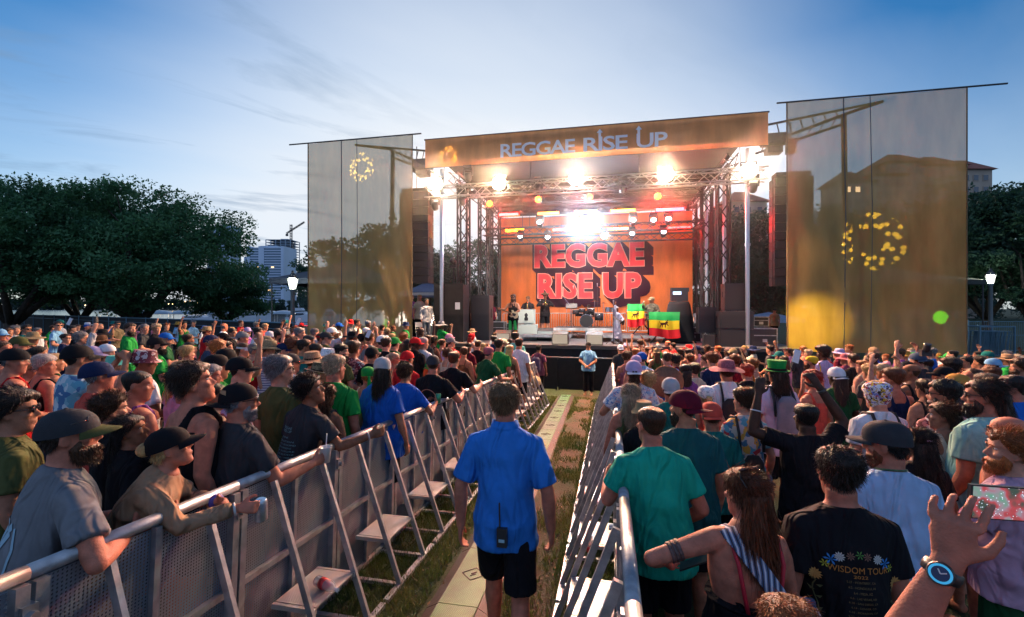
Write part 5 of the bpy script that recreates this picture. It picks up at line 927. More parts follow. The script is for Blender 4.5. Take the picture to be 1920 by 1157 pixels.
    SL = [etube([T((0, y, z)) for z, w, d, y in st], [w * gb(z) for z, w, d, y in st], [d * (gb(z) if z > 1.3 else 1 + (W_ - 1) * 1.4) for z, w, d, y in st], (0, 1, 0), 28)]
    for (S0, E, Wp, k), s in zip(arms, (-1, 1)):
        e2 = S0.lerp(E, sleeve); SL.append(etube([S0 - Vector((s * .10, 0, -.014)), S0 - Vector((s * .03, 0, -.004)), S0, S0.lerp(E, .25), e2], [.048 * k, .066 * k, .069 * k, .069 * k, .073 * k], [.060 * k, .070 * k, .071 * k, .070 * k, .074 * k], (0, 1, .2), 16))
    def fold(co, nr):
        lz = np.clip((1.36 - co[:, 2]) / .35, 0.15, 1); return co + nr * (wave(co, seed) * .0085 * lz)[:, None]
    out['tee_L'] = SL; out['tee'] = remesh("tee", SL, max(voxel, .009), M_tee, 4, fold)
    KL = [etube([T((0, y, z)) for z, w, d, y in st if z < 1.3] , [w * .99 * gb(z) for z, w, d, y in st if z < 1.3], [d * (1 + (W_ - 1) * 1.3) for z, w, d, y in st if z < 1.3], (0, 1, 0), 24)]
    KL.append(etube([T((0, 0, 1.27)), T((0, .002, 1.34)), T((0, -.004, 1.385))], [.180 * W_, .135, .095], [.130, .122, .112], (0, 1, 0), 20))
    for s in (-1, 1): KL.append(etube([T((s * .09, .10, 1.30)), T((s * .085, .085, 1.40)), T((s * .083, .03, 1.470)), T((s * .083, -.045, 1.47)), T((s * .085, -.095, 1.40)), T((s * .08, -.115, 1.30))], [.020] * 6, [.014] * 6, (1, 0, 0), 8))
    out['tank_L'] = KL
    # long sleeves
    out['sleeve_L'] = [etube([S0, S0.lerp(E, .5), E, E.lerp(Wp, .5), E.lerp(Wp, .88)], [.078 * k, .070 * k, .064 * k, .056 * k, .046 * k], [.078 * k, .070 * k, .064 * k, .056 * k, .044 * k], (0, 1, .2), 14) for (S0, E, Wp, k) in arms]
    # trousers / shorts
    PL = [etube([(0, -.012, z) for z in (.78, .86, .93, 1.0)], [.165 * W_, .184 * W_, .180 * W_, .160 * W_], [.115, .130, .130 * W_, .112 * W_], (0, 1, 0), 22)]; PS = list(PL)
    for (H, Kn, A) in legs:
        PL.append(etube([H, H.lerp(Kn, .6), Kn, Kn.lerp(A, .5), Kn.lerp(A, .93)], [.102, .084, .074, .068, .070], [.106, .090, .078, .072, .074], (0, 1, 0), 14)); PS.append(etube([H, H.lerp(Kn, .5), H.lerp(Kn, .88)], [.104, .098, .098], [.108, .104, .102], (0, 1, 0), 14))
    out['pants_L'] = PL; out['shorts_L'] = PS; return out
def finish(b, what, voxel=.012, seed=0):
    k = what + "_mesh"
    if k not in b:
        if what == 'tank': b[k] = remesh("tank_top", b['tank_L'], max(voxel, .009), M_tee, 3, lambda c, n: c + n * (wave(c, seed) * .004)[:, None])
        if what == 'longsleeve': b[k] = remesh("long_sleeve", b['tee_L'] + b['sleeve_L'], max(voxel, .009), M_tee, 3, lambda c, n: c + n * (wave(c * 1.4, seed) * .007)[:, None])
        if what == 'pants': b[k] = remesh("trousers", b['pants_L'], .014, M_pants, 3)
        if what == 'shorts': b[k] = remesh("shorts", b['shorts_L'], .012, M_pants, 3)
    return b[k]
# ---- hair, hats (head frame)
def ss(a, b, x): t = min(1, max(0, (x - a) / (b - a))); return t * t * (3 - 2 * t)
def hairline(p):
    y = p.y
    if y > .055: return .194 + .006 * math.sin(p.x * 90) - (y - .055) * .3
    if y > .01: return .125 + (y - .01) / .045 * .055
    if y > -.03: return .100 + (y + .03) * .6
    return .100 - (-.03 - y) * 1.15
def hair_mesh(style, seed=0, near=False, under=False):
    r_ = random.Random(seed); P = dict(buzz=(.004, .0), short=(.012, .006), messy=(.020, .014), curly=(.032, .020), afro=(.060, .015), long=(.014, .005), pony=(.009, .004), bun=(.009, .004), bald=(.002, 0), receding=(.010, .005), dread=(.020, .012), thick=(.026, .008))[style]; base, amp = P; fr = dict(curly=48, afro=60, messy=30, dread=40).get(style, 22)
    def off(p):
        hl = hairline(p)
        if style == 'receding' and p.y > -.01: hl += .045
        if style == 'bald': hl = hl; 
        m = ss(-.006, .010, p.z - hl); top = ss(.12, .22, p.z); n = noise.noise(Vector((p.x * fr, p.y * fr, p.z * fr * .7 + seed))) + .4 * noise.noise(Vector((p.x * 90, p.y * 90, p.z * 50 + seed)))
        if style == 'bald' and p.z > .165: m = 0
        if under: m *= 1 - ss(.125, .150, p.z + p.y * .1)
        return -.012 + m * (.012 + base * (.75 + .5 * top) + amp * n)
    L = [head_verts(off, 56 if near else 36, 3 if near else 2)]; mb = MB()
    for v, f in L: mb.add(v, f)
    def strand(p, d, ln, w, gy=.5, seg=4, curl=.0):
        p = Vector(p); d = Vector(d).normalized(); s = d.cross(Vector((r_.uniform(-1, 1), r_.uniform(-1, 1), r_.uniform(-1, 1)))).normalized() * w; V = [p - s, p + s]; 
        for i in range(1, seg + 1):
            d = (d + Vector((r_.gauss(0, curl), r_.gauss(0, curl), -gy / seg + r_.gauss(0, curl)))).normalized(); p = p + d * ln / seg; k = 1 - i / seg * .85; V += [p - s * k, p + s * k]
        mb.add(V, [(2 * i, 2 * i + 1, 2 * i + 3, 2 * i + 2) for i in range(seg)])
    nst = {'bald': 0, 'buzz': 900 if near else 0}.get(style, (2200 if near else 130)); ln0 = dict(buzz=.008, short=.028, messy=.045, curly=.04, afro=.035, long=.05, pony=.03, bun=.03, receding=.026, dread=.05, thick=.04)[style] if nst else 0
    sv = [p for p in L[0][0] if p.z > hairline(p) + .005 and not (under and p.z > .125)]
    if under: nst = nst // 3
    for _ in range(nst):
        p = r_.choice(sv); c = Vector((0, -.01, .13)); nrm = (p - c).normalized(); flow = Vector((nrm.x * .3, -.5 - nrm.y * .2, -.55 if p.z < .18 else -.1)); d = nrm * (.16 if style in ('short', 'receding', 'thick', 'pony', 'bun', 'long') else .8) + flow * (.8 if style not in ('afro', 'curly') else .2) + Vector((r_.gauss(0, .2), r_.gauss(0, .2), r_.gauss(0, .2)))
        strand(p - nrm * .003, d, ln0 * r_.uniform(.5, 1.3), .0017 if near else .003, .5, 4 if near else 2, .35 if style in ('curly', 'afro', 'messy') else .08)
    if style in ('long', 'pony', 'bun', 'dread'):
        if style == 'bun': v, f = ball((0, -.115, .165), (.042, .040, .040), n=14, m=10); mb.add([p + Vector((noise.noise(p * 40) * .008,) * 3) for p in v], f)
        else:
            Ln = dict(long=.34, pony=.30, dread=.42)[style]; W0 = dict(long=.076, pony=.030, dread=.085)[style]; yb = -.085 if style != 'pony' else -.11; nn = 22 if near else 12; K = 9; path = []; z0 = .14
            for i in range(nn): t = i / (nn - 1); path.append(Vector((.008 * math.sin(t * 5 + seed), yb - .025 * math.sin(t * 2.2) + .0 * t, z0 - Ln * t)))
            ra = [W0 * (1.0 + .12 * math.sin(i / nn * 3)) * (1 - .45 * (i / nn) ** 3) for i in range(nn)]; rb = [(.042 if style != 'pony' else .026) * (1 - .35 * i / nn) for i in range(nn)]
            v, f = etube(path, ra, rb, (0, 1, 0), 36 if near else 16); v = [p + Vector((0, 1, 0)) * noise.noise(Vector((p.x * 60, 0, p.z * 5 + seed))) * .012 + Vector((noise.noise(Vector((p.x * 50, 3, p.z * 12))), 0, 0)) * .006 for p in v]; mb.add(v, f)
            for _ in range(2600 if near else 110):
                t = r_.random() ** .8; a = r_.uniform(0, 6.28); i = min(nn - 1, int(t * nn)); p = path[i] + Vector((math.cos(a) * ra[i], math.sin(a) * rb[i], 0)); strand(p, (math.cos(a) * .15, math.sin(a) * .15 - .05, -1), r_.uniform(.08, .16), (.0019 if near else .0035), .6, 5 if near else 3, .10 if style == 'long' else .2)
    me = bpy.data.meshes.new("hair"); me.from_pydata(mb.v, [], mb.f); me.materials.append(M_hair); me.polygons.foreach_set("use_smooth", [True] * len(me.polygons)); return me
def rim(a0, a1, ra, rb, z, n): return [(ra * math.cos(a0 + (a1 - a0) * i / n), rb * math.sin(a0 + (a1 - a0) * i / n) - .008, z) for i in range(n + 1)]
def dome(mb, ra=.088, rb=.112, z0=.142, h=.108, n=28, m=9, e=2.3, slope=.12, seam=True):
    V = []
    for j in range(m + 1):
        t = j / m; k = (1 - t ** e) ** (1 / 2.0); k = max(k, .02)
        for i in range(n):
            a = 2 * math.pi * i / n; sm = 1 - (.010 * (1 - abs(math.sin(a * 3))) ** 6 if seam else 0); x = ra * k * sm * math.cos(a); y = rb * k * sm * math.sin(a) - .010 - .006 * t; V.append((x, y, z0 + h * t + y * slope * (1 - t)))
    V2 = [(x * .93, y * .93, z + .004) for x, y, z in V[:n]]
    q = len(V); Fq = [(j * n + i, j * n + (i + 1) % n, (j + 1) * n + (i + 1) % n, (j + 1) * n + i) for j in range(m) for i in range(n)] + [tuple(range(m * n, (m + 1) * n))] + [(i, q + i, q + (i + 1) % n, (i + 1) % n) for i in range(n)]
    mb.add(V + V2, Fq)
def brim_part(ln=.075, drop=.012, w=1.0, lift=0.0):
    V = []; n = 14
    for th in (0, .004):
        for j in range(6):
            t = j / 5
            for i in range(n + 1):
                a = R(28) + R(124) * i / n; x = .086 * w * math.cos(a) * (1 + .02 * t); y0 = .110 * math.sin(a) - .010; y = y0 + ln * t * (math.sin(R(180) * i / n) ** .55); z = .142 + y0 * .12 - drop * t + lift * t - (x / .086) ** 2 * .020 * t ** .5 + th + .002; V.append((x, y, z))
    n1 = n + 1; k = 6 * n1; Fq = []
    for j in range(5):
        for i in range(n): a = j * n1 + i; Fq += [(a, a + n1, a + n1 + 1, a + 1), (k + a, k + a + 1, k + a + n1 + 1, k + a + n1)]
    for i in range(n): a = 5 * n1 + i; Fq.append((a, a + k, a + k + 1, a + 1))
    return V, Fq
def hatmesh(kind):
    mb = MB(); b2 = None
    if kind in ('cap', 'backcap', 'flatcap'):
        dome(mb, h=.112 if kind != 'flatcap' else .122, e=2.4 if kind != 'flatcap' else 3.4); v, f = ball((0, -.016, .253 if kind != 'flatcap' else .263), (.008, .008, .004), n=8, m=4); mb.add(v, f); b2 = MB(); v, f = brim_part(.078 if kind != 'flatcap' else .080, .018 if kind == 'cap' else .004)
        b2.add(v, f)
        if kind == 'backcap':
            b2.xform(Matrix.Translation((0, -.016, 0)) @ Matrix.Rotation(math.pi, 4, 'Z'))
            b2.v = [(x, y, z + (-.028 if True else 0)) for x, y, z in b2.v]
    elif kind in ('bucket', 'sunhat', 'straw', 'boater', 'tophat', 'fedora', 'cowboy'):
        pr = dict(bucket=[(.128, .128), (.092, .158), (.086, .20), (.074, .245), (.060, .250), (.01, .252)], sunhat=[(.185, .130), (.150, .150), (.092, .160), (.088, .20), (.075, .245), (.055, .255), (.01, .258)], straw=[(.215, .150), (.16, .148), (.092, .160), (.088, .21), (.076, .255), (.05, .262), (.01, .262)], boater=[(.15, .155), (.092, .157), (.09, .24), (.085, .245), (.01, .246)], tophat=[(.125, .155), (.088, .158), (.080, .19), (.092, .262), (.088, .268), (.01, .268)], fedora=[(.150, .162), (.120, .150), (.090, .155), (.086, .20), (.074, .262), (.05, .27), (.01, .255)], cowboy=[(.19, .185), (.15, .15), (.092, .152), (.088, .20), (.074, .262), (.045, .268), (.01, .25)])[kind]
        mb.lathe(pr, (0, -.008, 0), 32, sy=1.18)
        rim0 = pr[0]; n0 = 32
        mb.v = [(x, y, z + (.018 * (y / .15) ** 2 * (1 if kind in ('fedora', 'bucket') else 0)) + ((abs(x) / .19) ** 3 * .05 if kind == 'cowboy' else 0) + (.010 * math.sin(math.atan2(y, x) * 3 + 1) * min(1, max(0, (math.hypot(x, y) - .10) / .08)) if kind in ('sunhat', 'straw', 'bucket') else 0)) for x, y, z in mb.v]
        if kind in ('tophat', 'fedora', 'boater', 'cowboy', 'straw'): b2 = MB().lathe([(.0925, .158), (.0905, .182)], (0, -.008, 0), 28, sy=1.18)
    elif kind in ('beanie', 'bandana', 'hood'):
        def off(p): m = ss(-.004, .004, p.z - (.13 + max(-.06, p.y) * .45)); return -.012 + m * (.024 + .004 * noise.noise(p * 30))
        if kind == 'hood':
            def off(p): m = ss(-.004, .006, p.z - (.03 + max(0, p.y + .02) * 1.6)); return -.012 + m * (.034 + .010 * noise.noise(p * 14))
        v, f = head_verts(off, 36, 2); mb.add(v, f)
        if kind == 'bandana': v, f = ball((0, -.125, .12), (.02, .016, .018)); mb.add(v, f); v, f = etube([(0, -.125, .12), (.01, -.15, .03), (.0, -.15, -.10), (.012, -.14, -.18)], [.01, .028, .035, .03], [.008, .010, .010, .004], (0, 1, 0)); mb.add(v, f)
    elif kind == 'visor': b2 = MB(); v, f = brim_part(.075, .015); mb.add(v, f); mb.lathe([(.088, .140), (.090, .170)], (0, -.01, 0), 28, sy=1.25)
    elif kind == 'headband': mb.lathe([(.083, .165), (.086, .175), (.083, .192)], (0, -.008, 0), 28, sy=1.22)
    M = M_straw if kind in ('straw', 'boater', 'fedora', 'sunhat') else M_hat
    def mk(b, nm):
        me = bpy.data.meshes.new(nm); me.from_pydata(b.v, [], b.f); me.materials.append(M); curve_smooth(me, 50); return me
    return mk(mb, "hat"), (mk(b2, "brim") if b2 else None)
HATC = {}; HAIRM = {}
def get_hat(k):
    if k not in HATC: HATC[k] = hatmesh(k)
    return HATC[k]
def get_hair(k, near, seed=0, under=False):
    key = (k, near, seed, under)
    if key not in HAIRM: HAIRM[key] = hair_mesh(k, seed * 7 + 1, near, under)
    return HAIRM[key]
def glasses_mesh():
    b = MB()
    for s in (-1, 1):
        b.lathe([(.026, 0), (.025, .006), (.01, .008)], c=(s * .031, .088, .137), n=12, M=Matrix.Rotation(R(-90), 4, 'X') @ Matrix.Rotation(s * R(12) * 0, 4, 'Z'), sy=.8); b.tube([(s * .056, .088, .140), (s * .078, .05, .142), (s * .080, -.005, .136)], .0028, 5)
    b.tube([(-.012, .096, .142), (.012, .096, .142)], .003, 5); me = bpy.data.meshes.new("glasses"); me.from_pydata(b.v, [], b.f); me.materials.append(mat("lens_black", (.01, .01, .012), .12, 0, .8)); me.polygons.foreach_set("use_smooth", [True] * len(me.polygons)); return me
GLM = glasses_mesh()
def beard_mesh(full=1):
    def off(p):
        m = ss(.0, .018, p.y + .005 - max(0, p.z - .07) * 1.0) * (1 - ss(.066 if p.y > .05 else .10, .082 if p.y > .05 else .125, p.z)); lip = 1 - ss(.0, .010, .010 - abs(p.z - .058)) * (p.y > .07) * (abs(p.x) < .022); n = noise.noise(p * 60); return -.010 + m * lip * (.018 + .010 * full + .006 * n)
    v, f = head_verts(off, 44, 3); mb = MB(); mb.add(v, f); r_ = random.Random(3); sv = [p for p in v if off(p) > .006 and p.z < .12 and p.z > -.01] or v
    for _ in range(1400):
        p = r_.choice(sv); d = ((p - Vector((0, 0, .09))).normalized() * .5 + Vector((r_.gauss(0, .25), r_.gauss(0, .25), -.9 + r_.gauss(0, .2)))).normalized(); s_ = d.cross(Vector((r_.gauss(0, 1), r_.gauss(0, 1), .3))).normalized() * .0012; e_ = p + d * r_.uniform(.010, .016 + .014 * full); mb.add([p - s_, p + s_, e_], [(0, 1, 2)])
    me = bpy.data.meshes.new("beard"); me.from_pydata(mb.v, [], mb.f); me.materials.append(M_hair); me.polygons.foreach_set("use_smooth", [True] * len(me.polygons)); return me
BRD = beard_mesh(); BRDS = beard_mesh(.0)
def eyes_mesh():
    b = MB(); 
    for s in (-1, 1): v, f = ball((s * .031, .068, .137), (.0120, .0115, .0075), n=12, m=8); b.add(v, f)
    me = bpy.data.meshes.new("eyes"); me.from_pydata(b.v, [], b.f); me.materials.append(mat("eye_white", (.55, .52, .50), .25)); me.polygons.foreach_set("use_smooth", [True] * len(me.polygons)); b = MB()
    for s in (-1, 1): v, f = ball((s * .0315, .0755, .137), (.0058, .005, .0062), n=10, m=6); b.add(v, f)
    m2 = bpy.data.meshes.new("iris"); m2.from_pydata(b.v, [], b.f); m2.materials.append(M_black); b = MB()
    for s in (-1, 1): v, f = etube([(s * .014, .094, .1535), (s * .032, .093, .158), (s * .050, .081, .154)], [.004, .0045, .003], [.0035, .0035, .002], (0, 1, 0), 8); b.add(v, f)
    m3 = bpy.data.meshes.new("eyebrows"); m3.from_pydata(b.v, [], b.f); m3.materials.append(M_hair); return me, m2, m3
EYE, IRIS, BROW = eyes_mesh()
def part(name, me, parent, col=None, mx=None):
    o = bpy.data.objects.new(name, me); link(o, parent)
    if mx is not None: o.matrix_local = mx
    if col is not None: o.color = (*col, 1)
    return o
def c_(k): return COL.get(k, (.3, .3, .3)) if isinstance(k, str) else k
HATNAME = dict(cap='cap', backcap='cap', flatcap='cap', bucket='bucket_hat', sunhat='sun_hat', straw='straw_hat', boater='boater_hat', tophat='top_hat', fedora='brimmed_hat', cowboy='cowboy_hat', beanie='beanie', bandana='bandana', visor='visor', headband='headband', hood='hood')
def person(b, x, y, z, yaw, h, skin='f', top=('tee', 'black'), bottom=('shorts', 'black'), hair=('short', 'brown'), hat=None, near=False, glasses=False, beard=None, label=None, group=None, face=True, extras=(), seed=0, jit=0):
    """hat = (kind, colour[, brim colour])"""
    o = bpy.data.objects.new("person", b['body']); link(o); o.location = (x, y, z); o.rotation_euler = (0, 0, yaw); s = h / 1.75; o.scale = (s, s, s); r_ = random.Random(seed + int(x * 100) + int(y * 77)); sk = SKIN[skin]; kk = 1 + r_.uniform(-.10, .10); o.color = (*[q * kk for q in sk], 1)
    tag(o, label or "person in the crowd", "person", group); HM = b['HM']; v = b.get('voxel', .012)
    if top[0] in ('tee', 'polo', 'shirt', 'pattern'): me = b['tee']
    elif top[0] == 'tank': me = finish(b, 'tank', v, seed)
    elif top[0] == 'longsleeve': me = finish(b, 'longsleeve', v, seed)
    else: me = None
    nm = dict(tee='tee_shirt', tank='tank_top', longsleeve='long_sleeved_top', polo='polo_shirt', shirt='shirt', pattern='patterned_shirt').get(top[0])
    tp = None
    if me:
        tp = part(nm, me, o, c_(top[1]) if top[1] in COL or not isinstance(top[1], str) else (.5, .5, .5))
        if top[1] in PATS: tp.material_slots[0].link = 'OBJECT'; tp.material_slots[0].material = PATS[top[1]]
    if bottom: part('shorts' if bottom[0] == 'shorts' else 'trousers', finish(b, bottom[0]), o, c_(bottom[1]))
    if hair and hair[0] != 'none':
        hc = HAIRC[hair[1]]; hk = 1 + r_.uniform(-.15, .2); part('hair', get_hair(hair[0], near, seed % (3 if not near else 5), bool(hat) and hat[0] not in ('visor', 'headband')), o, [q * hk for q in hc], HM)
    if hat:
        m1_, m2_ = get_hat(hat[0]); HX = HM @ Matrix.Translation((0, -.002, .0)) @ Matrix.Rotation(r_.uniform(-.06, .06), 4, 'X'); 
        if hair and hair[0] in ('curly', 'thick', 'afro', 'messy'): HX = HX @ Matrix.Translation((0, 0, .008)) @ Matrix.Diagonal((1.08, 1.08, 1.03, 1))
        else: HX = HX @ Matrix.Diagonal((1.03, 1.03, 1.0, 1))
        ho = part(HATNAME[hat[0]], m1_, o, c_(hat[1]) if hat[1] not in PATS else (.5, .5, .5), HX)
        if hat[1] in PATS: ho.material_slots[0].link = 'OBJECT'; ho.material_slots[0].material = PATS[hat[1]]
        if m2_: 
            bc = hat[2] if len(hat) > 2 else hat[1]; bo_ = part('brim' if hat[0] in ('cap', 'backcap', 'flatcap') else 'hatband', m2_, ho, c_(bc) if bc not in PATS else (.3, .3, .3)); 
            if hat[0] in ('tophat', 'fedora', 'boater', 'cowboy', 'straw') and len(hat) < 3: bo_.color = (.02, .015, .012, 1)
    if glasses: part('sunglasses', GLM, o, None, HM)
    if beard: part('beard', BRD if beard[0] == 'full' else BRDS, o, HAIRC[beard[1]], HM)
    if face:
        if not glasses:
            part('eyes', EYE, o, None, HM)
            if near: part('irises', IRIS, o, None, HM)
        if near: part('eyebrows', BROW, o, HAIRC[hair[1]] if hair and hair[1] in HAIRC else HAIRC['brown'], HM)
    return o, tp
# ================================================================ THE CROWD
def face_yaw(x, y, tx=-1.0, ty=18.5): return math.atan2(-(tx - x), ty - y)
def put(b, px, py, d=None, h=None, turn=0, **k):
    """stand a figure so that its crown is seen at (px, py); either its depth d or its height h is given"""
    if d is None:
        d = 1.2
        while d < 60 and zat(py, d) > ground(at(px, d)[1], at(px, d)[0]) + h: d += .05
    x, y = at(px, d); zt = zat(py, d) - (.02 if k.get('hat') else 0); yaw = k.pop('yaw', None)
    if yaw is None: yaw = face_yaw(x, y)
    yaw += R(turn); g_ = k.pop('g', None); g_ = ground(y, x) if g_ is None else g_; cr_ = b['HM'] @ Vector((0, -.01, .236)); s = (zt - g_) / cr_.z; off = Matrix.Rotation(yaw, 3, 'Z') @ Vector((cr_.x * s, cr_.y * s, 0)); o, tp = person(b, x - off.x, y - off.y, g_, yaw, 1.75 * s, **k)
    o["_s"] = s; del o["_s"]; return o, tp
LOC = []
def descr(k):
    t = k['top']; tn = dict(tee='t-shirt', tank='tank top', longsleeve='long-sleeved top', polo='polo shirt')[t[0]]; cn = dict(floralwhite='white floral', floralred='dark red floral', hawaii='bright floral', stripes='thin-striped', bandana='flowered', camo='camouflage', tiedye='blue tie-dye', lightgrey='light grey', dustypink='dusty pink', darkgreen='dark green', lightblue='light blue').get(t[1], t[1]); s = f"{cn} {tn}"
    h = k.get('hat'); hr = k['hair']
    hn = dict(cap='cap', backcap='backwards cap', flatcap='flat-topped cap', bucket='bucket hat', sunhat='wide sun hat', straw='broad straw hat', boater='boater hat', tophat='top hat', fedora='brimmed hat', cowboy='cowboy hat', beanie='beanie', bandana='bandana', visor='visor', headband='headband', hood='hood')
    if h: a = f"{dict(bucketfloral='white floral', camo='camouflage', bandana='flowered').get(h[1], h[1])} {hn[h[0]]}"
    else: a = dict(bald='bald head', buzz='cropped {} hair', short='short {} hair', messy='tousled {} hair', curly='curly {} hair', afro='bushy {} hair', long='long {} hair', pony='{} ponytail', bun='{} hair in a bun', receding='thinning {} hair', dread='{} dreadlocks', thick='thick {} hair')[hr[0]].format(hr[1].replace('darkbrown', 'dark-brown'))
    return s, a
V1 = .013
PR = {}
def pr(name, sex='m', **k):
    b = make_body(sex, voxel=V1, seed=len(PR), **k); b['voxel'] = V1; b['sex'] = sex; b['pose'] = name; PR[name] = b
dn_ = dict()
pr('mA'); pr('mF', girth=1.16); pr('mL', head=(R(38), 0, 0)); pr('mR', head=(R(-40), R(4), 0), el=((-.24, .02, 1.14), (.24, .02, 1.14)), wr=((-.12, .20, 1.05), (.14, .22, 1.08)), curl=(.6, .6))
pr('mB', el=((-.25, .06, 1.14), (.25, .06, 1.14)), wr=((.05, .22, 1.18), (-.05, .25, 1.14)), curl=(.5, .5), head=(R(8), 0, 0))
pr('mC', el=((-.24, -.02, 1.14), (.33, .10, 1.50)), wr=((-.25, .08, .90), (.30, .16, 1.78)), sh=(0, .03), curl=(.4, .25))
pr('mD', el=((-.34, .08, 1.50), (.34, .10, 1.50)), wr=((-.26, .14, 1.80), (.24, .18, 1.78)), sh=(.03, .03), curl=(.2, .5), head=(0, R(8), 0))
pr('mP', el=((-.22, .22, 1.30), (.22, .22, 1.30)), wr=((-.06, .34, 1.58), (.07, .34, 1.58)), curl=(.7, .7))
pr('mE', el=((-.25, .0, 1.14), (.26, .04, 1.14)), wr=((-.20, .18, 1.0), (.16, .30, 1.22)), curl=(.4, .8), head=(R(-15), 0, 0))
pr('fA', 'f'); pr('fL', 'f', head=(R(40), 0, R(4)), girth=1.06); pr('fR', 'f', head=(R(-42), R(3), 0)); pr('fB', 'f', el=((-.22, .0, 1.13), (.28, .10, 1.48)), wr=((-.20, .12, .92), (.26, .16, 1.74)), curl=(.4, .3), point=(None, (0,)))
pr('fC', 'f', el=((-.21, .06, 1.14), (.21, .06, 1.14)), wr=((-.05, .24, 1.22), (.05, .25, 1.2)), curl=(.6, .6)); pr('fP', 'f', el=((-.20, .2, 1.32), (.20, .2, 1.32)), wr=((-.06, .32, 1.6), (.07, .32, 1.6)), curl=(.7, .7)); pr('mT', el=((-.30, .10, 1.55), (.24, .0, 1.13)), wr=((-.30, .20, 1.82), (.22, .14, .95)), sh=(.03, 0), point=((0,), None))
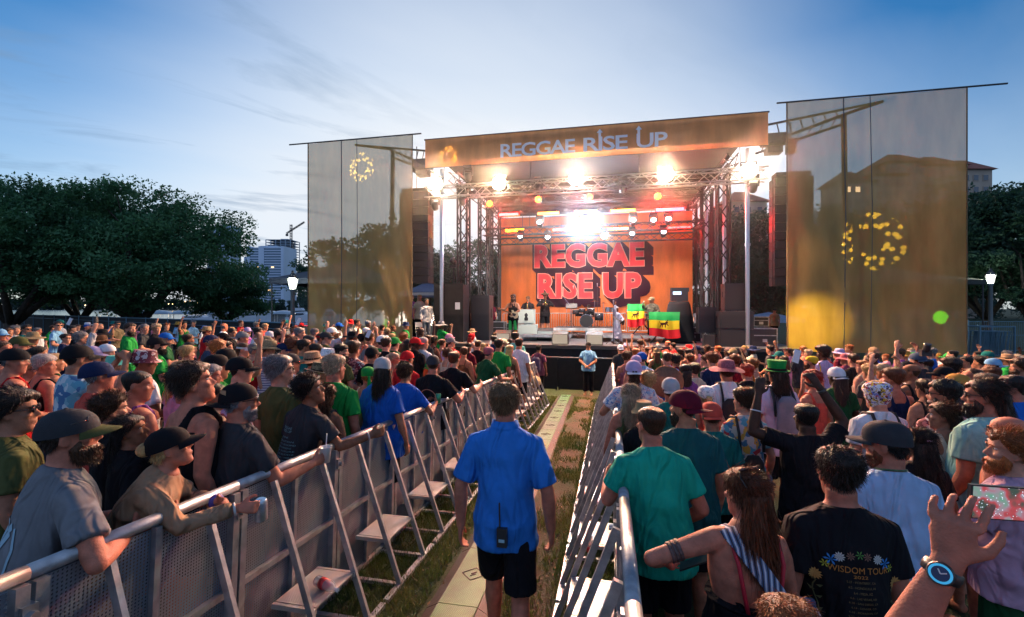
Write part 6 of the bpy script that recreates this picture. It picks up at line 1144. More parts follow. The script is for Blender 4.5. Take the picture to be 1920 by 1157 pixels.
CROWD = """
50,609,1.78,mR,tee:teal,short:black,,t,g
63,622,1.72,mR,tank:brown,short:darkbrown,sunhat:khaki,t,
37,630,1.76,mR,tee:white,short:darkbrown,cap:olive,f,
16,616,1.66,fA,tank:pink,long:brown,,t,
2,616,1.75,mR,tee:coral,short:brown,cap:lightblue,r,
5,640,1.72,mR,tank:dustypink,buzz:brown,,r,
109,603,1.82,mR,tee:lightblue,short:black,,f,g
137,609,1.68,fA,tee:charcoal,long:darkbrown,beanie:charcoal,f,
124,626,1.64,fR,tee:navy,bun:black,,f,g
152,624,1.74,mC,longsleeve:lightgrey,messy:grey,,f,g
171,620,1.66,fR,tee:brown,curly:darkbrown,,m,
193,617,1.70,mR,tee:black,long:black,sunhat:black,m,
189,628,1.70,fA,tee:plum,long:brown,sunhat:brown,m,
221,601,1.78,mR,shirt:khaki,short:brown,beanie:charcoal,f,g
244,606,1.88,mR,tee:green,short:darkbrown,,f,b
272,608,1.78,mR,tee:charcoal,short:grey,,f,
294,609,1.76,mR,tee:black,curly:ash,,f,
310,623,1.72,mE,tee:darkgreen,short:brown,cap:blue,f,
294,631,1.76,mE,tee:green,short:black,cap:black,f,b
271,655,1.76,mR,tee:white,short:black,bucket:floralred,m,
143,645,1.84,mP,pattern:tiedye,buzz:black,cap:black,t,
184,676,1.76,mE,tee:coral,short:grey,cap:navy,r,
219,665,1.64,fP,tank:cream,long:blond,bucket:mint,f,
201,644,1.70,fR,tee:black,short:black,backcap:white,f,
175,648,1.68,mR,tee:navy,short:black,cap:lilac,f,
84,668,1.66,fR,tank:black,thick:silver,,r,
55,674,1.62,fR,tank:white,long:blond,headband:orange,r,g
27,652,1.78,mR,tank:red,short:grey,backcap:black,r,
72,650,1.66,fA,tank:plum,bun:black,,t,
102,661,1.64,fC,tank:darkgreen,long:blond,headband:mustard,t,
352,627,1.70,fC,tee:plum,short:black,,m,
358,640,1.66,fR,tee:black,bun:darkbrown,headband:green,f,
350,650,1.64,fA,tank:dustypink,thick:blond,,f,
387,613,1.74,mC,tee:red,short:brown,fedora:khaki,t,
396,627,1.76,mA,shirt:denim,short:brown,cap:navy,f,
408,639,1.74,mE,shirt:lightblue,messy:ginger,,f,
420,606,1.76,mL,tee:white,bald:grey,,r,
436,616,1.72,mR,tee:black,short:black,,t,
419,623,1.74,mR,tee:black,short:black,cap:black,m,b
465,613,1.70,fR,tee:purple,pony:brown,cap:lilac,f,
455,621,1.76,mR,tee:brown,short:brown,backcap:grey,r,
484,614,1.76,mR,tee:white,short:black,,t,b
425,641,1.64,fR,tee:charcoal,long:black,,f,
423,652,1.78,mC,tee:green,short:black,cap:black,t,
457,641,1.66,fR,tee:cream,pony:brown,visor:white,f,
478,645,1.66,fR,tank:red,short:grey,,f,
407,665,1.76,mE,tee:green,short:black,flatcap:black,t,
452,668,1.80,mR,shirt:lilac,short:black,cap:black,f,g
340,677,1.68,fA,tank:pink,pony:blond,,r,
395,686,1.66,fR,tank:cream,thick:silver,,r,
400,720,1.66,fR,tank:plum,bun:black,,t,
258,696,1.74,mR,tank:purple,buzz:black,,r,
507,620,1.70,mR,tee:plum,short:brown,cap:white,f,
520,616,1.72,mT,tee:black,short:black,,m,
524,620,1.74,mR,tee:red,short:black,,t,b
500,629,1.72,fB,tee:navy,long:darkbrown,cap:camo,f,
562,615,1.80,mR,tee:blue,short:grey,,f,
542,628,1.64,fR,tank:brown,long:auburn,,m,
590,616,1.72,mC,tee:lightgrey,short:grey,,f,
622,613,1.78,mC,tee:lightgrey,short:brown,cap:white,t,b
612,621,1.74,mR,tee:olive,short:brown,cap:charcoal,f,
603,624,1.70,mR,tee:coral,short:brown,headband:red,r,b
580,628,1.70,fR,tank:grey,curly:black,bandana:charcoal,m,
505,637,1.72,mR,pattern:stripes,short:brown,sunhat:khaki,t,
533,642,1.68,fR,tee:navy,long:black,cap:navy,f,
550,637,1.72,mR,tee:denim,curly:auburn,,t,
571,637,1.74,mR,tee:teal,short:black,,t,
593,644,1.70,mR,tee:black,buzz:black,,d,
546,661,1.72,mE,tee:white,short:grey,cap:charcoal,r,g
587,659,1.72,mA,tank:black,short:brown,straw:tan,t,
615,652,1.68,fR,tank:cream,pony:ash,bucket:bucketfloral,f,
601,681,1.70,mR,tee:black,short:brown,fedora:camo,t,
640,643,1.76,mR,tee:olive,short:black,headband:black,f,b
655,644,1.62,fP,tank:lilac,long:brown,,r,
663,641,1.76,mA,pattern:floralred,thick:brown,,t,
698,649,1.76,mA,tee:black,short:black,cap:black,t,
661,621,1.72,mA,tee:darkgreen,short:brown,sunhat:black,f,
681,624,1.70,mD,tank:lightgrey,short:black,cap:black,t,
693,623,1.74,mP,tee:grey,short:brown,,t,
692,630,1.64,fA,tank:orange,long:blond,,r,
716,628,1.74,mA,tee:green,short:brown,cap:white,f,
724,633,1.76,mA,tee:black,short:darkbrown,,f,
691,688,1.66,fL,tank:cream,thick:ginger,bandana:green,r,
740,631,1.76,mA,tee:darkgreen,short:black,cap:green,f,
757,625,1.70,mA,tee:brown,messy:ginger,,f,
765,634,1.68,fA,tee:black,long:black,beanie:charcoal,d,
779,632,1.76,mR,longsleeve:black,short:black,cap:red,d,
794,633,1.76,mR,tee:white,short:silver,,f,
801,629,1.68,fR,tee:charcoal,long:darkbrown,,m,
813,631,1.68,fC,tank:black,thick:black,,m,
829,636,1.66,fA,tank:lilac,bun:brown,,f,
842,625,1.70,mA,tee:black,short:brown,cap:pink,f,
846,632,1.72,mR,tee:red,short:brown,cap:grey,f,
878,643,1.70,fA,tee:maroon,long:black,,t,
884,625,1.68,fA,tank:white,long:red,hood:red,f,
896,638,1.76,mA,tee:black,buzz:brown,,f,
763,657,1.78,mA,tee:red,short:darkbrown,backcap:red,t,
739,662,1.66,fR,tank:coral,bun:ash,,t,
926,630,1.76,mA,tee:navy,short:black,,f,
945,635,1.70,mR,tee:black,short:brown,cap:cream,r,
839,655,1.66,fA,tank:cream,curly:auburn,,f,
870,651,1.70,mL,tank:brown,short:brown,,t,
1163,646,1.76,mC,tee:charcoal,short:brown,backcap:white,t,
1174,642,1.72,mA,tank:dustypink,short:brown,cap:lilac,r,
1200,638,1.80,mD,tank:charcoal,thick:brown,,t,
1176,659,1.72,mR,tank:dustypink,curly:brown,headband:black,r,
1193,665,1.74,mA,tank:dustypink,short:brown,cap:lilac,r,
1203,659,1.78,mA,tee:lightblue,short:brown,cap:royal,f,
1213,651,1.66,fB,tank:black,long:auburn,,f,
1231,654,1.70,fA,tank:olive,long:brown,bucket:khaki,m,
1252,639,1.76,mP,tee:coral,bald:brown,,r,
1262,643,1.74,mA,tee:red,short:black,,f,
1250,661,1.76,mA,tee:blue,short:brown,,f,
1266,666,1.68,mA,tee:maroon,curly:black,,m,
1294,664,1.66,fA,tank:red,curly:auburn,headband:red,f,
1284,684,1.66,fA,tee:purple,long:black,,t,
1276,655,1.66,fA,tee:brown,curly:black,,m,
1302,683,1.64,fA,tee:cream,thick:black,,f,
1335,663,1.76,mA,tee:navy,curly:auburn,,f,
1346,650,1.70,fA,tank:brown,curly:ginger,,r,
1290,654,1.70,mC,tank:brown,short:black,,t,
1215,700,1.66,fA,tank:royal,curly:blond,,f,
1375,652,1.74,mA,tee:black,short:black,cap:khaki,d,
1396,648,1.68,fA,tee:charcoal,bun:blond,,f,
1378,667,1.68,mA,tee:maroon,curly:auburn,,m,
1400,686,1.66,fA,tee:black,curly:red,,f,
1412,675,1.64,fA,tank:orange,curly:ginger,,f,
1461,658,1.72,mA,tee:lightblue,short:brown,cap:teal,f,
1478,652,1.74,mT,tee:pink,buzz:black,,m,
1494,654,1.76,mR,tee:charcoal,short:black,cap:black,t,
1470,668,1.66,fB,tank:pink,long:brown,,r,
1543,653,1.84,mL,tee:lilac,afro:black,,d,
1568,687,1.74,mA,tee:darkgreen,dread:black,backcap:white,d,
1521,666,1.74,mL,tank:white,short:brown,bandana:yellow,r,b
1524,699,1.68,fA,tank:coral,curly:red,,r,
1585,663,1.70,mL,tee:plum,short:brown,sunhat:dustypink,t,
1600,664,1.76,mA,tee:black,short:darkbrown,,f,
1617,678,1.66,fL,tank:cream,thick:ginger,,f,
1638,660,1.82,mL,tee:white,bald:black,,d,
1629,686,1.66,fA,tee:charcoal,curly:blond,,f,
1656,686,1.66,fA,tee:brown,curly:ash,,t,
1676,687,1.70,mD,tee:lightgrey,short:brown,cap:green,f,
1699,679,1.70,fL,tee:black,long:black,,t,
1718,660,1.86,mD,tee:charcoal,short:brown,backcap:denim,f,b
1736,673,1.74,mL,tank:brown,short:brown,,t,
1675,693,1.74,mL,tank:navy,thick:auburn,,r,b
1710,683,1.76,mL,tank:black,bald:brown,,m,
1735,712,1.66,fA,tank:black,long:black,,t,
1769,686,1.74,mL,tee:plum,short:darkbrown,cap:black,t,
1783,677,1.72,mA,tee:black,afro:black,,d,
1793,699,1.74,mL,tee:charcoal,short:brown,cap:mustard,t,
1812,669,1.72,mL,tank:brown,short:black,,t,
1836,669,1.72,mP,tee:lightgrey,messy:darkbrown,,t,
1862,671,1.76,mL,tee:lightblue,short:brown,backcap:lightblue,t,
1889,664,1.74,mA,tee:green,short:brown,straw:tan,t,
1912,676,1.76,mL,tank:olive,curly:brown,,t,b
1826,692,1.70,mL,tank:dustypink,receding:brown,,r,
1858,691,1.68,fA,tee:maroon,curly:auburn,,f,
1900,705,1.76,mL,tee:blue,short:black,,r,
1772,716,1.76,mL,pattern:floralred,messy:black,,t,gb
1872,708,1.66,fA,tee:teal,long:black,,f,
1850,704,1.72,mA,tee:charcoal,thick:black,,m,
"""
HP = dict(backcap=1)
DESC = []; PXD = []
def kit(top, hair, hat, skin, fl, bottom=('shorts', 'black')):
    t = top.split(':'); t = ('tee' if t[0] in ('pattern', 'shirt') else t[0], t[1]); hr = tuple(hair.split(':')); k = dict(top=t, hair=hr, skin=skin, bottom=bottom)
    if hat: k['hat'] = tuple(hat.split(':'))
    if 'g' in fl: k['glasses'] = True
    if 'b' in fl: k['beard'] = ('full', hr[1] if hr[0] != 'bald' else 'brown')
    if 'T' in fl: k['bottom'] = ('pants', 'denim')
    return k
POSE = dict(mC=', one arm raised', fB=', one arm raised', mD=', both arms raised', mP=', hands up at the face', fP=', hands up at the face', mT=', left arm up', mL=', face turned left', fL=', face turned left', mB=', arms folded')
def crowd_person(px, py, h, prn, k, turn=0, seed=0, d=None):
    o, tp = put(PR[prn], px, py, d, h, turn=turn, seed=seed, **k); a, b_ = descr(k); DESC.append((o, a, b_, px, py, prn)); PXD.append((px, py, F_[0] * o.location.x + F_[1] * o.location.y)); o["group"] = "people in the left crowd" if o.location.x < -1 else "people in the right crowd"; LOC.append((o.location.x, o.location.y)); return o
r5 = random.Random(55)
for i, ln in enumerate(CROWD.strip().split("\n")):
    px, py, h, prn, top, hair, hat, sk, fl = ln.split(','); px = float(px); py = float(py)
    crowd_person(px, py, float(h), prn, kit(top, hair, hat, sk, fl, ('shorts', r5.choice(['black', 'denim', 'khaki', 'navy', 'grey']))), turn=r5.uniform(-10, 10), seed=i)
# ---- the ones between and behind, seen as heads only
tops = ['black', 'white', 'green', 'green', 'navy', 'grey', 'red', 'charcoal', 'blue', 'teal', 'lightgrey', 'maroon', 'olive', 'coral', 'purple', 'lightblue', 'cream', 'brown', 'pink', 'darkgreen']; hairs = ['short', 'short', 'buzz', 'long', 'thick', 'curly', 'messy', 'bun', 'pony', 'receding']; hcs = ['black', 'darkbrown', 'brown', 'auburn', 'blond', 'grey', 'ash', 'ginger']; hats = ['cap', 'cap', 'backcap', 'bucket', 'sunhat', 'beanie', 'visor', 'straw', 'flatcap']; hcol = ['black', 'white', 'green', 'navy', 'red', 'khaki', 'grey', 'lilac', 'royal', 'tan', 'teal', 'mustard']
combos = [(t, a) for t in sorted(set(tops)) for a in [('h', x, y) for x in hairs[1:] for y in hcs] + [('c', x, y) for x in hats[1:] for y in hcol]]; r5.shuffle(combos); used = set((a, b_) for _, a, b_, *_ in DESC)
def scatter(n, xr, yr, mind, ok):
    c = 0; t = 0
    while c < n and t < 30000:
        t += 1; x = r5.uniform(*xr); y = r5.uniform(*yr)
        if not ok(x, y) or any((x - a) ** 2 + (y - b_) ** 2 < mind ** 2 for a, b_ in LOC): continue
        h0 = 1.72; dd = F_[0] * x + F_[1] * y; p_x = 960 + (R_[0] * x + R_[1] * y) / dd * 853; p_y = 576 + (CAMZ - ground(y, x) - h0) / dd * 853
        if any(ld > dd - .1 and abs(p_x - lx) < 853 * .17 / dd + 853 * .08 / ld and p_y < ly + .26 * 853 / ld for lx, ly, ld in PXD): continue
        while True:
            tp, a = combos.pop(); sx = 'f' if (a[0] == 'h' and a[1] in ('long', 'bun', 'pony')) or r5.random() < .3 else 'm'; prn = r5.choice(['mA', 'mR', 'mL', 'mE', 'mF', 'mA', 'mC', 'mP'] if sx == 'm' else ['fA', 'fR', 'fL', 'fC', 'fB', 'fP']); k = dict(top=(r5.choice(['tee', 'tee', 'tee', 'tank']), tp), skin=r5.choice('fftrmdt'), bottom=('shorts', 'black'))
            if x < -2 and prn == 'mL': prn = 'mR'
            if a[0] == 'h': k['hair'] = (a[1], a[2])
            else: k['hair'] = (r5.choice(['short', 'long' if sx == 'f' else 'short']), r5.choice(hcs)); k['hat'] = (a[1], a[2])
            if descr(k) not in used: used.add(descr(k)); break
        h = r5.uniform(1.66, 1.82) if sx == 'm' else r5.uniform(1.56, 1.70); s = h; b = PR[prn]; zt = ground(y, x) + h; dd = F_[0] * x + F_[1] * y; xr_ = R_[0] * x + R_[1] * y; px = 960 + xr_ / dd * 853; py = 576 + (CAMZ - zt) / dd * 853
        crowd_person(px, py, h, prn, k, r5.uniform(-14, 14), 100 + t, d=dd); c += 1
    return c
# ================================================================ FIGURES NEAR THE CAMERA
def near_person(px, py, d, label, sex='m', girth=1.0, turn=0, yaw=None, skin='f', top=('tee', 'black'), bottom=('shorts', 'black'), hair=('short', 'brown'), hat=None, glasses=False, beard=None, seed=0, vox=.0075, group=None, g=None, fine=True, **pose):
    b = make_body(sex, girth, voxel=vox, seed=seed, **pose); b['voxel'] = vox
    o, tp = put(b, px, py, d, turn=turn, yaw=yaw, skin=skin, top=top, bottom=bottom, hair=hair, hat=hat, near=fine, glasses=glasses, beard=beard, label=label, seed=seed, g=g)
    b['o'] = o; b['tp'] = tp; PXD.append((px, py, d)); LOC.append((o.location.x, o.location.y)); return b
def wpt(b, p): return b['o'].matrix_basis @ Vector(p)
def loc_of(b, P): return b['o'].matrix_basis.inverted() @ Vector(P)
def on_back(b, name, me, mt, side=-1, off=.004):
    """lay a flat mesh (x, z in figure coordinates) on the shirt's back"""
    src = b['tp'].data; bv = BVHTree.FromPolygons([v.co.copy() for v in src.vertices], [tuple(p.vertices) for p in src.polygons])
    for v in me.vertices:
        if b is globals().get('Z_'): v.co.z += .04
        h = bv.ray_cast(Vector((v.co.x, side * 1.0, v.co.z)), Vector((0, -side, 0)))
        v.co.y = (h[0].y + side * off) if h[0] is not None else side * .12
    me.update(); me.materials.clear(); me.materials.append(mt); return link(bpy.data.objects.new(name, me), b['tp'])
def merge_lines(lines, mirror=False):
    """lines: (text, x_centre, z, width or None, height)"""
    mb = MB()
    for txt, xc, z, wd, ht in lines:
        me = text_mesh(txt, ht * 1.35, bold=.0); co = [v.co.copy() for v in me.vertices]
        if not co: continue
        x0, x1 = min(c.x for c in co), max(c.x for c in co); k = (wd / (x1 - x0)) if wd else 1; mb.add([(xc + (c.x - (x0 + x1) / 2) * k, 0, z + c.y) for c in co], [tuple(p.vertices) for p in me.polygons])
    me = bpy.data.meshes.new("print"); me.from_pydata(mb.v, [], mb.f); return me
def subdiv(mb_me):
    import bmesh
    bm = bmesh.new(); bm.from_mesh(mb_me); bmesh.ops.triangulate(bm, faces=bm.faces); bmesh.ops.subdivide_edges(bm, edges=[e for e in bm.edges if e.calc_length() > .02], cuts=2, use_grid_fill=True); bm.to_mesh(mb_me); bm.free(); return mb_me
def wrist_of(b, i): return wpt(b, b['arms'][i][2])
def thing_at(name, label, cat, P, rz=0): return tag(empty(name, tuple(P), rz), label, cat)
def can(P, label, col, rx=0, ry=0, sc=1.0, lid=True):
    r = thing_at("drink_can", label, "can", P); r.rotation_euler = (rx, ry, 0); MB().lathe([(.026, -.060), (.033, -.053), (.033, .050), (.027, .060), (.026, .062)], n=20).build("body", mat("can_" + label[:10].replace(" ", "_"), col, .3, .7, noise_s=30, noise_a=.3), r, True); MB().lathe([(.0255, .0625), (.010, .060), (.001, .060)], n=16).lathe([(.005, .0632), (.008, .0645), (.001, .0646)], n=8).build("lid", M_chrome, r); return r
M_cup = mat("clear_cup", (.55, .58, .60), .2)
def cup(P, label, col=None):
    r = thing_at("cup", label, "cup", P); MB().lathe([(.030, -.06), (.043, .05), (.045, .055), (.041, .05), (.001, .03)], n=18).build("body", mat("cup_" + label[:8].replace(" ", "_"), col or (.55, .58, .60), .3), r, True); return r
def phone(P, label, q, w=.075, h=.150, screen=None, sc=3):
    r = thing_at("phone", label, "phone", P); r.rotation_euler = q; MB().box((0, 0, 0), (w, .008, h)).build("body", M_plastic, r); MB().box((0, -.0048, 0), (w * .92, .001, h * .94)).build("screen", screen or mat("screen_blue", (.3, .5, .9), .3, emit=(.35, .5, .9), es=1.5), r); return r
def bracelet(b, i, label, col, t=.06, r=.034, nm="wristband", w=.012):
    S0, E, Wp, k = b['arms'][i]; p = Vector(Wp).lerp(Vector(E), t); d = (Vector(Wp) - Vector(E)).normalized(); M = d.to_track_quat('Z', 'Y').to_matrix().to_4x4(); o = MB().lathe([(r, -w / 2), (r * 1.08, 0), (r, w / 2)], n=18, M=M, c=p).build(nm, mat("band_" + label, col, .5), b['o'], True); return o
# ---- A  grey t-shirt, dark cap, at the far left of the rail
A = near_person(125, 765, 2.12, "bearded man in grey printed t-shirt and olive-black cap, elbow on the left rail", girth=1.08, turn=-14, skin='r', top=('tee', 'grey'), hair=('short', 'darkbrown'), hat=('cap', 'charcoal', 'olive'), glasses=False, beard=('full', 'brown'), seed=1, head=(R(-26), R(-2), 0), lean=.16,
    el=((-.26, .14, 1.12), (.39, .08, 1.150)), wr=((.02, .42, 1.16), (.13, .30, 1.15)), curl=(.6, .6))
gp = part("sunglasses", GLM, A['o'], None, A['HM'] @ Matrix.Translation((0, -.0, .046)) @ Matrix.Rotation(R(8), 4, 'X'))
mb = MB()
for pts, r_ in (([(-.20, 1.30), (-.02, 1.285)], .006), ([(.05, 1.28), (.075, 1.20), (.05, 1.08), (-.02, .98)], .006), ([(-.02, 1.27), (-.06, 1.20), (-.05, 1.12), (-.09, 1.02), (-.10, .97)], .014), ([(.0, 1.285), (.02, 1.26), (-.02, 1.20), (-.04, 1.16)], .018)):
    for a, c in zip(pts[:-1], pts[1:]):
        dx_, dz_ = c[0] - a[0], c[1] - a[1]; l_ = math.hypot(dx_, dz_); nx_, nz_ = -dz_ / l_ * r_, dx_ / l_ * r_; mb.add([(a[0] - nx_, 0, a[1] - nz_), (a[0] + nx_, 0, a[1] + nz_), (c[0] + nx_, 0, c[1] + nz_), (c[0] - nx_, 0, c[1] - nz_)], [(0, 1, 2, 3)])
for cx, cz, ra, rb in ((-.15, 1.10, .055, .085), (-.10, 1.20, .03, .04), (-.15, 1.02, .06, .03)): mb.add([(cx + ra * math.cos(t * .4), 0, cz + rb * math.sin(t * .4) * (1 + .2 * math.sin(t * 1.9))) for t in range(16)], [tuple(range(16))])
me = bpy.data.meshes.new("print"); me.from_pydata(mb.v, [], mb.f); on_back(A, "print", subdiv(me), mat("pale_blue_print", (.26, .42, .52), .8))
# ---- B  tan hoodie woman with black cap, arms crossed on the rail, can in hand
B = near_person(303, 802, 2.42, "woman in tan hooded top and black cap leaning on the left rail with a can", 'f', turn=-52, skin='r', top=('longsleeve', 'tan'), bottom=('pants', 'denim'), hair=('bun', 'blond'), hat=('cap', 'black'), seed=2, head=(R(12), R(-16), 0), lean=.50,
    el=((-.24, .30, 1.17), (.20, .36, 1.18)), wr=((.02, .50, 1.215), (.15, .62, 1.215)), curl=(.5, .95), handdir=(None, (.35, .9, .05)), palm=(None, (-.8, .3, -.3)))
for q, (t, cl, r_) in enumerate(((.10, (.10, .06, .30), .040), (.2, (.45, .16, .10), .043), (.28, (.40, .35, .30), .046))): bracelet(B, 0, f"b{q}", cl, t, r_)
bracelet(B, 1, "silver", (.5, .5, .5), .08, .034); Pc = wrist_of(B, 1) + Vector((.045, .05, -.02)); can(Pc + Vector((.02, .03, -.02)), "pale blue and silver drink can held over the left rail", (.45, .50, .58), rx=.12, ry=.1)
# ---- C..F
near_person(24, 736, 2.62, "dark-haired man in grey-green t-shirt and sunglasses at the left edge", turn=-20, skin='t', top=('tee', 'olive'), hair=('thick', 'black'), glasses=True, seed=3, head=(R(-22), 0, 0), vox=.009)
near_person(238, 782, 2.92, "woman with wavy black hair in black t-shirt between the grey and tan tops", 'f', turn=-25, skin='m', top=('tee', 'black'), hair=('long', 'black'), seed=4, head=(R(-20), R(-8), 0), vox=.009)
near_person(205, 745, 3.25, "man with curly brown hair behind the grey t-shirted man's cap", turn=-10, skin='f', top=('tee', 'black'), hair=('curly', 'brown'), seed=5, head=(R(-16), R(-6), 0), vox=.009)
Fm = near_person(352, 687, 3.0, "tall shirtless-backed man in a black open-sided vest behind the woman in tan", girth=1.1, turn=-12, skin='r', top=None or ('bare', 'black'), hair=('thick', 'darkbrown'), seed=6, head=(R(-26), R(-12), 0), lean=.08, vox=.0085)
TV = lambda p: Fm['T'](p)
tk = remesh("vest", [etube([TV((.10, 0, .84)), TV((.10, 0, 1.05)), TV((.105, 0, 1.22)), TV((.10, -.005, 1.36))], [.125, .115, .108, .075], [.150, .145, .150, .128], (0, 1, 0), 20), etube([TV((.11, .10, 1.30)), TV((.105, .085, 1.40)), TV((.10, .02, 1.475)), TV((.10, -.05, 1.475)), TV((.10, -.11, 1.38)), TV((.09, -.13, 1.28))], [.034] * 6, [.012] * 6, (1, 0, 0), 8)], .010, M_tee, 3); part("vest", tk, Fm['o'], COL['black'])
MB().tube([Fm['T']((.062 * math.cos(t * .5), -.012 + .064 * math.sin(t * .5), 1.482 - .012 * math.sin(t * .5))) for t in range(13)], .003, 5).build("necklace", M_black, Fm['o'])
G = near_person(452, 716, 3.08, "bearded man in black t-shirt and backwards cap holding a white cup at left rail", girth=1.12, turn=-14, skin='r', top=('tee', 'charcoal'), hair=('short', 'grey'), hat=('backcap', 'black', 'black'), glasses=True, beard=('short', 'grey'), seed=7, head=(R(-24), R(3), 0),
    el=((-.24, .10, 1.14), (.28, .10, 1.12)), wr=((-.02, .30, 1.06), (.27, .37, 1.16)), curl=(.6, .9), palm=(None, (-1, 0, 0)))
MB().add([(math.sin(a) * .0905 * 1.02, -math.cos(a) * .112 * 1.03 - .012, z) for z in (.135, .175, .210) for a in [(-.75 + 1.5 * i / 10) for i in range(11)]], [(j * 11 + i, j * 11 + i + 1, j * 11 + i + 12, j * 11 + i + 11) for j in range(2) for i in range(10)]).build("cap_patch", mat("cap_patch", (.34, .23, .13), .8), G['o'], True).matrix_local = G['HM']
cup(wrist_of(G, 1) + Vector((.02, .11, .03)), "white cup with a straw held over the left rail", (.55, .55, .55)); s_ = thing_at("straw", "thin white straw standing in the white cup", "straw", wrist_of(G, 1) + Vector((.02, .11, .08))); s2 = MB().cyl((0, 0, -.04), (.012, 0, .10), .004, 6).build("tube", M_white, s_)
H = near_person(572, 708, 3.75, "young man in dark lettered t-shirt stretching an arm along the left rail", turn=-14, skin='m', top=('tee', 'charcoal'), hair=('messy', 'black'), seed=8, head=(R(-42), R(-14), R(6)), lean=.20, side_lean=.14,
    el=((-.22, .10, 1.14), (.34, .17, 1.17)), wr=((0, .34, 1.12), (.44, .41, 1.215)), curl=(.5, .5))
bracelet(H, 1, "grey", (.35, .35, .38), .10, .036)
me = merge_lines([("REGGAE", 0, 1.315, .13, .020), ("RISE UP", 0, 1.290, .13, .020), ("JUNE", 0, 1.250, .09, .011)] + [(t, 0, 1.222 - i * .0235, w_, .012) for i, (t, w_) in enumerate([("REBELUTION", .22), ("SLIGHTLY STOOPID", .26), ("ATMOSPHERE", .20), ("STICK FIGURE", .25), ("COLLIE BUDDZ", .24), ("PROTOJE - HIRIE", .24), ("THE MOVEMENT", .25), ("SOJA", .16), ("TRIBAL SEEDS", .25), ("IRATION - PEPPER", .26), ("COMMON KINGS", .22), ("BUMPIN UGLIES", .25)])]); on_back(H, "print", subdiv(me), mat("teal_print", (.14, .34, .40), .8))
near_person(522, 671, 4.1, "grey-haired man with glasses in faded green t-shirt behind the lettered shirt", turn=-8, skin='f', top=('tee', 'olive'), hair=('thick', 'grey'), glasses=True, seed=9, head=(R(-24), R(-4), 0), vox=.009)
near_person(612, 722, 4.2, "brown-haired woman with a lilac bag strap at the left rail", 'f', skin='m', top=('tank', 'charcoal'), hair=('long', 'brown'), seed=10, vox=.009, turn=5)
near_person(627, 666, 4.45, "tall grey-blond man in bright green t-shirt seen from behind", girth=1.08, skin='r', top=('tee', 'green'), hair=('short', 'ash'), seed=11, vox=.009, turn=4, head=(R(-10), 0, 0))
L_ = near_person(717, 670, 4.75, "long-haired woman in blue t-shirt and grey backwards cap at the left rail", 'f', 1.15, skin='t', top=('tee', 'royal'), hair=('long', 'darkbrown'), hat=('flatcap', 'lightgrey'), seed=12, turn=2, head=(R(30), R(4), 0), vox=.008)
me = merge_lines([(t, -.01, 1.04 - i * .022, w_, .011) for i, (t, w_) in enumerate([("SATURDAY", .14), ("STICK FIGURE", .22), ("SLIGHTLY STOOPID", .24), ("DIRTY HEADS", .20), ("THE ELOVATERS", .22), ("SHWAYZE", .16)])]); on_back(L_, "print", subdiv(me), mat("pale_print", (.28, .42, .55), .8))
M2 = near_person(760, 683, 5.5, "woman in blue t-shirt with a bun holding a green can on the left rail", 'f', 1.1, skin='t', top=('tee', 'royal'), hair=('thick', 'brown'), seed=13, vox=.009, el=((-.24, .02, 1.14), (.30, .08, 1.14)), wr=((-.1, .2, 1.1), (.24, .34, 1.20)), curl=(.5, .9)); can(wrist_of(M2, 1) + Vector((.0, .07, .05)), "green drink can on the left rail beside the blue t-shirts", (.05, .35, .20))
Np = near_person(812, 665, 6.2, "man in black t-shirt with round palm print and dark cap at the left rail", girth=1.15, skin='r', top=('tee', 'black'), hair=('buzz', 'brown'), hat=('cap', 'charcoal'), seed=14, vox=.009, el=((-.24, .05, 1.14), (.34, .08, 1.16)), wr=((-.1, .22, 1.1), (.28, .34, 1.2)), head=(R(20), 0, 0))
mb = MB(); nn = 28
for k in range(nn):
    a0 = 6.283 * k / nn; a1 = 6.283 * (k + 1) / nn; mb.add([(.125 * math.cos(a0), 0, 1.20 + .125 * math.sin(a0)), (.125 * math.cos(a1), 0, 1.20 + .125 * math.sin(a1)), (.116 * math.cos(a1), 0, 1.20 + .116 * math.sin(a1)), (.116 * math.cos(a0), 0, 1.20 + .116 * math.sin(a0))], [(0, 1, 2, 3)])
for cx in (-.05, .06):
    mb.add([(cx - .004, 0, 1.10), (cx + .004, 0, 1.10), (cx + .004, 0, 1.20), (cx - .004, 0, 1.20)], [(0, 1, 2, 3)])
    for k in range(6): a = .2 + k * .55; mb.add([(cx, 0, 1.20), (cx + .045 * math.cos(a), 0, 1.20 + .035 * math.sin(a)), (cx + .04 * math.cos(a + .25), 0, 1.195 + .035 * math.sin(a + .25))], [(0, 1, 2)])
me = bpy.data.meshes.new("print"); me.from_pydata(mb.v, [], mb.f); on_back(Np, "print", me, mat("palm_print", (.40, .16, .10), .8))
near_person(851, 660, 7.1, "man in black t-shirt with short brown hair leaning on the left rail", skin='f', top=('tee', 'black'), hair=('short', 'brown'), seed=15, vox=.010, el=((-.24, .05, 1.14), (.32, .1, 1.16)), wr=((-.1, .22, 1.1), (.30, .38, 1.2)), fine=False, lean=.1)
near_person(916, 649, 9.0, "man in dark green t-shirt and pinkish cap bending over the left rail", skin='t', top=('tee', 'darkgreen'), hair=('buzz', 'black'), hat=('beanie', 'dustypink'), seed=16, vox=.011, lean=.25, el=((-.24, .12, 1.14), (.32, .15, 1.14)), wr=((0, .32, 1.14), (.30, .42, 1.12)), fine=False, turn=-20)
near_person(935, 636, 9.9, "man in bright green t-shirt standing behind the rail's far half", skin='t', top=('tee', 'green'), hair=('short', 'black'), seed=17, vox=.011, fine=False)
near_person(956, 648, 10.6, "long blond haired girl between green and white t-shirts at the rail", 'f', skin='r', top=('tank', 'brown'), hair=('long', 'blond'), seed=18, vox=.011, fine=False)
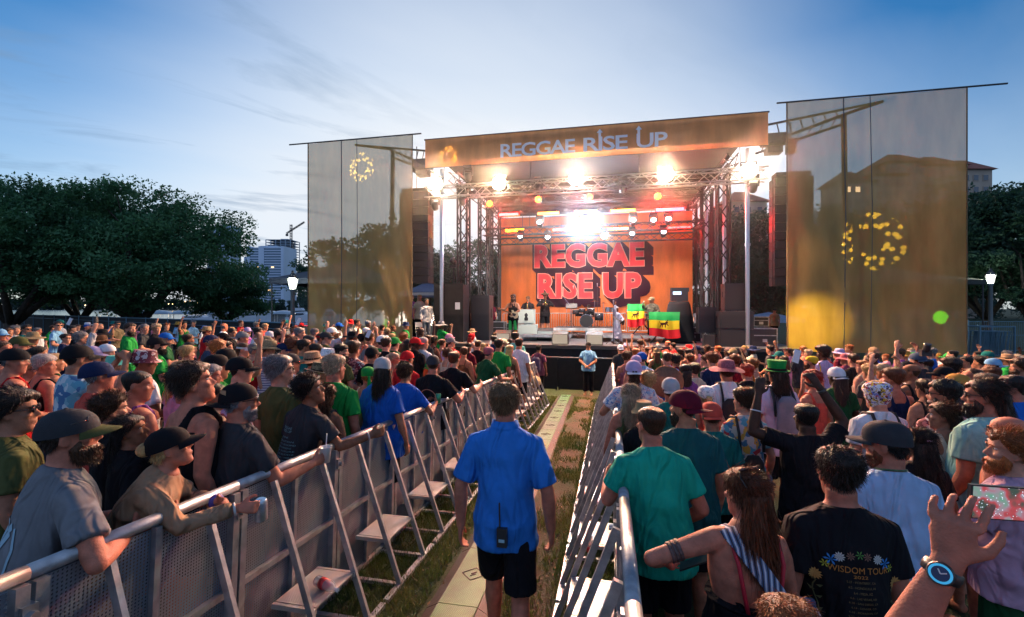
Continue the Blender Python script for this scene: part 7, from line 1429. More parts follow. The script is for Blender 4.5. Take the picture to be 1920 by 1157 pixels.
near_person(973, 635, 11.2, "man in white t-shirt near the far end of the left rail", girth=1.1, skin='t', top=('tee', 'white'), hair=('short', 'darkbrown'), seed=19, vox=.011, fine=False)
near_person(966, 623, 12.2, "man in pale teal t-shirt at the far end of the left rail", girth=1.15, skin='t', top=('tee', 'mint'), hair=('short', 'black'), seed=20, vox=.011, fine=False)
U = near_person(1010, 647, 13.9, "person in plum top with a patterned rucksack at the end of the left barrier", skin='m', top=('tee', 'plum'), bottom=('pants', 'black'), hair=('short', 'black'), seed=21, vox=.012, fine=False)
V_ = near_person(1103, 641, 15.3, "security guard in light blue polo shirt and black trousers facing the crowd", girth=1.15, yaw=R(180 - 6), skin='r', top=('tee', 'lightblue'), bottom=('pants', 'black'), hair=('short', 'grey'), hat=('cap', 'black'), seed=22, vox=.011, el=((-.26, .10, 1.14), (.26, .10, 1.14)), wr=((-.02, .24, .98), (.02, .26, .97)), fine=False)
V_['o'].color = (.42, .18, .11, 1)
# ---- the man in the blue polo walking away
P_ = near_person(946, 722, 2.85, "large man in bright blue polo shirt and black shorts walking down the aisle", girth=.99, yaw=R(2), skin='r', top=('tee', 'blue'), bottom=('shorts', 'black'), hair=('short', 'sandy'), seed=23, vox=.007, head=(R(-4), R(-6), 0), shirt_len=.79,
    sleeve=.86, el=((-.265, -.05, 1.13), (.262, -.05, 1.12)), wr=((-.278, -.01, .86), (.275, .02, .86)), curl=(.45, .5), feet=((-.11, .22), (.12, -.20)))
P_['tp'].name = "polo_shirt"; P_['tp'].color = (.025, .17, .56, 1)
col_ = MB(); V = []
for j, (rr, zz) in enumerate(((.072, 1.492), (.070, 1.525), (.076, 1.530), (.088, 1.488))):
    for k in range(24): a = 6.2832 * k / 24; V.append(P_['T']((rr * math.cos(a), -.012 + rr * .98 * math.sin(a), zz - .022 * max(0, math.sin(a)))))
col_.add(V, [(j * 24 + k, j * 24 + (k + 1) % 24, (j + 1) * 24 + (k + 1) % 24, (j + 1) * 24 + k) for j in range(3) for k in range(24)]); co_ = col_.build("collar", M_tee, P_['tp'], True); co_.color = P_['tp'].color
rd = thing_at("belt_radio", "black belt radio with antenna at the back of the blue polo man", "radio", wpt(P_, (.015, -.175, .90))); MB().box((0, 0, 0), (.06, .035, .11)).cyl((-.015, 0, .05), (-.018, 0, .20), .005, 6).build("body", M_plastic, rd); MB().box((0, -.019, -.015), (.035, .003, .018)).build("label_plate", mat("plate_pale", (.3, .5, .6), .5), rd)
for i, s in enumerate((-1, 1)):
    H_, Kn, A_ = P_['legs'][i]; sh_ = remesh("shoe", [etube([A_ + Vector((0, -.07, -.05)), A_ + Vector((0, .02, -.045)), A_ + Vector((0, .13, -.06)), A_ + Vector((0, .22, -.07))], [.042, .048, .054, .036], [.05, .05, .034, .02], (0, 0, 1), 12), etube([A_ + Vector((0, 0, .05)), A_ + Vector((0, 0, -.03))], [.044, .046], [.05, .05], (0, 1, 0), 12)], .010, M_pants, 2); part("shoe", sh_, P_['o'], COL['charcoal'])
# ================= right of the aisle
Wm = near_person(1222, 764, 2.78, "man in turquoise-green t-shirt with cropped hair leaning on the right rail", girth=1.12, turn=6, skin='r', top=('tee', 'turquoise'), hair=('buzz', 'brown'), seed=30, vox=.007, head=(R(18), R(-2), 0), lean=.14, side_lean=-.05, el=((-.30, .06, 1.16), (.26, .0, 1.13)), wr=((-.26, .32, 1.19), (.20, .16, .98)), curl=(.5, .6))
Xm = near_person(1284, 729, 3.15, "man in dark teal t-shirt and maroon cap looking left", girth=1.14, turn=4, skin='t', top=('tee', 'teal'), hair=('buzz', 'black'), hat=('backcap', 'maroon'), seed=31, head=(R(42), R(2), 0), beard=('short', 'darkbrown')); Xm['tp'].color = (.010, .075, .085, 1)
Y_ = near_person(1396, 884, 1.92, "woman with red straps and a striped sling bag, elbow on the right rail", 'f', 1.08, turn=8, skin='r', top=('tank', 'black'), bottom=('pants', 'black'), hair=('long', 'auburn'), seed=32, vox=.0065, head=(R(14), R(2), 0), sh=(.04, 0), el=((-.44, .0, 1.33), (.23, .02, 1.12)), wr=((-.30, .20, 1.20), (.12, .24, 1.05)), curl=(.6, .7))
Y_['tp'].hide_render = False; me_ = Y_['tp'].data; co = [v.co for v in me_.vertices]
for v in me_.vertices:
    if v.co.z > 1.14: v.co.z = 1.14 + (v.co.z - 1.14) * .15; v.co.x *= .97
for sx in (-.105, .115): MB().tube([Y_['T']((sx, .09, 1.34)), Y_['T']((sx * .98, .03, 1.452)), Y_['T']((sx * .96, -.06, 1.445)), Y_['T']((sx * .9, -.118, 1.36)), Y_['T']((sx * .7, -.132, 1.22)), Y_['T']((sx * .5, -.13, 1.12))], [.010] * 6, 6).build("red_strap", mat("red_strap", (.45, .012, .03), .6), Y_['o'], True)
sg = thing_at("sling_bag", "blue and white striped sling bag on the back of the red-strapped woman", "bag", (0, 0, 0)); sg.matrix_basis = Y_['o'].matrix_basis.copy(); M_str = pattern_mat("bag_stripe", [(.50, .52, .62), (.05, .05, .08), (.12, .20, .42), (.03, .03, .05)], 13, 'stripe'); M_str.node_tree.nodes["Wave Texture"].bands_direction = 'X'
bm_ = remesh("bag", [etube([(.09, -.19, 1.26), (.09, -.21, 1.18), (.085, -.215, 1.0), (.08, -.20, .85)], [.09, .125, .15, .14], [.02, .05, .07, .05], (0, 1, 0), 18)], .008, M_str, 2); link(bpy.data.objects.new("pouch", bm_), sg)
V = []
pth = [(.06, -.165, 1.24), (-.01, -.150, 1.34), (-.075, -.105, 1.432), (-.105, -.03, 1.474), (-.11, .05, 1.45), (-.08, .12, 1.34)]
for p in pth: q = Y_['T'](p); V += [q + Vector((-.034, 0, -.012)), q + Vector((.034, 0, .012)), q + Vector((-.034, -.006, -.006)), q + Vector((.034, -.006, .018))]
MB().add(V, [(4 * i + a, 4 * i + b_, 4 * i + 4 + b_, 4 * i + 4 + a) for i in range(5) for a, b_ in ((0, 1), (3, 2), (1, 3), (2, 0))]).build("strap", M_str, sg, True); MB().tube([(.01, -.205, 1.255), (.09, -.22, 1.27), (.17, -.205, 1.25)], .018, 8).build("hem", mat("navy_hem", (.02, .05, .14), .8), sg, True)
E0, E1 = Y_['arms'][0][0], Y_['arms'][0][1]; ax = (E1 - E0).normalized(); mb = MB()
for k, (t, rr) in enumerate(((.58, .0475), (.64, .0468), (.70, .0460))): mb.lathe([(rr, -.008), (rr + .0006, 0), (rr, .008)], n=16, M=ax.to_track_quat('Z', 'Y').to_matrix().to_4x4(), c=E0.lerp(E1, t))
mb.build("tattoo", mat("tattoo_ink", (.10, .055, .05), .6, noise_s=60, noise_a=.6), Y_['o'], True)
part("sunglasses", GLM, Y_['o'], None, Y_['HM'] @ Matrix.Translation((0, -.03, .085)) @ Matrix.Rotation(R(35), 4, 'X'))
ph = phone(wrist_of(Y_, 1) + Vector((-.20, .12, .02)), "phone with lit screen held low by the red-strapped woman", (R(60), 0, R(80)), screen=mat("screen_pale", (.7, .7, .9), .3, emit=(.6, .6, .85), es=1.2))
Z_ = near_person(1574, 842, 1.95, "man in black tour t-shirt with flower and date print seen from behind", girth=1.10, turn=-2, skin='r', top=('tee', 'black'), hair=('short', 'darkbrown'), seed=33, vox=.0065, head=(R(-4), 0, 0))
cities = ["5.27 - MONTEREY, CA", "6.2 - HONOLULU, HI", "6.4 - MESA, AZ", "6.6 - LAS VEGAS, NV", "6.10 - SAN DIEGO, CA", "6.14 - DENVER, CO", "6.18 - MORRISON, CO", "6.22 - BALTIMORE, MD", "6.24 - ASBURY PARK, NJ", "6.30 - NEW YORK, NY", "7.3 - BOSTON, MA", "7.8 - RALEIGH, NC", "7.10 - CHARLOTTE, NC", "7.16 - MIAMI, FL", "7.22 - BERKELEY, CA", "7.26 - EUGENE, OR", "7.30 - SEATTLE, WA"]
me = merge_lines([(c, 0, 1.185 - i * .0190, None, .0085) for i, c in enumerate(cities)]); on_back(Z_, "date_print", me, mat("dim_gold", (.17, .11, .04), .8))
me = merge_lines([("WISDOM TOUR", 0, 1.222, .235, .027), ("2022", 0, 1.203, .055, .012)]); on_back(Z_, "title_print", subdiv(me), mat("gold_print", (.45, .17, .03), .8))
def flower(cx, cz, r, n): 
    m_ = MB()
    for k in range(n): a = 6.283 * k / n; m_.add([(cx, 0, cz), (cx + r * .7 * math.cos(a - .22), 0, cz + r * .7 * math.sin(a - .22)), (cx + r * math.cos(a), 0, cz + r * math.sin(a)), (cx + r * .7 * math.cos(a + .22), 0, cz + r * .7 * math.sin(a + .22))], [(0, 1, 2, 3)])
    return m_
for cx, cz, r_, n, c in ((-.105, 1.268, .026, 6, "b"), (.105, 1.262, .026, 6, "b"), (-.075, 1.283, .021, 11, "w"), (.072, 1.280, .021, 11, "w"), (-.035, 1.290, .018, 8, "m"), (.030, 1.290, .018, 8, "m"), (0, 1.296, .018, 6, "g"), (-.125, 1.245, .018, 6, "y"), (.13, 1.238, .018, 6, "y"), (-.158, 1.190, .026, 13, "o"), (.158, 1.170, .028, 13, "o")):
    m_ = flower(cx, cz, r_, n); me = bpy.data.meshes.new("p"); me.from_pydata(m_.v, [], m_.f); on_back(Z_, "flower_print", me, mat("pr_" + c, dict(b=(.03, .22, .60), w=(.50, .50, .48), m=(.20, .10, .07), g=(.08, .25, .05), y=(.40, .42, .04), o=(.42, .22, .06))[c], .8), off=.005)
m_ = MB()
for s in (-1, 1):
    for k in range(12): z0 = 1.165 - k * .024; m_.add([(s * (.150 + .008 * math.sin(k)), 0, z0), (s * (.154 + .008 * math.sin(k)), 0, z0), (s * (.154 + .008 * math.sin(k + 1)), 0, z0 - .024), (s * (.150 + .008 * math.sin(k + 1)), 0, z0 - .024)], [(0, 1, 2, 3)]).add([(s * .152, 0, z0), (s * (.152 + .02 * (-1) ** k), 0, z0 + .010), (s * (.152 + .012 * (-1) ** k), 0, z0 - .006)], [(0, 1, 2)])
me = bpy.data.meshes.new("p"); me.from_pydata(m_.v, [], m_.f); on_back(Z_, "vine_print", me, mat("vine_ink", (.10, .10, .04), .8))
AA = near_person(1662, 790, 2.45, "man in pale blue t-shirt with black flat-brimmed cap turned left", girth=1.12, turn=-4, skin='r', top=('tee', 'lightblue'), hair=('short', 'black'), hat=('flatcap', 'charcoal', 'charcoal'), seed=34, vox=.007, head=(R(46), R(4), 0), beard=('short', 'auburn')); AA['tp'].color = (.30, .42, .62, 1)
MB().tube([AA['T']((.068 * math.cos(t * .52), -.012 + .066 * math.sin(t * .52), 1.500 - .015 * math.sin(t * .52))) for t in range(13)], .006, 6).build("bead_necklace", mat("green_beads", (.04, .10, .04), .4, noise_s=90, noise_a=.7), AA['o'], True)
AE = near_person(1512, 757, 3.4, "dark-skinned man with shaved head in black t-shirt raising both arms", girth=1.08, turn=2, skin='d', top=('tee', 'black'), hair=('buzz', 'black'), seed=35, vox=.0075, sh=(.045, .045), el=((-.40, .06, 1.50), (.33, .06, 1.58)), wr=((-.33, .10, 1.80), (.16, .10, 1.86)), curl=(.35, .5), palm=((.3, 1, 0), (-.3, 1, 0))); bracelet(AE, 0, "white", (.6, .6, .65), .45, .042, w=.010); bracelet(AE, 1, "dark", (.03, .03, .03), .12, .034, w=.02)
AF = near_person(1846, 714, 3.3, "big man in mint button shirt with long brown hair and beard looking left", girth=1.22, turn=8, skin='r', top=('tee', 'mint'), hair=('long', 'darkbrown'), seed=36, head=(R(38), R(2), 0), beard=('full', 'darkbrown'), glasses=True, vox=.008)
AF['tp'].name = "button_shirt"; AF['tp'].color = (.20, .42, .42, 1)
AG = near_person(1645, 714, 3.95, "person in flowered hood and white t-shirt with dark strap pack", skin='f', top=('tee', 'white'), hair=None, hat=('hood', 'bandana'), seed=37, vox=.009, girth=1.12)
near_person(1770, 757, 3.55, "woman with long brown hair and a green clip in a cream top", 'f', skin='t', top=('tank', 'cream'), hair=('long', 'brown'), seed=38, vox=.009, head=(R(45), 0, 0))
near_person(1722, 800, 3.0, "person hidden under long black hair with a pale hairband", 'f', skin='m', top=('tee', 'black'), hair=('long', 'black'), hat=('headband', 'lilac'), seed=39, vox=.009)
AJ = near_person(1362, 674, 5.6, "man in white t-shirt and wide dusty-pink hat with a black string bag", skin='t', top=('tee', 'white'), hair=('short', 'brown'), hat=('sunhat', 'dustypink'), seed=40, vox=.009, girth=1.08)
AK = near_person(1396, 731, 4.0, "brown-haired woman in bright floral shirt with thin dark bag straps", 'f', 1.05, skin='f', top=('tee', 'hawaii'), hair=('thick', 'brown'), seed=41, vox=.009, head=(R(30), 0, 0))
AL = near_person(1456, 677, 5.0, "curly-haired person in green top hat and pale pink t-shirt with hydration pack", 'f', skin='m', top=('tee', 'pink'), hair=('long', 'darkbrown'), hat=('tophat', 'green'), seed=42, vox=.009); AL['tp'].color = (.62, .45, .58, 1)
AM = near_person(1188, 674, 5.3, "man with ponytail under a white-blue cap in white floral shirt, arm on the right rail", skin='t', top=('tee', 'floralwhite'), hair=('pony', 'brown'), hat=('backcap', 'lilac', 'white'), seed=43, vox=.009, girth=1.08, el=((-.34, .02, 1.15), (.25, .0, 1.14)), wr=((-.28, .25, 1.14), (.2, .2, 1.1)))
near_person(1182, 722, 4.3, "woman with straight blond hair leaning by the right rail", 'f', skin='r', top=('tank', 'olive'), hair=('long', 'ash'), seed=44, vox=.009)
near_person(1257, 706, 4.6, "man in green striped shirt with pale grey cap worn backwards", skin='r', top=('tee', 'teal'), hair=('short', 'black'), hat=('backcap', 'lightgrey'), seed=45, vox=.009)
near_person(1207, 750, 4.0, "person under a small pale green sun hat behind the cropped head", 'f', skin='f', top=('tee', 'black'), hair=('short', 'brown'), hat=('bucket', 'khaki'), seed=46, vox=.010, fine=False)
near_person(1324, 721, 4.6, "person in knitted flower-pattern cap with a yellow scarf", 'f', skin='r', top=('tank', 'coral'), hair=('pony', 'mustard' if False else 'blond'), hat=('beanie', 'bucketfloral'), seed=47, vox=.010, fine=False)
near_person(1334, 752, 3.7, "man in dark teal t-shirt half hidden behind the maroon cap", skin='t', top=('tee', 'teal'), hair=('short', 'brown'), hat=('backcap', 'coral'), seed=48, vox=.010, fine=False)
AC = near_person(1898, 812, 2.5, "ginger bearded man in pinkish t-shirt looking left at the right edge", girth=1.15, turn=20, skin='f', top=('tee', 'lilac'), hair=('messy', 'ginger'), seed=49, vox=.007, head=(R(42), R(-2), 0), beard=('full', 'ginger'), el=((-.30, .08, 1.15), (.28, 0, 1.14)), wr=((-.12, .28, 1.10), (.2, .15, 1.1)), bottom=('shorts', 'darkgreen')); AC['tp'].color = (.42, .26, .36, 1)
near_person(1893, 782, 2.95, "bald man with dark-rimmed glasses behind the ginger beard", girth=1.1, turn=12, skin='r', top=('bare', 'black'), hair=('bald', 'brown'), glasses=True, seed=50, vox=.009, head=(R(46), 0, 0), beard=('full', 'grey'))
Oc = near_person(1478, 1136, 1.32, "small person with orange hair at the bottom edge, only the crown visible", 'f', skin='f', top=('tee', 'black'), hair=('thick', 'ginger'), seed=51, vox=.010)
# ---- hand with a phone at the right edge: its owner stands just outside the frame
PH = make_body('m', 1.0, voxel=.0052, seed=52, sh=(.05, .05), el=((-.24, .44, 1.36), (.24, .46, 1.38)), wr=((-.135, .50, 1.615), (.215, .52, 1.60)), handdir=((.12, .10, 1), (-.1, .1, 1)), palm=((.25, 1, 0), (-.25, 1, 0)), curl=(.42, .6), spread=.17, head=(0, R(6), 0)); PH['voxel'] = .0052
W_t = Vector((*at(1778, .98), zat(1050, .98))); yw = R(-30); Rz = Matrix.Rotation(yw, 3, 'Z'); lw = Rz @ Vector(PH['arms'][0][2]); gp_ = W_t - lw
o, tp = person(PH, gp_.x, gp_.y, gp_.z, yw, 1.75, 'r', ('tee', 'navy'), ('pants', 'black'), ('short', 'brown'), near=False, label="raised forearm and hand filming with a phone at the right edge", seed=53); PH['o'] = o; PH['tp'] = tp
S0, E, Wp, k = PH['arms'][0]; d_ = (Wp - E).normalized(); M = d_.to_track_quat('Z', 'Y').to_matrix().to_4x4(); pw = Wp.lerp(E, .10)
wt = thing_at("wrist_watch", "black wrist watch with a bright blue ring on the raised wrist", "watch", (0, 0, 0)); wt.matrix_basis = o.matrix_basis.copy()
MB().lathe([(.0335, -.012), (.0355, 0), (.0335, .012)], n=24, M=M, c=pw).build("strap", M_plastic, wt, True)
vd = (o.matrix_basis.inverted() @ Vector(camo.location) - pw); vd = (vd - d_ * vd.dot(d_)).normalized(); Mf = vd.to_track_quat('Z', 'Y').to_matrix().to_4x4(); c0 = pw + vd * .030
MB().lathe([(.0215, 0), (.0235, .005), (.0215, .010), (.001, .010)], n=28, M=Mf, c=c0).build("case", M_plastic, wt); MB().lathe([(.0195, .0105), (.0195, .0112), (.0150, .0112), (.0150, .0105)], n=28, M=Mf, c=c0).build("blue_ring", mat("watch_ring", (.05, .38, .60), .4, emit=(.05, .40, .70), es=.35), wt); MB().lathe([(.0150, .0106), (.001, .0107)], n=24, M=Mf, c=c0).build("dial", mat("watch_dial", (.01, .03, .10), .3), wt); MB().bar(c0 + vd * .0115, c0 + vd * .0115 + (Mf.to_3x3() @ Vector((.010, .004, 0))), .0018).bar(c0 + vd * .0115, c0 + vd * .0115 + (Mf.to_3x3() @ Vector((-.004, .009, 0))), .0018).build("hands", M_white, wt)
scm = bpy.data.materials.new("phone_picture"); scm.use_nodes = True; t = scm.node_tree; b0 = t.nodes["Principled BSDF"]; tcn = N(t, "ShaderNodeTexCoord"); vz = N(t, "ShaderNodeTexVoronoi"); vz.inputs['Scale'].default_value = 150; t.links.new(tcn.outputs['Object'], vz.inputs['Vector']); n1 = N(t, "ShaderNodeTexNoise"); n1.inputs['Scale'].default_value = 22; t.links.new(tcn.outputs['Object'], n1.inputs['Vector'])
rp = N(t, "ShaderNodeValToRGB"); e = rp.color_ramp.elements; e[0].position = .40; e[0].color = (.03, .05, .04, 1); e[1].position = .66; e[1].color = (.08, .22, .16, 1)
for p_, c_1 in ((.50, (.30, .04, .05, 1)), (.56, (.22, .16, .20, 1))): x_ = rp.color_ramp.elements.new(p_); x_.color = c_1
t.links.new(n1.outputs[0], rp.inputs[0]); lt = N(t, "ShaderNodeMapRange"); lt.inputs[1].default_value = .10; lt.inputs[2].default_value = .22; lt.inputs[3].default_value = 1; lt.inputs[4].default_value = 0; t.links.new(vz.outputs['Distance'], lt.inputs[0]); mx = N(t, "ShaderNodeMix", data_type='RGBA'); t.links.new(lt.outputs[0], mx.inputs[0]); t.links.new(rp.outputs[0], mx.inputs[6]); mx.inputs[7].default_value = (.7, .8, .95, 1); t.links.new(mx.outputs[2], b0.inputs['Emission Color']); b0.inputs['Emission Strength'].default_value = .9; b0.inputs['Base Color'].default_value = (.02, .02, .02, 1)
Pp = Vector((*at(1884, 1.0), zat(943, 1.0))); phone(Pp, "phone held sideways filming the bright stage at the right edge", (0, R(90 + 3), R(YAW - 2)), .074, .155, scm)
# ---- worn and carried things
def pack(b, label, col, w=.26, h=.38, dpt=.13, z=1.12, m=None, straps=True, strap_c=None):
    r = thing_at("backpack", label, "bag", (0, 0, 0)); r.matrix_basis = b['o'].matrix_basis.copy(); mt = m or mat("bag_" + label[:12].replace(" ", "_"), col, .8, noise_s=8, noise_a=.2, bump=.3, bump_s=40); g = .135
    me = remesh("bag", [etube([(0, -g - dpt * .4, z + h / 2 + .03), (0, -g - dpt * .45, z + h / 2 - .03), (0, -g - dpt * .5, z), (0, -g - dpt * .5, z - h / 2 + .03), (0, -g - dpt * .4, z - h / 2)], [w * .25, w * .44, w * .5, w * .5, w * .42], [dpt * .2, dpt * .4, dpt * .5, dpt * .5, dpt * .4], (0, 1, 0), 18)], .012, mt, 3); link(bpy.data.objects.new("pouch", me), r)
    if straps:
        for s in (-1, 1): MB().tube([b['T'](p) for p in ((s * .10, -.155, 1.20), (s * .105, -.135, 1.36), (s * .10, -.06, 1.485), (s * .105, .03, 1.475), (s * .12, .12, 1.36), (s * .15, .13, 1.15))], [.014] * 6, 6).build("strap", mat("strap_dark", (.012, .014, .02), .8), r, True)
    return r
pack(AJ, "black string bag worn over the white t-shirt below the pink hat", (.012, .012, .015), .30, .40, .10, 1.10)
pack(AL, "grey-lilac hydration pack on the back of the green top-hatted person", (.16, .15, .20), .22, .40, .10, 1.18)
pack(U, "dark patterned rucksack at the far end of the left barrier", (.06, .04, .10), .30, .42, .18, 1.15)
pack(AG, "dark navy shoulder pack over the white t-shirt below the flowered hood", (.015, .025, .06), .12, .22, .08, 1.30)
pack(AK, "small black leather bag hanging between floral shirt shoulders", (.015, .012, .014), .20, .26, .10, 1.02)
Q = wrist_of(AE, 1)
hat_t = thing_at("sun_hat", "round brown sun hat hanging on the back of the blue-shirted person right of the aisle", "hat", (*at(1250, 5.9)[:2], zat(716, 5.9))); MB().lathe([(.20, 0), (.21, .01), (.11, .03), (.09, .10), (.01, .11)], n=26, M=Matrix.Rotation(R(80), 4, 'X')).build("crown", mat("brown_straw", (.20, .09, .05), .8, noise_s=40, noise_a=.2), hat_t, True)
for px, py, d, lab in ((989, 703, 12.6, "pale straw hat hanging at the far end of the left rail"), (1003, 716, 13.0, "second smaller straw hat hanging at the far end of the left barrier")):
    ht = thing_at("straw_hat", lab, "hat", (*at(px, d), zat(py, d))); MB().lathe([(.17, 0), (.175, .01), (.10, .02), (.08, .09), (.01, .10)], n=22, M=Matrix.Rotation(R(70), 4, 'X')).build("crown", mat("pale_straw", (.36, .27, .15), .8, noise_s=40, noise_a=.2), ht, True)
def bottle(P, label, rx=0, rz=0, liquid=(.5, .02, .03), glassc=(.45, .50, .52)):
    r = thing_at("plastic_bottle", label, "bottle", P); r.rotation_euler = (rx, 0, rz); MB().lathe([(.034, 0), (.035, .01), (.035, .13), (.028, .165), (.013, .19), (.013, .205)], n=16).build("body", mat("clear_pet", glassc, .15, alpha=.45), r, True); MB().lathe([(.0145, .20), (.0145, .22), (.001, .221)], n=12).build("cap", M_white, r)
    if liquid: MB().lathe([(.0365, .05), (.0365, .10)], n=16).build("label_sleeve", mat("red_label", liquid, .5), r, True)
    return r
yb = 3.45 + .55 - .45
bottle((XR - .22, 3.62, -.0516 * 3.6 + .37), "clear bottle with a red label standing on a right barrier step"); gcan = can((XR - .17, 2.05, -.0516 * 2.05 + .432), "tall green drink can lettered in white on a right barrier step", (.01, .12, .03))
bottle((XL + .20, 2.80, -.0516 * 2.8 + .40), "crumpled clear bottle lying on a left barrier step", rx=R(88), rz=R(70), liquid=(.05, .15, .35))
# raised phones and a camera in the crowd
for px, py, d, lab in ((131, 603, 9.3, "white-lit phone held up far left before the dark fence"), (1493, 668, 5.0, "white phone raised beside the green top hat"), (691, 626, 8.6, "phone raised below the left speaker stack"), (560, 602, 9.2, "phone raised before the picket gate")): phone((*at(px, d), zat(py, d)), lab, (R(-10), R(20), R(YAW)), .078, .155, mat("phone_pale", (.6, .62, .68), .3))
cmr = thing_at("camera", "black camera with a big lens held over the crowd at right", "camera", (*at(1735, 7.2), zat(662, 7.2))); MB().box((0, 0, 0), (.14, .07, .10)).build("body", M_plastic, cmr); MB().lathe([(.045, .03), (.05, .06), (.045, .13), (.05, .16), (.001, .15)], n=16, M=Matrix.Rotation(R(20), 4, 'X')).build("lens", M_plastic, cmr, True)
ss_ = thing_at("selfie_stick", "silver selfie stick holding a small camera over the far left crowd", "stick", (*at(165, 9.0), zat(637, 9.0))); MB().tube([(0, 0, 0), (.18, 0, .26), (.20, 0, .28), (.20, 0, .34)], .008, 6).build("pole", M_chrome, ss_); MB().box((.20, 0, .40), (.07, .04, .12)).build("gimbal", M_plastic, ss_)
# ================= the band
def performer(px, py, d, label, **k): return near_person(px, py, d, label, g=DZ + k.pop('gz', 0), vox=.012, fine=False, **k)
gt = performer(962, 553, 18.3, "long-haired guitarist in black top and green-black trousers on the stage", yaw=R(176), skin='t', top=('tank', 'black'), bottom=('pants', 'black'), hair=('dread', 'brown'), seed=60, el=((-.26, .10, 1.16), (.30, .10, 1.20)), wr=((-.06, .22, 1.02), (.42, .26, 1.22)), glasses=True, beard=('full', 'brown'), girth=1.05)
def guitar(b, label, body, neck, flip=1):
    r = thing_at("electric_guitar", label, "guitar", (0, 0, 0)); r.matrix_basis = b['o'].matrix_basis.copy(); M = Matrix.Translation((-.06, .22, 1.03)) @ Matrix.Rotation(R(-20 * flip), 4, 'Y'); pts = [(-.20, .03), (-.17, .13), (-.08, .12), (-.02, .09), (.06, .14), (.10, .12), (.06, .05), (.06, -.04), (.11, -.10), (.03, -.13), (-.05, -.09), (-.12, -.13), (-.19, -.08)]
    MB().prism(pts, -.02, .02).xform(M).build("body", mat("guitar_" + label[:6], body, .3), r); MB().box((.28, 0, .005), (.48, .02, .045)).xform(M).build("neck", mat("neck_" + label[:6], neck, .4), r); MB().prism([(.52, -.03), (.66, -.02), (.68, .04), (.52, .03)], -.01, .01).xform(M).build("headstock", mat("neck_" + label[:6], neck, .4), r); MB().box((-.04, .022, 0), (.14, .006, .10)).xform(M).build("pickguard", M_black, r); return r
guitar(gt, "cream electric guitar with black pickguard played at the left of the stage", (.60, .52, .34), (.16, .08, .04))
for i in (0, 1):
    H_, Kn, A_ = gt['legs'][i]; pm = remesh("leg_panel", [etube([H_ + Vector((.0, .035, -.1)), Kn + Vector((0, .035, 0)), A_ + Vector((0, .03, .02))], [.066, .062, .066], [.075, .06, .065], (0, 1, 0), 12)], .014, mat("green_trouser", (.03, .50, .10), .7), 2); part("trouser_panel", pm, gt['o'])
    if i == 0:
        for q, (rr, cc) in enumerate(((.085, "ring_black"), (.065, "ring_orange"), (.04, "ring_green"))): MB().lathe([(rr, 0), (rr, .008 + q * .004), (.001, .009 + q * .004)], n=18, M=Matrix.Rotation(R(-90), 4, 'X'), c=Kn + Vector((-.01, .09, -.12))).build("ring_print", mat(cc, dict(ring_black=(.01, .01, .01), ring_orange=(.7, .14, .03), ring_green=(.05, .5, .12))[cc], .8), gt['o'])
sx = performer(990, 556, 21.0, "saxophonist in black shirt and dark glasses behind the pale cabinets", yaw=R(184), skin='m', top=('tee', 'black'), bottom=('pants', 'black'), hair=('short', 'black'), seed=61, glasses=True, girth=1.1, el=((-.26, .10, 1.14), (.26, .12, 1.16)), wr=((-.04, .26, .98), (.04, .28, 1.18)))
r = thing_at("saxophone", "gold saxophone played at the left of the stage", "saxophone", (0, 0, 0)); r.matrix_basis = sx['o'].matrix_basis.copy(); M_gold = mat("gold_brass", (.75, .48, .12), .25, .9); MB().tube([(0, .14, 1.50), (0, .22, 1.48), (0, .26, 1.35), (-.02, .28, 1.1), (-.04, .29, .90), (-.10, .32, .84), (-.14, .36, .92), (-.15, .38, 1.05)], [.006, .01, .015, .022, .032, .040, .05, .075], 12).build("tube", M_gold, r, True)
tr = performer(1022, 549, 21.6, "trumpet player in hat and black smock at the back of the stage", yaw=R(190), skin='t', top=('longsleeve', 'black'), bottom=('shorts', 'black'), hair=('short', 'black'), hat=('cowboy', 'brown'), seed=62, el=((-.30, .12, 1.24), (.30, .12, 1.24)), wr=((-.06, .30, 1.30), (.06, .30, 1.30)))
r = thing_at("trumpet", "brass trumpet raised by the player in the hat", "trumpet", (0, 0, 0)); r.matrix_basis = tr['o'].matrix_basis.copy(); MB().tube([(0, .14, 1.52), (0, .30, 1.44), (0, .50, 1.36), (0, .58, 1.32), (0, .62, 1.30)], [.008, .010, .014, .035, .065], 12).build("bell", M_gold, r, True); MB().cyl((0, .34, 1.34), (0, .34, 1.48), .012, 6).cyl((0, .38, 1.32), (0, .38, 1.46), .012, 6).build("valve", M_gold, r)
dr = performer(1104, 572, 21.9, "drummer in black seated low behind the drum kit", yaw=R(180), skin='d', top=('tee', 'black'), bottom=('pants', 'black'), hair=('dread', 'black'), seed=63, gz=-.12, el=((-.32, .14, 1.15), (.32, .14, 1.15)), wr=((-.22, .36, 1.16), (.22, .36, 1.2)))
r = thing_at("drumsticks", "pair of drumsticks in the drummer's hands", "drumsticks", (0, 0, 0)); r.matrix_basis = dr['o'].matrix_basis.copy(); MB().cyl((-.22, .36, 1.18), (-.12, .62, 1.24), .010, 6).build("stick", M_straw, r); MB().cyl((.22, .36, 1.22), (.12, .62, 1.28), .010, 6).build("stick", M_straw, r)
wg = performer(1156, 574, 17.5, "guitarist in white robes with one arm thrust up at the stage front", yaw=R(232), skin='m', top=('longsleeve', 'white'), bottom=('pants', 'white'), hair=('short', 'black'), hat=('beanie', 'lightgrey'), seed=64, girth=1.06, shirt_len=.62, el=((-.26, .14, 1.14), (.22, .06, 1.56)), wr=((.10, .30, 1.08), (.20, .06, 1.84)), lean=-.05, feet=((-.16, .12), (.14, -.12))); wg['tp'].color = (.55, .58, .72, 1)
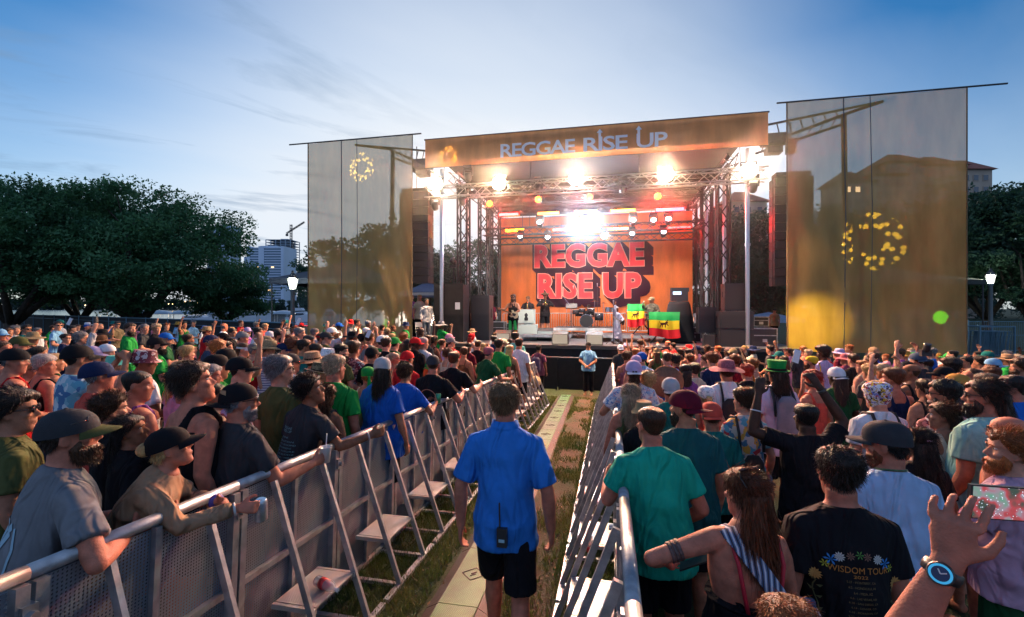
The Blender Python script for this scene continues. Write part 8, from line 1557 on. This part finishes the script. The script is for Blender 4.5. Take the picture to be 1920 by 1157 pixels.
guitar(wg, "dark red-brown electric guitar worn by the guitarist in white", (.10, .015, .015), (.35, .33, .30)); rr_ = remesh("robe_panel", [etube([(0, -.02, .98), (0, -.01, .7), (0, 0, .42), (.02, .02, .22)], [.17, .22, .23, .20], [.13, .17, .19, .16], (0, 1, 0), 20)], .014, M_tee, 2, lambda c, n: c + n * (wave(c, 4) * .016)[:, None]); ro = part("robe_skirt", rr_, wg['o'], (.55, .55, .68))
vm_ = performer(1222, 556, 18.7, "vocalist in camouflage jacket and pale cap singing behind the large flag", yaw=R(160), skin='t', top=('longsleeve', 'olive'), bottom=('pants', 'black'), hair=('short', 'brown'), hat=('cap', 'khaki'), seed=65, girth=1.12, head=(R(-50), R(4), 0), el=((-.28, .12, 1.16), (.32, .14, 1.24)), wr=((-.12, .3, 1.10), (.26, .30, 1.46))); vm_['tp'].material_slots[0].link = 'OBJECT'; vm_['tp'].material_slots[0].material = PATS['camo']
r = thing_at("microphone", "microphone held up to the vocalist's mouth", "microphone", wrist_of(vm_, 1) + Vector((-.02, -.05, .05))); MB().lathe([(.012, -.08), (.014, .03), (.024, .05), (.024, .08), (.01, .10)], n=10, M=Matrix.Rotation(R(40), 4, 'Y')).build("body", M_steel, r, True)
for px, py, d, lab, tp_, sk, sx_, hr, ht, yw in ((787, 553, 19.4, "blond woman in pale top watching from the left wing", ('tee', 'cream'), 'r', 'f', ('long', 'blond'), None, 215), (772, 553, 19.8, "person in purple-blue t-shirt at the back of the left wing", ('tee', 'purple'), 'f', 'm', ('short', 'grey'), None, 210), (800, 561, 18.2, "person in loose pale grey clothes standing by the folding chair", ('longsleeve', 'lightgrey'), 't', 'm', ('short', 'black'), None, 220), (891, 566, 20.8, "cameraman in dark clothes beside the left column", ('tee', 'charcoal'), 'r', 'm', ('short', 'black'), ('cap', 'grey'), 200), (908, 567, 21.6, "stage hand in blue jeans and pale cap left of the backdrop", ('tee', 'black'), 't', 'm', ('short', 'brown'), ('cap', 'white'), 190), (922, 566, 22.6, "person in red top left of the backdrop", ('tee', 'maroon'), 't', 'f', ('long', 'black'), None, 190), (1452, 578, 19.0, "stage hand in grey shirt and cap right of the speaker stack", ('tee', 'khaki'), 't', 'm', ('short', 'black'), ('cap', 'black'), 150), (1307, 579, 22.5, "person crouched at a desk right of the backdrop", ('tee', 'grey'), 'f', 'm', ('short', 'brown'), None, 150), (1327, 579, 22.8, "person in dark shirt near the right rear column", ('tee', 'navy'), 't', 'm', ('short', 'black'), ('cap', 'teal'), 170)):
    near_person(px, py, d, lab, sex=sx_, yaw=R(yw), skin=sk, top=tp_, bottom=('pants', 'denim' if 'jeans' in lab else ('grey' if 'loose' in lab else 'black')), hair=hr, hat=ht, seed=70 + px % 9, vox=.014, fine=False, g=DZ)
nA = scatter(42, (-20, -2.5), (2.2, 16.0), .55, lambda x, y: 30 < 960 + (R_[0] * x + R_[1] * y) / (F_[0] * x + F_[1] * y) * 853 and (F_[0] * x + F_[1] * y) > 3.2 and not (x > -9.2 and y > 15.4))
nB = scatter(46, (.5, 13.5), (2.2, 15.6), .55, lambda x, y: 960 + (R_[0] * x + R_[1] * y) / (F_[0] * x + F_[1] * y) * 853 < 1950 and (F_[0] * x + F_[1] * y) > 3.2)
# ---- labels that single each one out
seen = {}
for q in DESC: seen.setdefault((q[1], q[2]), []).append(q)
ZN = [(0, 'at the far left edge'), (60, 'far left by the dark fence'), (180, 'below the first oak'), (280, 'below the wide oak'), (370, 'below the yachts'), (470, 'near the picket gate'), (560, 'before the left scrim'), (680, 'below the left speaker stack'), (800, 'before the black booth'), (880, 'below the green-trousered guitarist'), (1130, 'below the white-robed guitarist'), (1230, 'below the large flag'), (1340, 'before the right subwoofers'), (1475, 'before the right scrim\'s yellow light'), (1620, 'before the right scrim\'s middle'), (1760, 'before the right scrim\'s far end'), (1850, 'below the right street lamp')]
labs = set()
for (a, b_), L in seen.items():
    for (o, _, _, px, py, prn) in L:
        zn = [n for e, n in ZN if px >= e][-1] if px >= 0 else ZN[0][1]; l = f"{a} and {b_}"
        l = f"person in {l}, {zn}"; w = l + POSE.get(prn, '') if len((l + POSE.get(prn, '')).split()) <= 16 else l
        if len(w.split()) > 16: w = w.replace('person in', 'one in').replace(' and ', ', ', 1) if len(w.split()) == 17 else l
        if len(w.split()) > 16: w = w.replace("before the right scrim's yellow light", 'below the yellow glow').replace("before the right scrim's far end", 'by the far scrim edge').replace("before the right scrim's middle", 'below the dotted light')
        if len(w.split()) > 16: w = w.replace(' the ', ' ')
        if len(w.split()) > 16: w = w.replace('long-sleeved top', 'jumper').replace('light grey', 'grey').replace('wide sun hat', 'sun hat').replace('hair in a bun', 'bun')
        while w in labs: w = w.replace("person in", "shorter person in", 1) if "shorter" not in w else w + " again"
        labs.add(w); o["label"] = w
        if len(w.split()) > 16: print('LONG', w)
